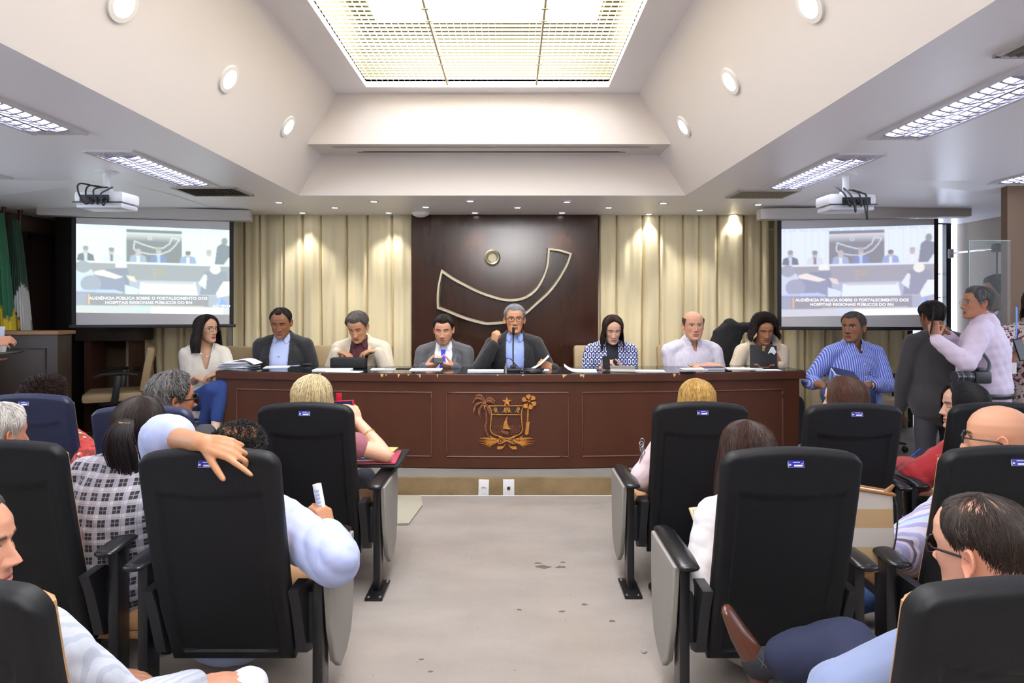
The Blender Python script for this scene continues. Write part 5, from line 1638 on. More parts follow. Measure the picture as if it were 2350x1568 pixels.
        if legs and (bottom or bottom_mat):
            g = MB()
            pts = [s.spine(-.12)[0], s.spine(0)[0], s.spine(.12)[0]]
            g.tube([s.spine(t)[0] for t in (-.14, -.05, .05, .10)], [(s.spine(t, .004)[1], s.spine(t, .004)[2]) for t in (-.14, -.05, .05, .10)], 20, xdir=tuple(s.B @ V((1, 0, 0))))
            for k in s.leg:
                h0, kn, an = s.leg[k]; g.limb([h0, h0.lerp(kn, .5), kn, kn.lerp(an, .5), an.lerp(kn, hemk)], [.092 * sc * legk, .082 * sc * legk, .066 * sc * legk, .060 * sc * legk, .052 * sc * legk], 14)
            s.cloth(bottomname, g, bottom_mat or mat('cloth_' + bottom[1:], bottom, .85, bump=(150, .2)), .004, voxel=.010)
            for k in s.leg:
                h0, kn, an = s.leg[k]; Y = Rz(s.yaw); sc = s.sc * shoek
                fd = (footdir or {}).get(k); fd = V(fd).normalized() if fd is not None else Y @ V((0, 1, -.12))
                g = MB(); up = (kn - an).normalized(); up = (up - fd * up.dot(fd)).normalized(); wd = fd.cross(up)
                a0 = an - up * .035 * sc - fd * .05 * sc
                g.limb([a0, a0 + fd * .07 * sc + up * .01 * sc, a0 + fd * .15 * sc - up * .008 * sc, a0 + fd * .225 * sc - up * .018 * sc], [(.032 * sc, .034 * sc), (.037 * sc, .042 * sc), (.042 * sc, .030 * sc), (.030 * sc, .018 * sc)], 14, xdir=tuple(wd))
                g.tube([an, a0 + fd * .06 * sc + up * .02 * sc], [.036 * sc, .04 * sc], 12)
                me2 = remesh(g, .006, 4); s.part('shoe', me2, shoe or SHOEM)
        if collar: s.collar(collar)
        # ---- hair
        if s.hairspec:
            hm = hair_mesh(s.hd, s.hairspec, T, s.seed)
            s.hair = hm.build('hair', HAIRM, s.ob, col=True, fixn=False)
        return s
    def part(s, name, me, m, parent=None):
        setverts(me, mverts(me) - np.array(s.base, dtype=np.float32))
        return link(name, me, m, parent or s.ob)
    def cloth(s, name, g, m, amp, cut=None, voxel=.009):
        me = remesh(g, voxel, 7)
        if amp: wrinkle(me, amp * s.sc, s.seed + len(name), s.sc)
        if cut:
            p = mverts(me); Bi = np.array(s.B.transposed()); q = (p - np.array(s.hip)) @ Bi.T / s.sc
            cuts = cut if isinstance(cut[0][0], (tuple, list)) else [cut]
            kill = np.zeros(len(p), bool)
            for poly in cuts: kill |= pip(poly, q[:, 0], q[:, 2]) & (q[:, 1] > .0)
            bm = bmesh.new(); bm.from_mesh(me); bm.verts.ensure_lookup_table()
            bmesh.ops.delete(bm, geom=[bm.verts[i] for i in np.nonzero(kill)[0]], context='VERTS')
            bd = [v for v in bm.verts if v.is_boundary]
            for _ in range(14): bmesh.ops.smooth_vert(bm, verts=bd, factor=.5, use_axis_x=True, use_axis_y=True, use_axis_z=True)
            bm.to_mesh(me); bm.free()
        s.garm[name] = bvh_of(me)
        return s.part(name, me, m)
    # local body coordinates (x right, z up from the hip, metres of an average body) -> world on a garment
    def patch(s, name, m, poly, on='jacket', off=.004, th=.003, step=.018, parent=None, back=False, smooth_d=2):
        vs, fs = fill2d(poly, step); Bm = s.B; b = s.garm[on]
        sg = -1 if back else 1; dr = Bm @ V((0, -sg, 0)); dep = []
        for v in vs:
            o_ = s.hip + Bm @ V((v[0], sg * .6, v[1])) * s.sc
            hit = b.ray_cast(o_, dr)
            if hit[0] is None: hit = b.find_nearest(o_ + dr * .5 * s.sc)
            dep.append((hit[0] - o_).dot(dr))
        adj = [set() for _ in vs]
        for f in fs:
            for i in range(len(f)): adj[f[i]].add(f[(i + 1) % len(f)]); adj[f[(i + 1) % len(f)]].add(f[i])
        for _ in range(smooth_d): dep = [.5 * d_ + .5 * sum(dep[j] for j in a) / len(a) if a else d_ for d_, a in zip(dep, adj)]
        fr = []; bk = []
        for v, d_ in zip(vs, dep):
            o_ = s.hip + Bm @ V((v[0], sg * .6, v[1])) * s.sc
            fr.append(o_ + dr * (d_ - (off + th) * s.sc)); bk.append(o_ + dr * (d_ - off * s.sc + .004))
        k = len(vs); F2 = [tuple(f) for f in fs] + [tuple(i + k for i in reversed(f)) for f in fs]
        ec = {}
        for f in fs:
            for i in range(len(f)):
                e = (f[i], f[(i + 1) % len(f)]); ec[e] = 1
        for (a, c) in list(ec):
            if (c, a) not in ec: F2.append((a, c, c + k, a + k))
        g = MB(); g.add(fr + bk, F2)
        return g.build(name, m, parent or s.ob)
    def collar(s, m, h=.036, r=.064, gap=.35, tips=True, on=None, name='collar', drop=.052, fold=True):
        g = MB(); n = 40; vs = []; fs = []
        up = (s.B @ V((0, .12, 1))).normalized()
        c0 = s.nb + s.B @ V((0, .006, -.006)) * s.sc
        rows = [(0.0, -.012), (.0, h * .5), (.002, h), (.006, h), (.013, h * .45), (.020, -.008)] if fold else [(0, -.01), (0, h), (.004, h), (.005, -.01)]
        for i in range(n + 1):
            a = gap + (2 * math.pi - 2 * gap) * i / n
            fk = math.exp(-((min(a - gap, 2 * math.pi - gap - a)) / .5) ** 2)
            for (dr_, z) in rows:
                rr = (r + dr_ + .004) * s.sc; zz = z - fk * (.02 if z > 0 else .028)
                vs.append(c0 + s.B @ (V((math.sin(a) * rr, math.cos(a) * rr * .98, 0))) + up * zz * s.sc)
        R_ = len(rows)
        for i in range(n):
            for k in range(R_ - 1): fs.append((i * R_ + k, (i + 1) * R_ + k, (i + 1) * R_ + k + 1, i * R_ + k + 1))
        fs.append(tuple(range(R_))); fs.append(tuple(range(n * R_ + R_ - 1, n * R_ - 1, -1)))
        if tips:
            for sg in (-1, 1):
                a = gap * sg; p0 = c0 + s.B @ V((math.sin(a) * (r + .010), math.cos(a) * (r + .010), 0)) * s.sc + up * (h - .022) * s.sc
                p1 = c0 + s.B @ V((math.sin(a * 2.6) * (r + .020), math.cos(a * 2.6) * (r + .020), 0)) * s.sc + up * (h - .03) * s.sc
                tip = c0 + s.B @ V((sg * .046, r + .014, -drop + .016)) * s.sc
                q = c0 + s.B @ V((sg * .07, r * .75, -.012)) * s.sc
                nn = s.B @ V((0, 1, .25)) * .004 * s.sc
                o_ = len(vs); vs += [p0, p1, q, tip, p0 + nn, p1 + nn, q + nn, tip + nn]
                fs += [tuple(o_ + i for i in f) for f in ((0, 1, 2, 3), (7, 6, 5, 4), (0, 4, 5, 1), (1, 5, 6, 2), (2, 6, 7, 3), (3, 7, 4, 0))]
        g.add(vs, fs); return g.build(name, m, s.ob)
    def glasses(s, c='#1a1614', lens=None, w=.023, h=.017, r=.0016, m=None, full=True):
        T = s.T; fm = m or mat('spectacle_frame_' + c[1:], c, .3); g = MB()
        for sg in (-1, 1):
            cx = sg * .0325; loop = []
            for k in range(20):
                a = 2 * math.pi * k / 20; ca, sa = math.cos(a), math.sin(a); e = .72
                loop.append(T((cx + w * math.copysign(abs(ca) ** e, ca), .1005 - .10 * (abs(cx + w * ca)) ** 2 * 10 * .9, .004 + h * math.copysign(abs(sa) ** e, sa))))
            g.tube(loop, r * s.sc, 6, closed=True)
            g.tube([T((sg * (.0325 + w), .092, .010)), T((sg * .078, .070, .010)), T((sg * .081, .0, .006)), T((sg * .079, -.018, -.006))], r * s.sc, 6)
            if lens:
                q = MB(); q.add([T((cx + w * .95 * math.cos(a), .0995 - 9 * .10 * (abs(cx + w * math.cos(a))) ** 2, .004 + h * .95 * math.sin(a))) for a in [k * .314 for k in range(20)]], [tuple(range(20))])
                s._lens = q
        g.tube([T((-.010, .103, .007)), T((0, .106, .009)), T((.010, .103, .007))], r * s.sc, 6)
        fr = g.build('spectacles', fm, s.ob)
        if lens:
            q = MB()
            for sg in (-1, 1):
                cx = sg * .0325
                q = MB(); q.add([T((cx + w * .97 * math.cos(a), .0995 - .9 * (abs(cx + w * math.cos(a))) ** 2, .004 + h * .97 * math.sin(a))) for a in [k * .314159 for k in range(20)]], [tuple(range(20))])
                q.build('lens', lens, fr)
        return fr
    def watch(s, k, m=None):
        a, e, w, d, n = s.arm[k]; u = (w - e).normalized(); c = w - u * .012 * s.sc; g = MB()
        x = V(d).cross(V(n)).normalized(); y = u.cross(x).normalized()
        g.tube([c + (x * math.cos(q) * .033 + y * math.sin(q) * .028) * s.sc for q in [i * .42 for i in range(15)]], [(.004 * s.sc, .009 * s.sc)] * 15, 6, closed=True, xdir=tuple(u))
        ww = g.build('watch', m or STEEL, s.ob)
        g = MB(); b = -V(n).normalized(); g.cyl(c + b * .026 * s.sc, c + b * .036 * s.sc, .017 * s.sc, 16); g.build('watch_face', m or STEEL, ww)
    def buttons(s, zs, x=0.0, on='shirt', m=None, off=.006):
        for z in zs:
            o_ = s.hip + s.B @ V((x, .6, z)) * s.sc; hit = s.garm[on].ray_cast(o_, s.B @ V((0, -1, 0)))
            if hit[0] is None: continue
            g = MB(); nn = s.B @ V((0, 1, 0)); g.cyl(hit[0] + nn * off * .3, hit[0] + nn * off, .0055 * s.sc, 10); g.build('button', m or PAPER, s.ob)
SKIN = mat('skin', '#c48e6c', .5, attr=True, spec=.35, bump=(250, .05))
SKIN.node_tree.nodes['Principled BSDF'].inputs['Subsurface Weight'].default_value = .08
SKIN.node_tree.nodes['Principled BSDF'].inputs['Subsurface Radius'].default_value = (.01, .004, .002)
def cl(c, rough=.85, b=(320, .07), **k): return mat('cloth_' + c[1:], c, rough, bump=b, sheen=.15, **k)
# ================================================================= THE PANEL BEHIND THE DESK
PI = math.pi
def lapel(p, m, x0=.062, z0=.50, x1=.075, z1=.28, w=.05):
    for sg in (-1, 1):
        poly = [(sg * x0 * .95, z0), (sg * (x0 + w * .9), z0 - .035), (sg * (x0 + w * 1.25), z0 - .10), (sg * (x0 + w * .95), z0 - .115), (sg * (x0 + w * 1.2), z0 - .135), (sg * (x1 + .012), z1), (sg * (x1 - .006), z1 + .02), (sg * (x0 - .004), z0 - .1)]
        p.patch('lapel', m, poly, 'jacket', .003, .007)
LAP = dict(step=.02)
# 1 woman in white, left of the desk
p = Person('woman in a white blouse and jeans with long dark hair, seated left of the desk', P(474, 757, 5.3), yaw=PI + .55, lean=-.02, sc=.98, head=(.62, -.02, 0), skin='#c79c80', seed=1,
           hd=dict(jaw=.90, nose=.95, eyes='open', gaze=.004, lips='#a8505a', browc='#2a1c18', cheek=1.1), girth=.95, sw=.84, floor=PL,
           hair=dict(line='long', c1='#14100f', c2='#2b211d', len=.20, thick=.016, strands=1300, full=.5, open=62, flare=.10, wave=.004, rough=.003, sw=.0022, fly=.006, lenback=.1, puff=.012))
p.set_arm('R', P(452, 866, 5.12), (-.3, .5, -.8), d=(.9, -.2, -.25), n=(0, .3, -1), pose='relaxed')
p.set_arm('L', P(497, 858, 5.08), (.3, .5, -.8), d=(-.9, -.1, -.3), n=(0, .3, -1), **HK['hold'])
p.finish(top=cl('#d6d0c6', .8), sleeve=.42, sleeve_ease=.008, neckline=[(-.062, .56), (.062, .56), (.004, .31), (-.004, .31)], bottom_mat=mat('denim_blue', '#27407e', .85, bump=(300, .12)), topname='blouse', amp=.006, ease=.010,
         knees={'R': P(488, 893, 4.98), 'L': P(512, 885, 5.02)}, ankles={'R': P(468, 985, 5.16), 'L': P(497, 962, 4.98)}, shoe=mat('shoe_nude', '#cfae98', .4), footdir={'L': (.3, -.8, -.6), 'R': (.2, -.9, -.2)})
p.glasses('#2b2a2e', w=.022, h=.017)
m = MB(); q = [p.nb + p.B @ V((math.sin(a) * .075, .045 + math.cos(a) * .05 + .03 * (math.cos(a) > 0), .02 - .11 * max(0, math.cos(a)) ** 2)) for a in [i * .314 for i in range(20)]]
m.tube(q, .0018, 5, closed=True); m.build('necklace', CHROME, p.ob)
# 2 black jacket, open light blue shirt
def suit(p, jk, sh, V_, lap=True, **k):
    p.finish(top=jk, inner=sh, topname='jacket', vcut=V_, collar=sh, amp=.0035, sleeve_ease=.016, ease=.024, **k)
    if lap: lapel(p, jk)
OPENV = [(-.056, .56), (.056, .56), (.07, .42), (.062, .2), (.056, -.14), (-.056, -.14), (-.062, .2), (-.07, .42)]
DEEPV = [(-.058, .56), (.058, .56), (.068, .44), (.055, .22), (.006, .06), (-.006, .06), (-.055, .22), (-.068, .44)]
p = Person('man in a black jacket over an open pale blue shirt, head bowed', P(645, 741, 5.42), yaw=PI + .08, lean=.06, sc=1.06, head=(.02, .34, .0), skin='#8f6046', seed=2,
           hd=dict(fat=1.2, jaw=1.06, nose=1.15, eyes='down', lips='#7a4a40', wide=1.03, browc='#1a1210'), girth=1.18, sw=1.06, floor=PL,
           hair=dict(line='receding', c1='#15110f', c2='#2a2422', thick=.008, strands=900, full=.25, sw=.0014, rough=.001))
SHB = cl('#aebbe0')
p.set_arm('R', P(612, 866, 5.22), (-.3, .5, -.8), d=(.5, -.8, -.2), n=(0, 0, -1)); p.set_arm('L', P(690, 868, 5.22), (.3, .5, -.8), d=(-.5, -.8, -.2), n=(0, 0, -1))
suit(p, cl('#17181d'), SHB, OPENV); p.buttons((.36, .25, .14), m=mat('button_dark', '#30405c', .4))
# 3 cream jacket
p = Person('man in a cream jacket and maroon shirt, head bowed over a black bag', P(821, 751, 5.38), yaw=PI + .02, lean=.16, sc=1.06, head=(-.1, .48, .03), skin='#b98765', seed=3,
           hd=dict(nose=1.15, eyes='down', lips='#94604e', jaw=.97, browc='#3a302a'), girth=1.05, sw=1.04, floor=PL,
           hair=dict(line='short', c1='#3e3733', c2='#7d7772', thick=.017, strands=1000, full=.3, rough=.003, sw=.0016, fly=.004))
p.set_arm('R', P(772, 808, 5.32), (-.3, .5, -.8), d=(.9, -.2, -.1), n=(0, .1, -1), pose='type'); p.set_arm('L', P(868, 806, 5.32), (.3, .5, -.8), d=(-.95, -.25, .0), n=(0, .1, -1), pose='type')
MAR = cl('#4a1f2a')
suit(p, cl('#c3b8a4', .9), MAR, OPENV); p.watch('L', BLACKM); p.buttons((.38, .28), m=mat('button_dark', '#30405c', .4))
# 4 grey suit, blue tie
p = Person('bearded man in a grey suit with a bright blue tie, looking down at a phone', P(1018, 757, 5.4), yaw=PI - .02, lean=.10, sc=1.04, head=(0, .26, 0), skin='#c99478', seed=4,
           hd=dict(fat=1.25, jaw=1.08, eyes='down', lips='#b0665e', browc='#1c1412', beard=('#241a16', .85, 'goatee')), girth=1.15, sw=1.06, floor=PL,
           hair=dict(line='short', c1='#17120f', c2='#2a221e', thick=.014, strands=900, full=.3, sw=.0015, rough=.002))
p.set_arm('R', P(975, 842, 5.2), (-.3, .5, -.8), d=(.95, -.15, .15), n=(.1, .5, .6), **HK['hold']); p.set_arm('L', P(1043, 842, 5.2), (.3, .5, -.8), d=(-.95, -.15, .15), n=(-.1, .5, .6), **HK['hold'])
WSH = cl('#e6e6ea'); GS = cl('#4a4a4e', .85)
suit(p, GS, WSH, DEEPV)
BT = mat('tie_blue', '#2330d0', .5, bump=(200, .2))
p.patch('tie', BT, [(-.022, .475), (.022, .475), (.017, .435), (.044, .20), (.040, .02), (-.040, .02), (-.044, .20), (-.017, .435)], 'shirt', .003, .006)
# 5 speaker
p = Person('grey-haired man in glasses speaking into the microphone with one fist raised', P(1181, 734, 5.45), yaw=PI + .04, lean=.03, sc=1.06, head=(.0, .0, .0), skin='#bd8763', seed=5,
           hd=dict(nose=1.1, eyes='open', gaze=-.001, lips='#a06a58', jaw=1.02, browc='#4a3c34', mouth_open=1, earout=1.3), girth=1.05, sw=1.03, floor=PL,
           hair=dict(line='short', c1='#66666b', c2='#9c9ca2', thick=.014, strands=1100, full=.28, sw=.0014, rough=.0015, ))
p.set_arm('R', P(1134, 790, 5.28), (-.6, .2, -1), d=(.12, -.15, 1), n=(.55, .75, .1), **HK['fist'])
p.set_arm('L', P(1272, 846, 5.18), (.3, .5, -.8), d=(-.75, -.25, .35), n=(-.4, .5, -.3), **HK['hold'])
SHB2 = cl('#93a6dc')
suit(p, cl('#17171b'), SHB2, OPENV); p.glasses('#1c1a1a', w=.024, h=.0175, r=.002); p.buttons((.38, .27, .16, .05)); p.watch('L')
a, e, w, d, n = p.arm['R']; u = (w - e).normalized(); m = MB(); m.tube([w - u * .055, w - u * .01], [.040, .036], 14, cap=False); m.build('cuff', SHB2, p.ob)
# 6 woman, patterned jacket
p = Person('woman with long dark hair in a blue and white patterned jacket', P(1406, 757, 5.4), yaw=PI + .03, lean=.14, sc=1.0, head=(-.02, .34, 0), skin='#cfa48c', seed=6,
           hd=dict(jaw=.90, nose=.92, eyes='down', lips='#b0706a', browc='#3a2a24', fat=1.15), floor=PL, girth=1.02,
           hair=dict(line='long', c1='#1c1310', c2='#3e261b', len=.21, thick=.014, strands=1300, full=.5, open=50, flare=.06, sw=.002, rough=.001, puff=.006))
p.set_arm('R', P(1372, 852, 5.2), (-.3, .5, -.8), d=(.9, -.2, .25), n=(0, .5, .6), **HK['hold']); p.set_arm('L', P(1432, 852, 5.2), (.3, .5, -.8), d=(-.9, -.2, .2), n=(0, .5, .6), **HK['hold'])
LINKS = pattern('links_cloth', 'links', ['#2a3f8c', '#e6e8f2', '#15204e'], 30)
p.finish(top=LINKS, inner=cl('#1a1c26'), topname='jacket', vcut=[(-.05, .56), (.05, .56), (.045, .4), (.03, .1), (-.01, .1), (-.03, .4)], amp=.004, ease=.022, sleeve_ease=.016)
# 7 balding man
p = Person('balding man in a pale pinstriped shirt with clasped hands and a steel watch', P(1591, 748, 5.4), yaw=PI + .02, lean=.05, sc=1.08, head=(-.06, .04, 0), skin='#c8967c', seed=7,
           hd=dict(fat=1.25, jaw=1.06, eyes='open', lips='#a86a60', browk=.5, browc='#5a463a', wide=1.02), girth=1.2, sw=1.06, floor=PL,
           hair=dict(line='ring', c1='#3c332e', c2='#6a605a', thick=.007, strands=700, full=.3, sw=.0014, ztop=.07, ztop_tab=[(0, .055), (70, .060), (110, .070), (180, .062)]))
p.set_arm('R', P(1588, 844, 5.18), (-.3, .5, -.8), d=(.95, -.12, .12), n=(.1, .4, -.7), **HK['hold']); p.set_arm('L', P(1652, 842, 5.16), (.3, .5, -.8), d=(-.95, -.12, .12), n=(-.1, .5, -.6), **HK['hold'])
PIN = pattern('pinstripe_pale', 'stripes', ['#cdc8d4', '#b9b3c6'], 90)
p.finish(top=PIN, sleeve={'R': .82, 'L': .85}, collar=PIN, neckline=[(-.03, .56), (.03, .56), (.0, .44)], amp=.006, ease=.022); p.watch('R'); p.buttons((.38, .29, .2, .1))
# 8 crochet top
p = Person('woman with a curly dark bob in a cream crochet top, reading behind a black folder', P(1754, 757, 5.42), yaw=PI, lean=.12, sc=1.0, head=(-.12, .36, .05), skin='#a87454', seed=8,
           hd=dict(jaw=.92, eyes='down', lips='#8a4f48', browc='#1e1512'), floor=PL,
           hair=dict(line='long', c1='#15110f', c2='#33261f', len=.085, thick=.026, strands=1700, full=.45, open=54, flare=.35, wave=.006, rough=.006, curl=.010, cfreq=9, sw=.0022, fly=.014))
p.set_arm('R', P(1706, 852, 5.2), (-.3, .5, -.8), d=(.9, -.3, .1), n=(0, .3, -1)); p.set_arm('L', P(1790, 838, 5.18), (.3, .5, -.8), d=(-.5, .1, .8), n=(-.3, .9, .2), **HK['hold'])
p.finish(top=pattern('crochet', 'net', ['#d0c2ac', '#a58a72'], 65), neckline=[(-.085, .56), (.085, .56), (.05, .43), (-.05, .43)], topname='crochet_top', amp=.004, ease=.014)
# 9 man in blue stripes at the right end
p = Person('man with a grey moustache in a blue striped shirt, seated right of the desk', P(1958, 752, 5.08), yaw=PI + .06, lean=-.02, sc=1.03, head=(-1.0, .02, 0), skin='#8a5d42', seed=9,
           hd=dict(nose=1.15, eyes='open', jaw=1.04, lips='#7a4c3e', browc='#1a1412', beard=('#77726e', .9, 'moustache')), girth=1.14, sw=1.10, floor=PL,
           hair=dict(line='short', c1='#2e2926', c2='#77736f', thick=.010, strands=1000, full=.22, sw=.0014, rough=.001))
p.set_arm('R', P(1890, 886, 4.86), (-.35, .6, -.5), d=(-.05, -.15, -1), n=(.9, .2, 0), pose='relaxed'); p.set_arm('L', P(1992, 884, 4.86), (1, .4, -.3), d=(-.75, -.35, -.45), n=(-.3, .2, -.9), pose='relaxed')
BST = pattern('blue_stripe', 'stripes', ['#4b62c4', '#b9c2ec'], 62)
p.finish(top=BST, sleeve={'R': .72, 'L': .80}, collar=BST, neckline=[(-.03, .56), (.03, .56), (.0, .43)], bottom_mat=mat('denim_mid', '#2d4470', .85, bump=(260, .3)), amp=.006, ease=.024, hem=-.05,
         knees={'R': P(1905, 905, 4.68), 'L': P(1985, 905, 4.7)}, ankles={'R': P(1925, 1030, 4.8), 'L': P(2005, 1030, 4.8)})
p.watch('L'); p.buttons((.36, .26, .16))
m = MB(); o = p.hip + p.B @ V((-.03, .19, .33)) * p.sc
m.tube([o + V((.0, 0, .0)), o + V((-.03, -.01, -.05)), o + V((.01, -.012, -.07))], .0018, 6)
for k in (-.02, .016): m.tube([o + V((k + .015 * math.cos(a), -.014, -.06 + .011 * math.sin(a) - k)) for a in [i * .52 for i in range(12)]], .0014, 5, closed=True)
m.build('hanging_spectacles', BLACKM, p.ob)
# ================================================================= STANDING PEOPLE AND THE WAITER
p = Person('man in a dark charcoal suit standing with his back turned, under the right screen', P(2139, 727, 4.32), yaw=-.02, lean=.03, sc=.90, head=(.0, .28, 0), skin='#7d523c', seed=20, stand=True, floor=0, girth=1.02, sw=1.06,
           hd=dict(fat=1.2, nk=1.1), hair=dict(line='short', c1='#120f0e', c2='#241f1d', thick=.010, strands=1100, full=.25, sw=.0014, rough=.001, scalp=.9))
for k, g in (('R', 1), ('L', -1)): p.set_arm(k, p.sh[k] + V((g * .03, .10, -.47)), (g * .8, -.5, 0), d=(-g * .4, .5, -.8), n=(-g, 0, 0))
CHS = cl('#302e31', .9)
p.finish(top=CHS, topname='jacket', hem=-.09, bottom='#3a3a40', amp=.003, ease=.026, sleeve_ease=.018, hemflare=.1, collar=None)
m = MB(); c = p.nb + p.B @ V((0, -.004, .0)); q = [c + p.B @ V((math.sin(a) * .064, math.cos(a) * .062, .012 + (-.02 if math.cos(a) > 0 else .018))) * p.sc for a in [i * .314 for i in range(20)]]
m.tube(q, [(.008, .016)] * 20, 8, closed=True, xdir=(0, 0, 1)); m.build('collar', CHS, p.ob)
# pink shirt, holding up a phone
p = Person('grey-haired man in a pale pink shirt holding up a phone, camera at his hip', P(2243, 697, 4.0), yaw=.80, lean=-.02, sc=.865, head=(.55, -.02, 0), skin='#b07a60', seed=21, stand=True, floor=0, girth=1.18, sw=1.06,
           hd=dict(nose=1.1, eyes='open', lips='#90584c', browc='#4a4440'),
           hair=dict(line='short', c1='#3a3839', c2='#7d7b7c', thick=.013, strands=1300, full=.3, sw=.0016, rough=.004, wave=.002, fly=.005, fadek=.2))
p.set_arm('L', P(2147, 778, 3.86), (.0, -.4, -1), d=(-.1, .1, 1), n=(.6, .8, 0), **HK['hold']); p.set_arm('R', P(2178, 772, 3.99), (.2, .6, -1), d=(-.6, .1, .7), n=(-.3, -.3, -.6), **HK['hold'])
PINK = cl('#d3c2d6', .85)
p.finish(top=PINK, collar=PINK, bottom='#1a1d30', hem=-.03, amp=.007, ease=.026, sleeve_ease=.020, hemflare=.02); p.watch('L'); p.glasses('#8a8a90', w=.022, h=.015, r=.0013)
hnd = p.hand['L']
m = MB(); a, b, rr = p.spine(-.045, .03); m.tube([a + p.B @ V((math.sin(q) * b * 1.32, math.cos(q) * rr * 1.05, 0)) for q in [i * .314 for i in range(20)]], [(.016, .004)] * 20, 8, closed=True, xdir=(0, 0, 1)); m.build('belt', mat('belt_black', '#141216', .4), p.ob)
def phone(c, u, v, n, label, col='#15151a', w=.07, h=.145, lit=None, case=None, g=None):
    """Slab phone: u along its width, v along its height."""
    c = V(c); u = V(u).normalized(); v = V(v); v = (v - u * v.dot(u)).normalized(); n_ = u.cross(v); R = Matrix((u, v, n_)).transposed()
    t = thing('phone', label, 'phone', c, group=g)
    m = MB(); m.box(c, (w, h, .009), R, bev=.004); m.build('body', case or mat('phone_' + col[1:], col, .55, spec=.2), t)
    m = MB(); m.box(c + n_ * .0048, (w * .9, h * .88, .001), R); m.build('screen', lit or mat('phone_glass', '#0a0a10', .25, spec=.3), t)
    return t
phone(P(2139, 741, 3.86), (.55, .8, 0), (.1, -.1, 1), 0, 'slim dark phone held upright by the man in the pink shirt')
# camera hanging at his hip
c = P(2232, 866, 3.76); t = thing('camera', 'black photo camera with a zoom lens hanging at the hip of the man in pink', 'camera', c)
m = MB(); m.box(c + V((.045, 0, .0)), (.10, .07, .075), bev=.012); m.box(c + V((.045, 0, .045)), (.045, .05, .03), bev=.01); m.build('body', BLACKP, t)
m = MB(); m.tube([c + V((-.01, 0, 0)), c + V((-.05, 0, .002)), c + V((-.052, 0, .002)), c + V((-.115, 0, .004))], [.034, .034, .030, .031], 18, cap=False); m.build('lens', mat('lens_black', '#26262b', .3), t)
for k in (-.03, -.075, -.105): m = MB(); m.cyl(c + V((k, 0, .003)), c + V((k - .008, 0, .003)), .0355, 18); m.build('lens_ring', mat('lens_ring', '#5c5c62', .3, metal=.6), t)
m = MB(); m.tube(catmull([c + V((.09, 0, .03)), c + V((.12, .03, .10)), c + V((.05, .12, .25))], 6), [(.012, .002)] * 13, 6); m.build('strap', BLACKP, t)
# man behind the glass
p = Person('man in a grey suit seen through the glass pane, looking left', P(2291, 674, 4.98), yaw=.95, sc=1.19, head=(.25, .08, 0), skin='#8a6450', seed=22, stand=True, floor=PL, girth=1.1,
           hd=dict(nose=1.1, eyes='down'), hair=dict(line='short', c1='#141110', c2='#2a2523', thick=.013, strands=900, full=.3, sw=.0015, rough=.002))
p.finish(top=cl('#4b4a4c', .9), topname='jacket', hem=-.28, bottom='#2b2b30', amp=.003, ease=.026, collar=cl('#d8d8dc'))
t = thing('glass_door', 'clear glass door pane in front of the man in grey by the pillar', 'glass door', (3.62, 4.56, PL))
x0, x1 = (2223 - CX) * 4.56 / F, (2318 - CX) * 4.56 / F
m = MB(); m.box(((x0 + x1) / 2, 4.56, 1.0), (x1 - x0, .01, 1.8)); m.build('pane', mat('door_glass', '#e8ecec', .02, alpha=.05), t)
m = MB(); m.box((x0, 4.56, 1.0), (.006, .012, 1.8)); m.box(((x0 + x1) / 2, 4.56, 1.9), (x1 - x0, .012, .006)); m.build('pane_edge', mat('glass_edge', '#8a9a98', .3), t)
t = thing('closer_rod', 'shiny horizontal rod with a black bracket across the glass by the pillar', 'rod', (4.0, 5.0, 1.8))
a, b = P(2182, 582, 6.0), P(2318, 566, 4.72); m = MB(); m.tube([a, b], .008, 10); m.build('rod', CHROME, t)
c = P(2288, 569, 4.85); m = MB(); m.box(c, (.05, .06, .07), bev=.008); m.tube([c, c - V((0, 0, .25))], .006, 8); m.build('bracket', BLACKP, t)
m = MB(); m.box(a, (.03, .05, .09), bev=.008); m.build('wall_plate', WPLAST, t)
# woman in a flowered blouse at the right edge
p = Person('woman in a white and maroon flowered blouse cut off by the right edge', P(2385, 702, 4.2), yaw=PI - .62, sc=1.0, head=(-.2, .25, 0), skin='#b98468', seed=23, stand=True, floor=0, girth=1.15,
           hd=dict(jaw=.93, eyes='down', lips='#9a4a58'), hair=dict(line='long', c1='#2a1c16', c2='#4a3428', len=.10, thick=.016, strands=700, full=.5, flare=.15))
p.set_arm('R', P(2322, 822, 3.98), (-1, .2, -1), d=(.8, -.2, .45), n=(.1, .6, .8), **HK['hold']); p.set_arm('L', P(2372, 822, 3.95), (1, 0, -1), d=(-.8, -.2, .4), n=(0, .6, .7), **HK['hold'])
FLW = pattern('flower_cloth', 'flowers', ['#ded4cc', '#6a2238', '#efe8e2', '#8c5a62'], 42)
p.finish(top=FLW, topname='blouse', sleeve=.66, bottom='#1e1c38', hem=-.22, amp=.005, ease=.022, hemflare=.08); p.glasses('#3a3436', w=.023)
phone(P(2342, 803, 3.9), (1, .2, .1), (-.1, .25, 1), 0, 'dark phone in the hands of the woman in the flowered blouse')
m = MB(); q = P(2335, 838, 4.0); m.box(q + V((-.03, 0, -.02)), (.045, .006, .075), bev=.002); m.build('badge', WPLAST, p.ob)
m = MB(); m.tube([q + V((-.03, 0, .02)), q + V((.02, .03, .25)), q + V((.06, .08, .38))], [(.006, .0015)] * 3, 6); m.build('lanyard', mat('lanyard_blue', '#6a94d8', .7), p.ob)
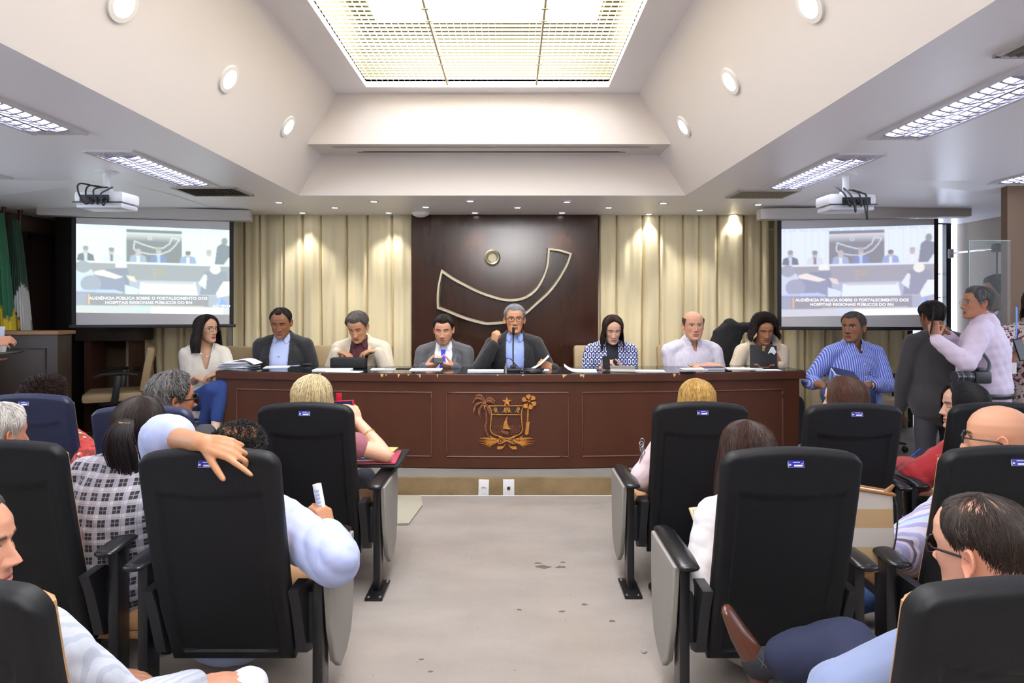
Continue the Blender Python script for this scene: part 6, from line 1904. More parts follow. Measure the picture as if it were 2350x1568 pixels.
# waiter at the left edge: only the hand, a glass and a tray are in view
p = Person('person past the left edge, one hand over a steel tray', P(-140, 640, 4.0), yaw=-.9, sc=1.02, head=(0, .2, 0), skin='#c08a70', seed=24, stand=True, floor=0, hd=dict(eyes='down'),
           hair=dict(line='short', c1='#1a1614', c2='#332c28', thick=.012, strands=300))
p.set_arm('R', P(-28, 803, 3.72), (.3, -.5, -1), d=(.75, .1, .5), n=(0, .6, -.5), **HK['hold']); p.set_arm('L', P(-60, 830, 3.95), (-.6, .6, -1), d=(1, .1, 0), n=(0, 0, 1), pose='flat')
p.finish(top=cl('#e6e6ea'), bottom='#17171c', collar=cl('#e6e6ea'))
c = P(-8, 810, 3.9); t = thing('tray', 'round steel serving tray at the left edge, in front of the lectern', 'tray', c)
m = MB(); m.lathe(c, [(0, 0), (.125, 0), (.148, .012), (.152, .012), (.13, -.004), (0, -.004)], 40); m.build('dish', mat('tray_steel', '#c4c6ca', .22, metal=1), t)
c2 = P(2, 795, 3.86); t = thing('cup', 'small white cup standing on the steel tray at the left edge', 'cup', c2)
m = MB(); m.lathe(V((c2.x, c2.y, c.z + .001)), [(0, 0), (.022, 0), (.032, .05), (.030, .05), (.021, .003), (0, .003)], 24); m.build('bowl', WPLAST, t)
c3 = P(-2, 768, 3.78); t = thing('glass', 'drinking glass held in the hand at the left edge', 'glass', c3)
m = MB(); m.lathe(c3, [(0, -.045), (.024, -.045), (.030, .05), (.028, .05), (.022, -.04), (0, -.04)], 24); m.build('tumbler', mat('tumbler_glass', '#dfe8ff', .05, alpha=.3), t)
# ================================================================= THE AUDIENCE
# blonde woman filming (front row, left of the aisle)
p = Person('blonde woman with highlighted bob filming with a red-cased phone, front row', P(716, 921, 3.12), yaw=-.04, lean=-.22, sc=.98, head=(-.06, .0, .02), skin='#d0a084', seed=30, hd=dict(jaw=.92),
           hair=dict(line='long', c1='#d6c496', c2='#4a3a2a', mix=.55, len=.10, thick=.020, strands=2600, full=.6, open=60, flare=.12, sw=.0020, rough=.002, fly=.004, radf=.8))
e = P(886, 1046, 3.16)
p.set_arm('R', P(822, 968, 3.26), (0, 0, -1), d=(-.45, .2, .9), n=(-.6, .55, -.2), elbow=e, **HK['hold'])
MAU = cl('#8a4f5a')
p.finish(top=MAU, topname='blouse', sleeve={'R': .13, 'L': .2}, bottom='#2a2a34', amp=.004, ease=.014)
m = MB(); a, ee, w, d, n = p.arm['R']; u = (w - ee).normalized(); c = ee.lerp(w, .62); x = u.orthogonal().normalized(); y = u.cross(x)
m.tube([c + (x * math.cos(q) + y * math.sin(q)) * .037 for q in [i * .314 for i in range(20)]], .0016, 5, closed=True); m.build('bracelet', mat('gold', '#d8a85a', .25, metal=1), p.ob)
phone(P(781, 935, 3.28), (0.05, .05, -1), (1, .05, -.03), 0, 'phone in an open red case held by the blonde woman', case=mat('case_red', '#b01836', .4), w=.072, h=.15, lit=mat('phone_lit', '#10131c', .2, emit=('#39446e', .35)))
m = MB(); c = P(777, 922, 3.30); m.box(c + V((0, .006, .02)), (.03, .006, .05), bev=.003)
tag(m.build('case_flap', mat('case_red', '#b01836', .4), origin=c), 'red flap of the phone case beside the blonde hair', 'phone case')
# sunglasses man
p = Person('grey-haired man with dark sunglasses and dark clothes in the front row', P(396, 918, 3.06), yaw=-.30, lean=-.2, sc=1.03, head=(-.45, .04, .05), skin='#a46f50', seed=31, girth=1.1, sw=1.02,
           hd=dict(nose=1.1, earout=1.1, beard=('#8a8680', .35, 'full')),
           hair=dict(line='receding', c1='#1f1d1c', c2='#8d8a88', mix=.45, scalp=.5, thick=.018, strands=2600, full=.3, sw=.0018, rough=.004, curl=.004, cfreq=7, fly=.008, fadek=.35))
p.finish(top=cl('#2d2d30'), bottom='#3a3a3e', collar=cl('#2d2d30'), knees={'R': P(545, 1000, 3.4), 'L': P(470, 1000, 3.45)})
p.glasses('#0e0d0d', lens=mat('sun_lens', '#100e0c', .08), w=.026, h=.021, r=.0042)
# curly woman in red
p = Person('woman with curly dark hair in a red patterned blouse, far left of the front row', P(108, 922, 3.42), yaw=-.20, lean=-.2, sc=.98, head=(-.5, .02, 0), skin='#8f5c42', seed=32, girth=1.1,
           hd=dict(jaw=.95), hair=dict(line='long', c1='#1a1412', c2='#3a221c', len=.03, thick=.026, strands=2200, full=.3, curl=.011, cfreq=10, sw=.0022, rough=.006, fly=.012))
RPAT = pattern('red_print', 'flowers', ['#c43a36', '#7a2a22', '#e8d8c0', '#d8b040'], 36)
p.set_arm('R', P(190, 1128, 3.35), (1, -.3, -.6), elbow=P(222, 1068, 3.2), d=(-.3, 1, -.1), n=(0, 0, -1)); p.set_arm('L', P(60, 1090, 3.6), (-1, -.2, -.5), d=(.3, 1, 0), n=(0, 0, -1))
p.finish(top=RPAT, topname='blouse', sleeve=.42, sleeve_ease=.02, bottom='#23283c', amp=.004, knees={'R': P(215, 1060, 3.85), 'L': P(120, 1060, 3.85)})
m = bun(p.T, (0, -.125, .02), (.045, .04, .045), '#4a2018', 3); m.build('bun', HAIRM, p.ob, col=True, fixn=False)
# white-haired man at the left edge
p = Person('white-haired man at the left edge, in front of the nearer navy chair', P(0, 1000, 2.55), yaw=-.25, sc=1.0, head=(-.1, .05, 0), skin='#b87f66', seed=33, hd=dict(earout=1.2),
           hair=dict(line='short', c1='#a8a29c', c2='#ded9d2', mix=.6, thick=.016, strands=2400, full=.25, sw=.0018, rough=.003, fly=.006, fadek=.4))
p.finish(top=cl('#6a6c74'), bottom='#2a2c34', collar=cl('#6a6c74'))
# plaid woman
p = Person('woman with dark ponytail in a black and white plaid blouse', P(318, 983, 2.46), yaw=-.10, lean=.05, side=.14, sc=.97, head=(.20, -.04, .10), skin='#a8775a', seed=34, girth=1.06, tl=.45,
           hd=dict(jaw=.93), hair=dict(line='short', c1='#14100e', c2='#3a2c26', mix=.4, thick=.014, strands=2400, full=.6, sw=.0018, rough=.001, fly=.003, fade=False))
m = MB(); rnd = random.Random(4)
for k in range(420):
    a = rnd.uniform(0, 6.28); r = rnd.uniform(.2, 1); x, y = math.cos(a) * r, math.sin(a) * r; wv = rnd.uniform(-.01, .01)
    q = [p.T((x * .03, -.100 + y * .012, .055 + .01 * rnd.random())), p.T((x * .05 - .004, -.135 + y * .03, .015)), p.T((x * .062 + wv, -.13 + y * .04, -.055)), p.T((x * .058 + .010 + wv, -.112 + y * .035, -.12)), p.T((x * .05 + .018 + wv, -.10 + y * .03, -.175 - .05 * rnd.random()))]
    cc = tuple(v * rnd.uniform(.6, 1.7) for v in lin('#191311')); m.tube(catmull(q, 3), .0026, 4, col=cc)
pony = m
PLAID = pattern('plaid_cloth', 'plaid', ['#c2bdc2', '#121216', '#7f7a89'], 22)
for k, g in (('R', 1), ('L', -1)): p.set_arm(k, p.hip + Rz(-.3) @ V((g * .10, .32, .12)), (g, -.2, -.6), d=(-.3 * g, 1, 0), n=(0, 0, -1))
p.finish(top=PLAID, topname='blouse', sleeve=.5, bottom='#1c1c22', amp=.005, ease=.016, hem=-.12)
pony.build('ponytail', HAIRM, p.ob, col=True, fixn=False)
m = MB(); m.tube([p.T((.026 * math.cos(a), -.112 + .014 * math.sin(a), .050)) for a in [i * .52 for i in range(12)]], .004, 6, closed=True); m.build('hair_tie', mat('hair_tie', '#8a6a50', .6), p.ob)
m = MB(); c = p.hip + V((.02, .10, -.125)); m.box(c, (.46, .44, .07), bev=.03); m.box(c - V((0, 0, .05)), (.44, .42, .035), bev=.012)
t = thing('seat_pad', 'tan tip-up seat under the woman in the plaid blouse', 'seat', (c.x, c.y, 0)); m.build('cushion', TAN, t)
for sx in (-.16, .16): m = MB(); m.box(V((c.x + sx, c.y, (c.z - .06) / 2)), (.04, .06, c.z - .06), bev=.005); m.build('support', BLACKM, t)
# man with the arm over his chair
p = Person('man in a pale blue shirt, one arm hooked over his chair back, holding rolled paper', P(545, 1052, 2.30), yaw=-.10, lean=-.16, side=.05, sc=1.0, head=(-.25, .05, .16), skin='#b07c58', seed=35, girth=1.08, voxel=.0045, tl=.44,
           hd=dict(earout=1.1), hair=dict(line='short', c1='#12100f', c2='#2a2624', mix=.4, scalp=.75, thick=.012, strands=4200, full=.16, curl=.008, cfreq=11, sw=.0011, rough=.003, fly=.012, fadek=.3))
lw = P(466, 1016, 1.90)
p.set_arm('L', lw, (-1, 0, 1), d=(.93, -.05, -.22), n=(-.15, .72, -.68), elbow=P(378, 1002, 2.12), curls=[(.10, .12, .08), (.5, 1.2, .9), (.75, 1.35, 1.0), (.8, 1.3, .9)], spread=.24, thumb=(.62, .76, .10), tcurl=.10, hs=1.06)
p.set_arm('R', P(752, 1222, 2.30), (1, 0, -1), d=(-.25, .1, 1), n=(-.75, .6, .1), elbow=P(772, 1288, 2.02), pose=(1.15, 1.4, .8), thumb=(.55, .72, .40), tcurl=.3, hs=.98)
BLU = cl('#a3abd0', .8)
p.finish(top=BLU, sleeve={'R': 1, 'L': .60}, collar=BLU, bottom='#b9b6b0', amp=.008, ease=.022, sleeve_ease=.026, loose=1.25, knees={'R': P(690, 1300, 2.55), 'L': P(560, 1300, 2.55)})
h = p.hand['R']; c = P(741, 1186, 2.32); u = V((-.20, .03, 1)).normalized()
t = thing('rolled_paper', 'printed paper rolled into a tube in the hand of the man in pale blue', 'rolled paper', c - u * .07)
m = MB(); x = u.orthogonal().normalized(); y = u.cross(x); vs = []; fs = []; n = 60
for i in range(n + 1):
    a = i / n * 15; r = .0145 + .0022 * (i / n)
    for z in (-.07, .125): vs.append(c + x * r * math.cos(a) + y * r * math.sin(a) + u * z)
for i in range(n): fs.append((2 * i, 2 * i + 1, 2 * i + 3, 2 * i + 2))
m.add(vs, fs); m.build('sheet', PAPER, t, fixn=False)
m = MB()
for k in range(5):
    a = math.atan2(-y.y, -x.y) + (k - 2) * .22
    o = c + x * .0172 * math.cos(a) + y * .0172 * math.sin(a); nn = (x * math.cos(a) + y * math.sin(a)); tt = u.cross(nn).normalized()
    for j in range(9): b = o + u * (-.02 + j * .0145); m.add([b - tt * .0008, b + tt * .0008, b + tt * .0008 + u * .011, b - tt * .0008 + u * .011], [(0, 1, 2, 3)])
m.build('print_line', INK, t, fixn=False)
# man bottom left, seen from the side
p = Person('man in a white shirt at the bottom left edge, hand on knee', P(-84, 1262, 1.36), yaw=-.5, lean=-.05, sc=1.0, sw=1.28, head=(-.85, .02, 0), skin='#b8846a', seed=36, voxel=.0045,
           hd=dict(nose=1.1, eyes='open'), hair=dict(line='receding', c1='#2a2624', c2='#6a6460', thick=.010, strands=900, sw=.0016))
STR = pattern('white_stripe', 'stripes', ['#b9bdc6', '#a6acba'], 70)
kn = P(565, 1585, 1.80)
p.sh['R'] += V((.05, .03, .055))
p.set_arm('R', P(440, 1578, 1.70), (1, -.3, -.6), d=(.85, .5, -.1), n=(.05, .2, -1), pose='relaxed', elbow=P(290, 1650, 1.46))
p.finish(top=STR, collar=STR, bottom_mat=cl('#cfcfd3'), amp=.005, ease=.022, sleeve_ease=.022, knees={'R': kn, 'L': P(330, 1620, 1.9)})
# ---- right block
p = Person('blonde woman in a sheer pale pink blouse, front row right of the aisle', P(1599, 927, 3.14), yaw=.06, lean=-.2, sc=.97, head=(.03, .02, 0), skin='#cfa58c', seed=40, hd=dict(jaw=.92),
           hair=dict(line='long', c1='#b89450', c2='#5a3c22', mix=.5, len=.24, thick=.014, strands=2600, full=.7, open=60, flare=.10, sw=.0019, rough=.0015, fly=.003, radf=.8))
p.set_arm('L', P(1520, 1120, 3.4), (-1, -.2, -.6), elbow=P(1474, 1098, 3.12), d=(.3, 1, -.1), n=(0, 0, -1))
p.finish(top=cl('#cdb8bc', .7), topname='blouse', sleeve=.9, sleeve_ease=.02, bottom='#3a3a44', amp=.005)
m = MB()
for k in range(9):
    c = P(1474 - 2 * math.sin(k), 1012 + k * 7, 3.1); m.tube([c + V((.010 * math.cos(a), .004 * math.sin(a) * (k % 2), .013 * math.sin(a))) for a in [i * .6 for i in range(11)]], .0026, 5, closed=True)
tag(m.build('chain_strap', mat('chain_steel', '#8a8a90', .3, metal=1), origin=P(1474, 1040, 3.1)), 'metal chain bag strap on the arm of the woman in pale pink', 'bag strap')
p = Person('brown-haired woman with long straight hair, front row, looking left', P(1938, 924, 3.12), yaw=.25, lean=-.2, sc=1.0, head=(.55, .04, 0), skin='#c9a088', seed=41, hd=dict(jaw=.92, nose=1.1, eyes='open'),
           hair=dict(line='long', c1='#33201a', c2='#543626', mix=.5, len=.22, thick=.016, strands=2600, full=.7, open=64, flare=.10, sw=.0019, rough=.001, fly=.002))
p.finish(top=cl('#3c4450'), bottom='#3a3a40', topname='blouse')
p = Person('woman with a black bob in a red lace blouse, looking left', P(2211, 935, 3.28), yaw=.55, lean=.04, sc=1.02, head=(.72, .02, 0), skin='#cba08c', seed=42, hd=dict(jaw=.9, eyes='down', lips='#b06a68', nose=.95),
           hair=dict(line='long', c1='#0e0c0d', c2='#221f22', mix=.5, len=.14, thick=.019, strands=2600, full=.7, open=50, flare=.10, sw=.0019, rough=.001, fly=.002))
REDB = mat('cloth_red_lace', '#a3141f', .75, bump=(120, .4), sheen=.2)
p.set_arm('L', P(2072, 1072, 3.35), (-.6, -.6, -.6), elbow=P(2100, 1098, 3.10), d=(-.4, 1, .1), n=(0, 0, -1)); 
p.finish(top=REDB, topname='blouse', sleeve=.9, sleeve_ease=.028, bottom='#d8d4d0', amp=.009, ease=.016)
g = MB(); rnd = random.Random(9)
for k in range(70):
    a = p.sh['L'].lerp(p.arm['L'][1], rnd.uniform(-.1, .35)); hit = p.garm['blouse'].find_nearest(a + V((rnd.uniform(-.1, .1), -.1, rnd.uniform(-.02, .12))))
    if hit[0] is not None: g.ball(hit[0], .0045, 6)
g.build('lace_bead', mat('lace_hole', '#c98a6a', .6), p.ob)
m = MB(); c = P(2092, 1048, 3.32); m.tube([c, c + V((.06, .02, .035))], .004, 8)
tag(m.build('pen', mat('pen_blue', '#2a3fc0', .4), origin=c), 'blue pen in the hand of the woman in red', 'pen')
m = MB(); c = P(2090, 1066, 3.34); m.box(c, (.14, .10, .006), Matrix.Rotation(.3, 3, 'Y'))
tag(m.build('paper', PAPER, origin=c, smooth=False), 'white sheet under the hand of the woman in red', 'paper')
# white jacket
p = Person('woman with long dark hair in a white jacket, second row right of the aisle', P(1716, 1046, 2.36), yaw=.16, lean=-.12, side=-.10, sc=.98, head=(.12, .10, .02), skin='#c39478', seed=43, hd=dict(jaw=.93),
           hair=dict(line='long', c1='#17110f', c2='#4a2f22', mix=.45, len=.24, thick=.018, strands=2600, full=.7, open=60, flare=.16, sw=.0020, rough=.001, fly=.005))
WJ = cl('#c6c3c3', .85)
p.set_arm('L', P(1632, 1420, 2.42), (-1, -.4, -.6), elbow=P(1612, 1345, 2.17), d=(.5, 1, -.2), n=(.3, .2, -1)); 
p.finish(top=WJ, topname='jacket', bottom='#8a96b0', amp=.007, ease=.022, sleeve_ease=.018, knees={'L': P(1660, 1360, 2.75), 'R': P(1745, 1360, 2.75)})
c = P(1603, 1203, 2.5); t = thing('notebook', 'spiral notebook held by the woman in the white jacket', 'notebook', c)
R = Rz(.3) @ Rx(.9); m = MB(); m.box(c + V((.06, 0, -.02)), (.15, .19, .008), R); m.build('pages', mat('notebook_cream', '#d8c8a4', .7), t)
m = MB()
for k in range(9): o = c + V((-.012 + .002 * k, .0, .052 - .012 * k)); m.tube([o + V((.009 * math.cos(a), .003, .009 * math.sin(a))) for a in [i * .6 for i in range(11)]], .0011, 5, closed=True)
m.build('spiral', CHROME, t)
# handbag
c = P(1998, 1215, 2.22); t = thing('handbag', 'cream and tan striped handbag standing on the seat right of the white jacket', 'handbag', (c.x, c.y, .45))
ST = pattern('bag_stripes', 'bands', ['#ddd8d0', '#c3a67c'], 7.4)
x0, x1 = c.x - .13, c.x + .058
m = MB(); m.prism([(x0, c.y - .05, .455), (x1 + .004, c.y - .05, .478), (x1 - .006, c.y - .05, .745), (x0, c.y - .05, .775)], (0, 0, 0), (0, .045, 0)); m.build('body', ST, t, bev=.006, smooth=False)
m = MB(); m.tube([(x0, c.y - .052, .774), (x1 - .004, c.y - .052, .744), (x1 - .004, c.y - .008, .746), (x0, c.y - .008, .776)], .006, 8); m.build('trim', mat('bag_trim', '#8a6038', .5), t); m = MB(); m.tube([(x0, c.y - .052, .459), (x1 + .004, c.y - .052, .481)], .004, 6); m.build('trim', mat('bag_trim', '#8a6038', .5), t)
m = MB(); m.tube(catmull([(x1 - .008, c.y - .05, .745), (x1 - .0, c.y - .062, .70), (x1 - .003, c.y - .06, .60), (x1 - .03, c.y - .06, .47)], 6), .003, 6); m.build('strap', mat('bag_strap', '#2a2226', .5), t)
m = MB(); m.tube([(x1 - .02, c.y - .03, .746), (x1 + .006, c.y - .03, .772)], [(.012, .004), (.006, .003)], 8); m.build('zip_pull', mat('bag_trim', '#8a6038', .5), t)
# bald man
p = Person('bald man with dark-rimmed glasses in a pastel striped shirt, right edge', P(2292, 1010, 2.26), yaw=.35, lean=-.18, sc=1.06, head=(.52, .06, 0), skin='#c49073', seed=44, girth=1.1, voxel=.005,
           hd=dict(fat=1.2, earout=1.2, beard=('#4a3a30', .25, 'full')), hair=None)
p.set_arm('L', P(2075, 1330, 2.5), (-.8, -.6, -.4), elbow=P(2085, 1262, 2.28), d=(-.1, 1, -.3), n=(.2, 0, -1), pose='relaxed')
PST = pattern('pastel_stripe', 'stripes', ['#c4c2d2', '#9a99c8', '#5a4a6c', '#a9c8d2'], 52, rot=(0, 0, -.55))
p.finish(top=PST, sleeve={'L': .60, 'R': .6}, collar=PST, bottom_mat=mat('denim_mid', '#2d4470', .85, bump=(260, .3)), amp=.006, ease=.024, sleeve_ease=.030, loose=1.2, knees={'L': P(2120, 1330, 2.6), 'R': P(2300, 1330, 2.65)})
p.glasses('#1e1a1a', w=.023, h=.016, r=.0026, lens=mat('clear_lens', '#dfe6ea', .03, alpha=.12))
# man in the near right chair, leg crossed
p = Person('dark-haired man with glasses in a pale blue jacket, leg crossed, bottom right', P(2262, 1268, 1.29), yaw=.20, lean=-.18, sc=1.0, head=(.22, .10, -.06), skin='#c9957c', seed=45, voxel=.0045, sw=1.05,
           hd=dict(earout=1.25, eyes='down'),
           hair=dict(line='short', c1='#1d1714', c2='#3a2f28', mix=.45, scalp=.8, thick=.012, strands=6500, full=.22, sw=.0009, rough=.001, fly=.004, fadek=.45))
JB = mat('jacket_pale_blue', '#717d9c', .85, bump=(320, .1), sheen=.2)
p.set_arm('L', P(1985, 1640, 1.42), (-.8, -.5, -.6), elbow=P(1930, 1600, 1.24), d=(.3, 1, 0), n=(.2, 0, -1))
kn = P(1950, 1494, 1.66); an = P(1752, 1522, 1.80)
p.finish(top=JB, inner=cl('#dfe2ea'), topname='jacket', collar=cl('#dfe2ea'), bottom_mat=mat('denim_navy', '#151b36', .85, bump=(300, .12)), amp=.004, ease=.024, sleeve_ease=.020,
         knees={'L': kn, 'R': P(2020, 1640, 1.62)}, ankles={'L': an}, shoe=mat('shoe_brown', '#4a281a', .28), footdir={'L': (-.35, .10, .93)}, hemk=.30, shoek=.92, legk=1.28)
m = MB(); u = (an - kn).normalized(); m.tube([an - u * .20, an - u * .10, an - u * .03, an + u * .02], [.046, .043, .042, .044], 16); m.build('sock', mat('sock_black', '#1a1a1e', .9, bump=(200, .3)), p.ob)
p.glasses('#17151a', w=.024, h=.018, r=.0026, lens=mat('sun_lens', '#100e0c', .08))
m = MB(); q = an.lerp(kn, .16); u = (kn - an).normalized(); w = V((0, 0, 1)).cross(u).normalized(); v = u.cross(w)
n_ = (V((0, 0, H)) - q); n_ = (n_ - u * n_.dot(u)).normalized(); t_ = u.cross(n_)
for k in range(3):
    c = q + u * (.022 * (k - 1)) + n_ * .0435
    for sg in (-1, 1): m.tube([c - u * .008 - t_ * .012 * sg, c + u * .008 + t_ * .012 * sg], .0009, 4)
m.build('sock_pattern', mat('sock_grey', '#4a4a4e', .9), p.ob)
# ================================================================= THINGS ON THE DESK
def on(px, py, z=0.0):
    D = F * (H - ZD - z) / (py - CY); p = P(px, py, D); p.z = ZD + z; return p
def sheet(px, py, w, d, rot, label, th=.004, name='paper', cat='paper', m=PAPER, group=None, curl=0.0):
    c = on(px, py); n = 8; vs = []; fs = []; R = Rz(rot)
    for k in (0, 1):
        for j in range(n + 1):
            for i in range(n + 1):
                u, v = i / n - .5, j / n - .5
                z = .001 + (th if k else 0) + curl * (max(0, -u - .15) ** 2 + .3 * max(0, v - .2) ** 2)
                q = R @ V((u * w, v * d, 0)); vs.append((c.x + q.x, c.y + q.y, ZD + z))
    N = (n + 1) ** 2
    for j in range(n):
        for i in range(n):
            a = j * (n + 1) + i; fs.append((a, a + n + 1, a + n + 2, a + 1)); fs.append((N + a, N + a + 1, N + a + n + 2, N + a + n + 1))
    rim = list(range(n + 1)) + [j * (n + 1) + n for j in range(1, n + 1)] + [n * (n + 1) + i for i in range(n - 1, -1, -1)] + [j * (n + 1) for j in range(n - 1, 0, -1)]
    for k in range(len(rim)): a, b = rim[k], rim[(k + 1) % len(rim)]; fs.append((a, b, b + N, a + N))
    mm = MB(); mm.add(vs, fs); return tag(mm.build(name, m, origin=(c.x, c.y, ZD), smooth=False), label, cat, group)
# stack at the left end
c = on(548, 843)
t = thing('paper_stack', 'untidy stack of papers on the left end of the desk', 'paper stack', c)
rnd = random.Random(3)
for k in range(11):
    m = MB(); m.box((c.x + rnd.uniform(-.03, .03), c.y + rnd.uniform(-.02, .02), ZD + .003 + k * .0048), (.27 - .008 * k, .2, .0042), Rz(rnd.uniform(-.3, .3))); m.build('sheet', PAPER if k % 4 else mat('paper_grey', '#b8bccc', .7), t, smooth=False)
vs = []; n = 10
for i in range(n + 1):
    u = i / n
    for y in (-.09, .09): vs.append((c.x - .02 + u * .19, c.y + y, ZD + .060 + .018 * math.sin(u * 3.1) - .03 * u * u))
m = MB(); m.add(vs, [(2 * i, 2 * i + 1, 2 * i + 3, 2 * i + 2) for i in range(n)]); m.build('curled_sheet', PAPER, t, fixn=False)
sheet(636, 843, .20, .16, .2, 'white sheet on the desk in front of the man in the black jacket')
sheet(672, 838, .16, .15, -.2, 'bluish folded leaflet on the desk beside the white sheet of the man in black', m=mat('leaflet_blue', '#b9c4e0', .5))
sheet(764, 851, .30, .13, .05, 'stack of white sheets on the desk in front of the black bag', th=.012)
sheet(790, 854, .28, .10, -.1, 'white sheet sticking out under the stack before the black bag')
sheet(880, 848, .2, .12, .1, 'pale sheet on the desk left of the dark folder')
sheet(918, 845, .22, .16, -.05, 'dark glossy folder on the desk between the cream jacket and the grey suit', th=.006, name='folder', cat='folder', m=mat('folder_dark', '#20242a', .2))
sheet(978, 849, .26, .16, .02, 'white sheet on the desk in front of the man with the blue tie')
sheet(1115, 852, .29, .11, 0, 'open booklet on the desk left of the microphone', th=.008, name='booklet', cat='booklet')
sheet(1212, 850, .34, .11, .03, 'white sheets on the desk right of the microphone base')
sheet(1332, 853, .26, .12, -.05, 'white sheet with a curled corner on the desk left of the book', curl=.35)
sheet(1487, 852, .26, .13, -.08, 'white sheet on the desk right of the grey book')
sheet(1592, 848, .2, .12, 0, 'white sheet under the hands of the balding man')
sheet(1708, 847, .3, .15, -.08, 'white sheets on the desk between the balding man and the black folder')
sheet(1760, 850, .2, .10, -.03, 'white sheet on the desk in front of the black folder')
c = on(1428, 852); t = thing('book', 'thick grey-covered book on the desk in front of the woman in blue', 'book', c)
m = MB(); m.box((c.x, c.y, ZD + .019), (.19, .15, .026), Rz(-.12)); m.build('pages', mat('book_pages', '#d8d0c4', .7), t, smooth=False)
m = MB(); m.box((c.x, c.y, ZD + .034), (.198, .158, .004), Rz(-.12)); m.box((c.x, c.y, ZD + .004), (.198, .158, .004), Rz(-.12)); m.build('cover', mat('book_grey', '#7a706c', .5), t, smooth=False)
c = on(1384, 850); t = thing('spectacles', 'dark folded spectacles on the desk beside the grey book', 'spectacles', c)
m = MB()
for k in (-.03, .03): m.tube([c + V((k + .024 * math.cos(a), .0, .02 + .018 * math.sin(a))) for a in [i * .42 for i in range(15)]], .0026, 6, closed=True)
m.tube([c + V((-.055, 0, .025)), c + V((-.03, .06, .012))], .0025, 6); m.build('frame', BLACKP, t)
c = on(1640, 848); t = thing('notepad', 'dark blue notebook under the clasped hands', 'notebook', c)
m = MB(); m.box((c.x - .02, c.y - .0, ZD + .010), (.17, .11, .014), Rz(.04)); m.build('pages', PAPER, t, smooth=False)
m = MB(); m.box((c.x - .02, c.y, ZD + .019), (.175, .115, .004), Rz(.04)); m.build('cover', mat('cover_blue', '#232f5a', .4), t, smooth=False)
c = on(1578, 856); phone(c + V((0, 0, .006)), (1, .05, 0), (0, 1, 0), 0, 'black phone lying flat near the front edge, before the balding man', w=.12, h=.055)
phone(on(1392, 850) + V((.0, .02, .062)), (1, 0, 0), (0, .35, 1), 0, 'black phone held up by the woman in the patterned jacket', w=.062, h=.11)
phone(P(1006, 828, 5.12), (1, .0, -.05), (0, .5, 1), 0, 'black phone held sideways by the man with the blue tie', w=.085, h=.05)
# glasses case / keys
c = on(705, 840); m = MB(); m.box(c + V((0, 0, .012)), (.07, .03, .022), Rz(.2), bev=.008)
tag(m.build('spectacle_case', BLACKP, origin=c), 'small black case on the desk between the leaflet and the white stack', 'case')
# black bag in front of the cream jacket
c = on(799, 845); t = thing('bag', 'black laptop bag standing on the desk before the man in the cream jacket', 'bag', c)
m = MB(); m.box((c.x, c.y, ZD + .045), (.30, .06, .088), bev=.02); m.build('body', mat('bag_black', '#121316', .7, bump=(200, .3)), t)
m = MB(); m.tube([(c.x - .13, c.y, ZD + .088), (c.x + .13, c.y, ZD + .088)], .004, 6); m.build('zip', BLACKM, t)
# microphone
c = on(1178, 852); t = thing('microphone', 'black gooseneck microphone standing on the desk in front of the speaker', 'microphone', c)
m = MB(); m.box(c + V((0, 0, .012)), (.115, .11, .024), bev=.01); m.box(c + V((0, .01, .034)), (.05, .05, .03), bev=.01); m.build('base', BLACKP, t)
m = MB(); m.tube(catmull([c + V((0, .01, .045)), c + V((-.002, .005, .18)), c + V((.001, .0, .30))], 8), .0055, 8); m.build('gooseneck', BLACKM, t)
m = MB(); m.tube([c + V((.001, 0, .30)), c + V((.0015, -.004, .345))], [.011, .012], 14); m.build('microphone_head', mat('mic_foam', '#0d0d0f', .9, bump=(400, .5)), t)
q = on(1161, 856)
m = MB(); m.cyl(q + V((0, 0, .0)), q + V((0, 0, .055)), .010, 14); m.cyl(q + V((0, 0, .055)), q + V((0, 0, .075)), .006, 12); m.build('cable_plug', STEEL, t)
m = MB(); m.tube(catmull([q + V((0, 0, .07)), q + V((.004, .01, .11)), q + V((.04, .02, .105)), c + V((.02, .02, .05)), c + V((.08, .0, .006)), c + V((.14, -.01, .005))], 7), .004, 7); m.build('cable', BLACKP, t)
c = on(1220, 855); t = thing('cable_coil', 'coil of black cable on the desk right of the microphone', 'cable', c)
m = MB(); q = []
for k in range(120): a = k * .33; r = .052 + .012 * math.sin(k * .41); q.append(c + V((r * 1.5 * math.cos(a), r * .75 * math.sin(a), .006 + .0007 * (k % 33))))
m.tube(q, .0042, 6); m.build('cable', BLACKP, t)
# sheet in the speaker's hand
c = P(1240, 836, 5.12); t = thing('held_paper', 'white paper lifted in the hand of the speaker', 'paper', c)
vs = []; n = 10
for i in range(n + 1):
    u = i / n
    for y in (-.06, .09): vs.append(c + V((-.10 + .17 * u, y, -.045 + .115 * u ** 1.6)))
m = MB(); m.add(vs, [(2 * i, 2 * i + 2, 2 * i + 3, 2 * i + 1) for i in range(n)]); o = m.build('sheet', PAPER, t, fixn=False); o.modifiers.new('s', 'SOLIDIFY').thickness = .0015
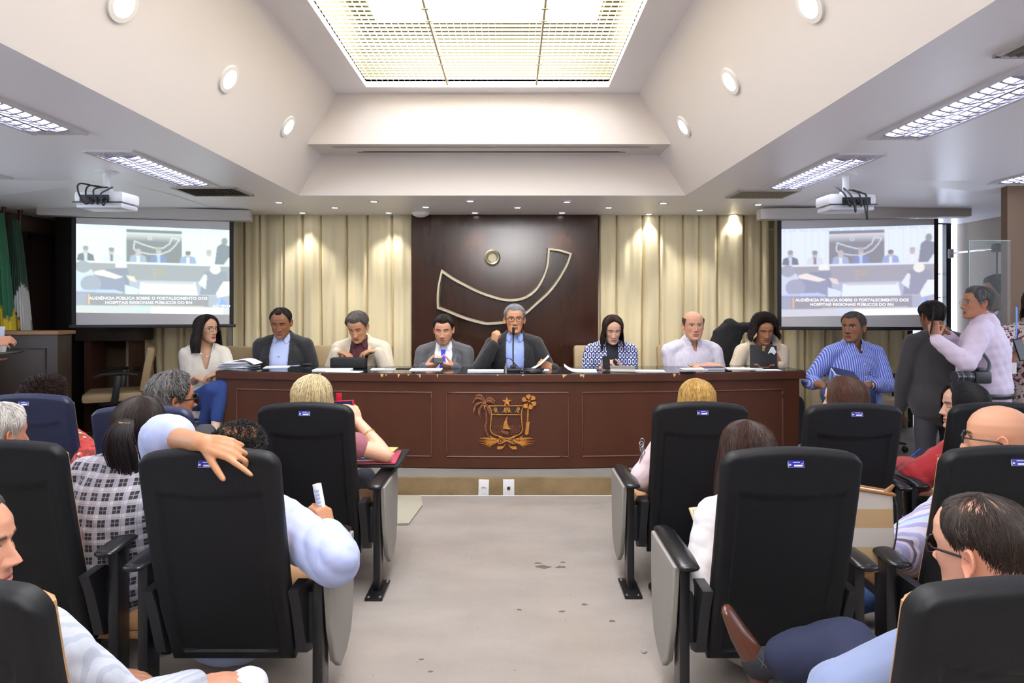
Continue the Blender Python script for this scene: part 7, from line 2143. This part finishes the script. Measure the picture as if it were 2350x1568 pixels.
# black folder of the woman in crochet
c = P(1752, 820, 5.16); t = thing('folder', 'black upright folder with a brown handle held by the woman in crochet', 'folder', c)
R = Rx(-.18) @ Ry(.05); m = MB(); m.box(c, (.225, .02, .205), R, bev=.006); m.build('cover', mat('folder_black', '#191a1e', .5, bump=(200, .2)), t)
m = MB(); hb = lambda x, z: c + R @ V((x, -.014, z)); m.tube(catmull([hb(-.075, -.068), hb(-.05, -.072), hb(-.035, -.088), hb(.035, -.084), hb(.05, -.068), hb(.078, -.066)], 5), .005, 8)
m.box(hb(-.07, -.066), (.03, .008, .016), R); m.box(hb(.072, -.064), (.03, .008, .016), R); m.build('handle', mat('handle_brown', '#8a5634', .5), t)
m = MB(); m.box(hb(.0, .083), (.024, .006, .02), R); m.lathe(hb(-.004, .060), [(0, .004), (.013, .002), (.013, 0)], 14, Rx(PI / 2)); m.build('emblem', mat('emblem_gold', '#b08a4a', .4, metal=.5), t)
c = P(1771, 806, 5.09); m = MB(); slab2d(m, [(-.035, -.02), (-.005, .032), (.012, .036), (.040, -.008), (.022, -.030), (-.005, -.012)], lambda u, v: (c.x + u, c.y + u * .2, c.z + v), .006, nrm=(0, -1, 0))
tag(m.build('tissue', PAPER, origin=c, smooth=False), 'white tissue in the hand of the woman in crochet', 'tissue')
# jacket hung over the chair beside her
m = MB(); b = P(1672, 800, 5.75)
m.tube([b + V((.06, 0, .21)), b + V((-.02, 0, .10)), b + V((-.08, -.02, -.10)), b + V((-.10, -.02, -.40))], [(.11, .05), (.14, .06), (.15, .07), (.14, .06)], 18, xdir=(1, 0, 0))
m.tube([b + V((.10, 0, .20)), b + V((.30, .03, .20))], [(.05, .05), (.06, .05)], 12)
me = remesh(m, .01, 5); wrinkle(me, .008, 5); setverts(me, mverts(me) - np.array(b)); o = link('jacket', me, mat('jacket_black', '#15161a', .9, bump=(140, .2))); o.location = b
tag(o, 'black jacket hanging on the chair between the balding man and the woman in crochet', 'jacket')
# notebook in the lap of the man at the right
c = P(1938, 858, 4.82); t = thing('notebook', 'dark notebook with white pages in the lap of the man in blue stripes', 'notebook', c)
R = Rz(-.1) @ Ry(.22) @ Rx(.35); m = MB(); m.box(c, (.17, .12, .014), R); m.build('pages', PAPER, t, smooth=False); m = MB(); m.box(c + R @ V((0, 0, .009)), (.176, .126, .004), R); m.build('cover', mat('cover_blue', '#232f5a', .4), t, smooth=False)
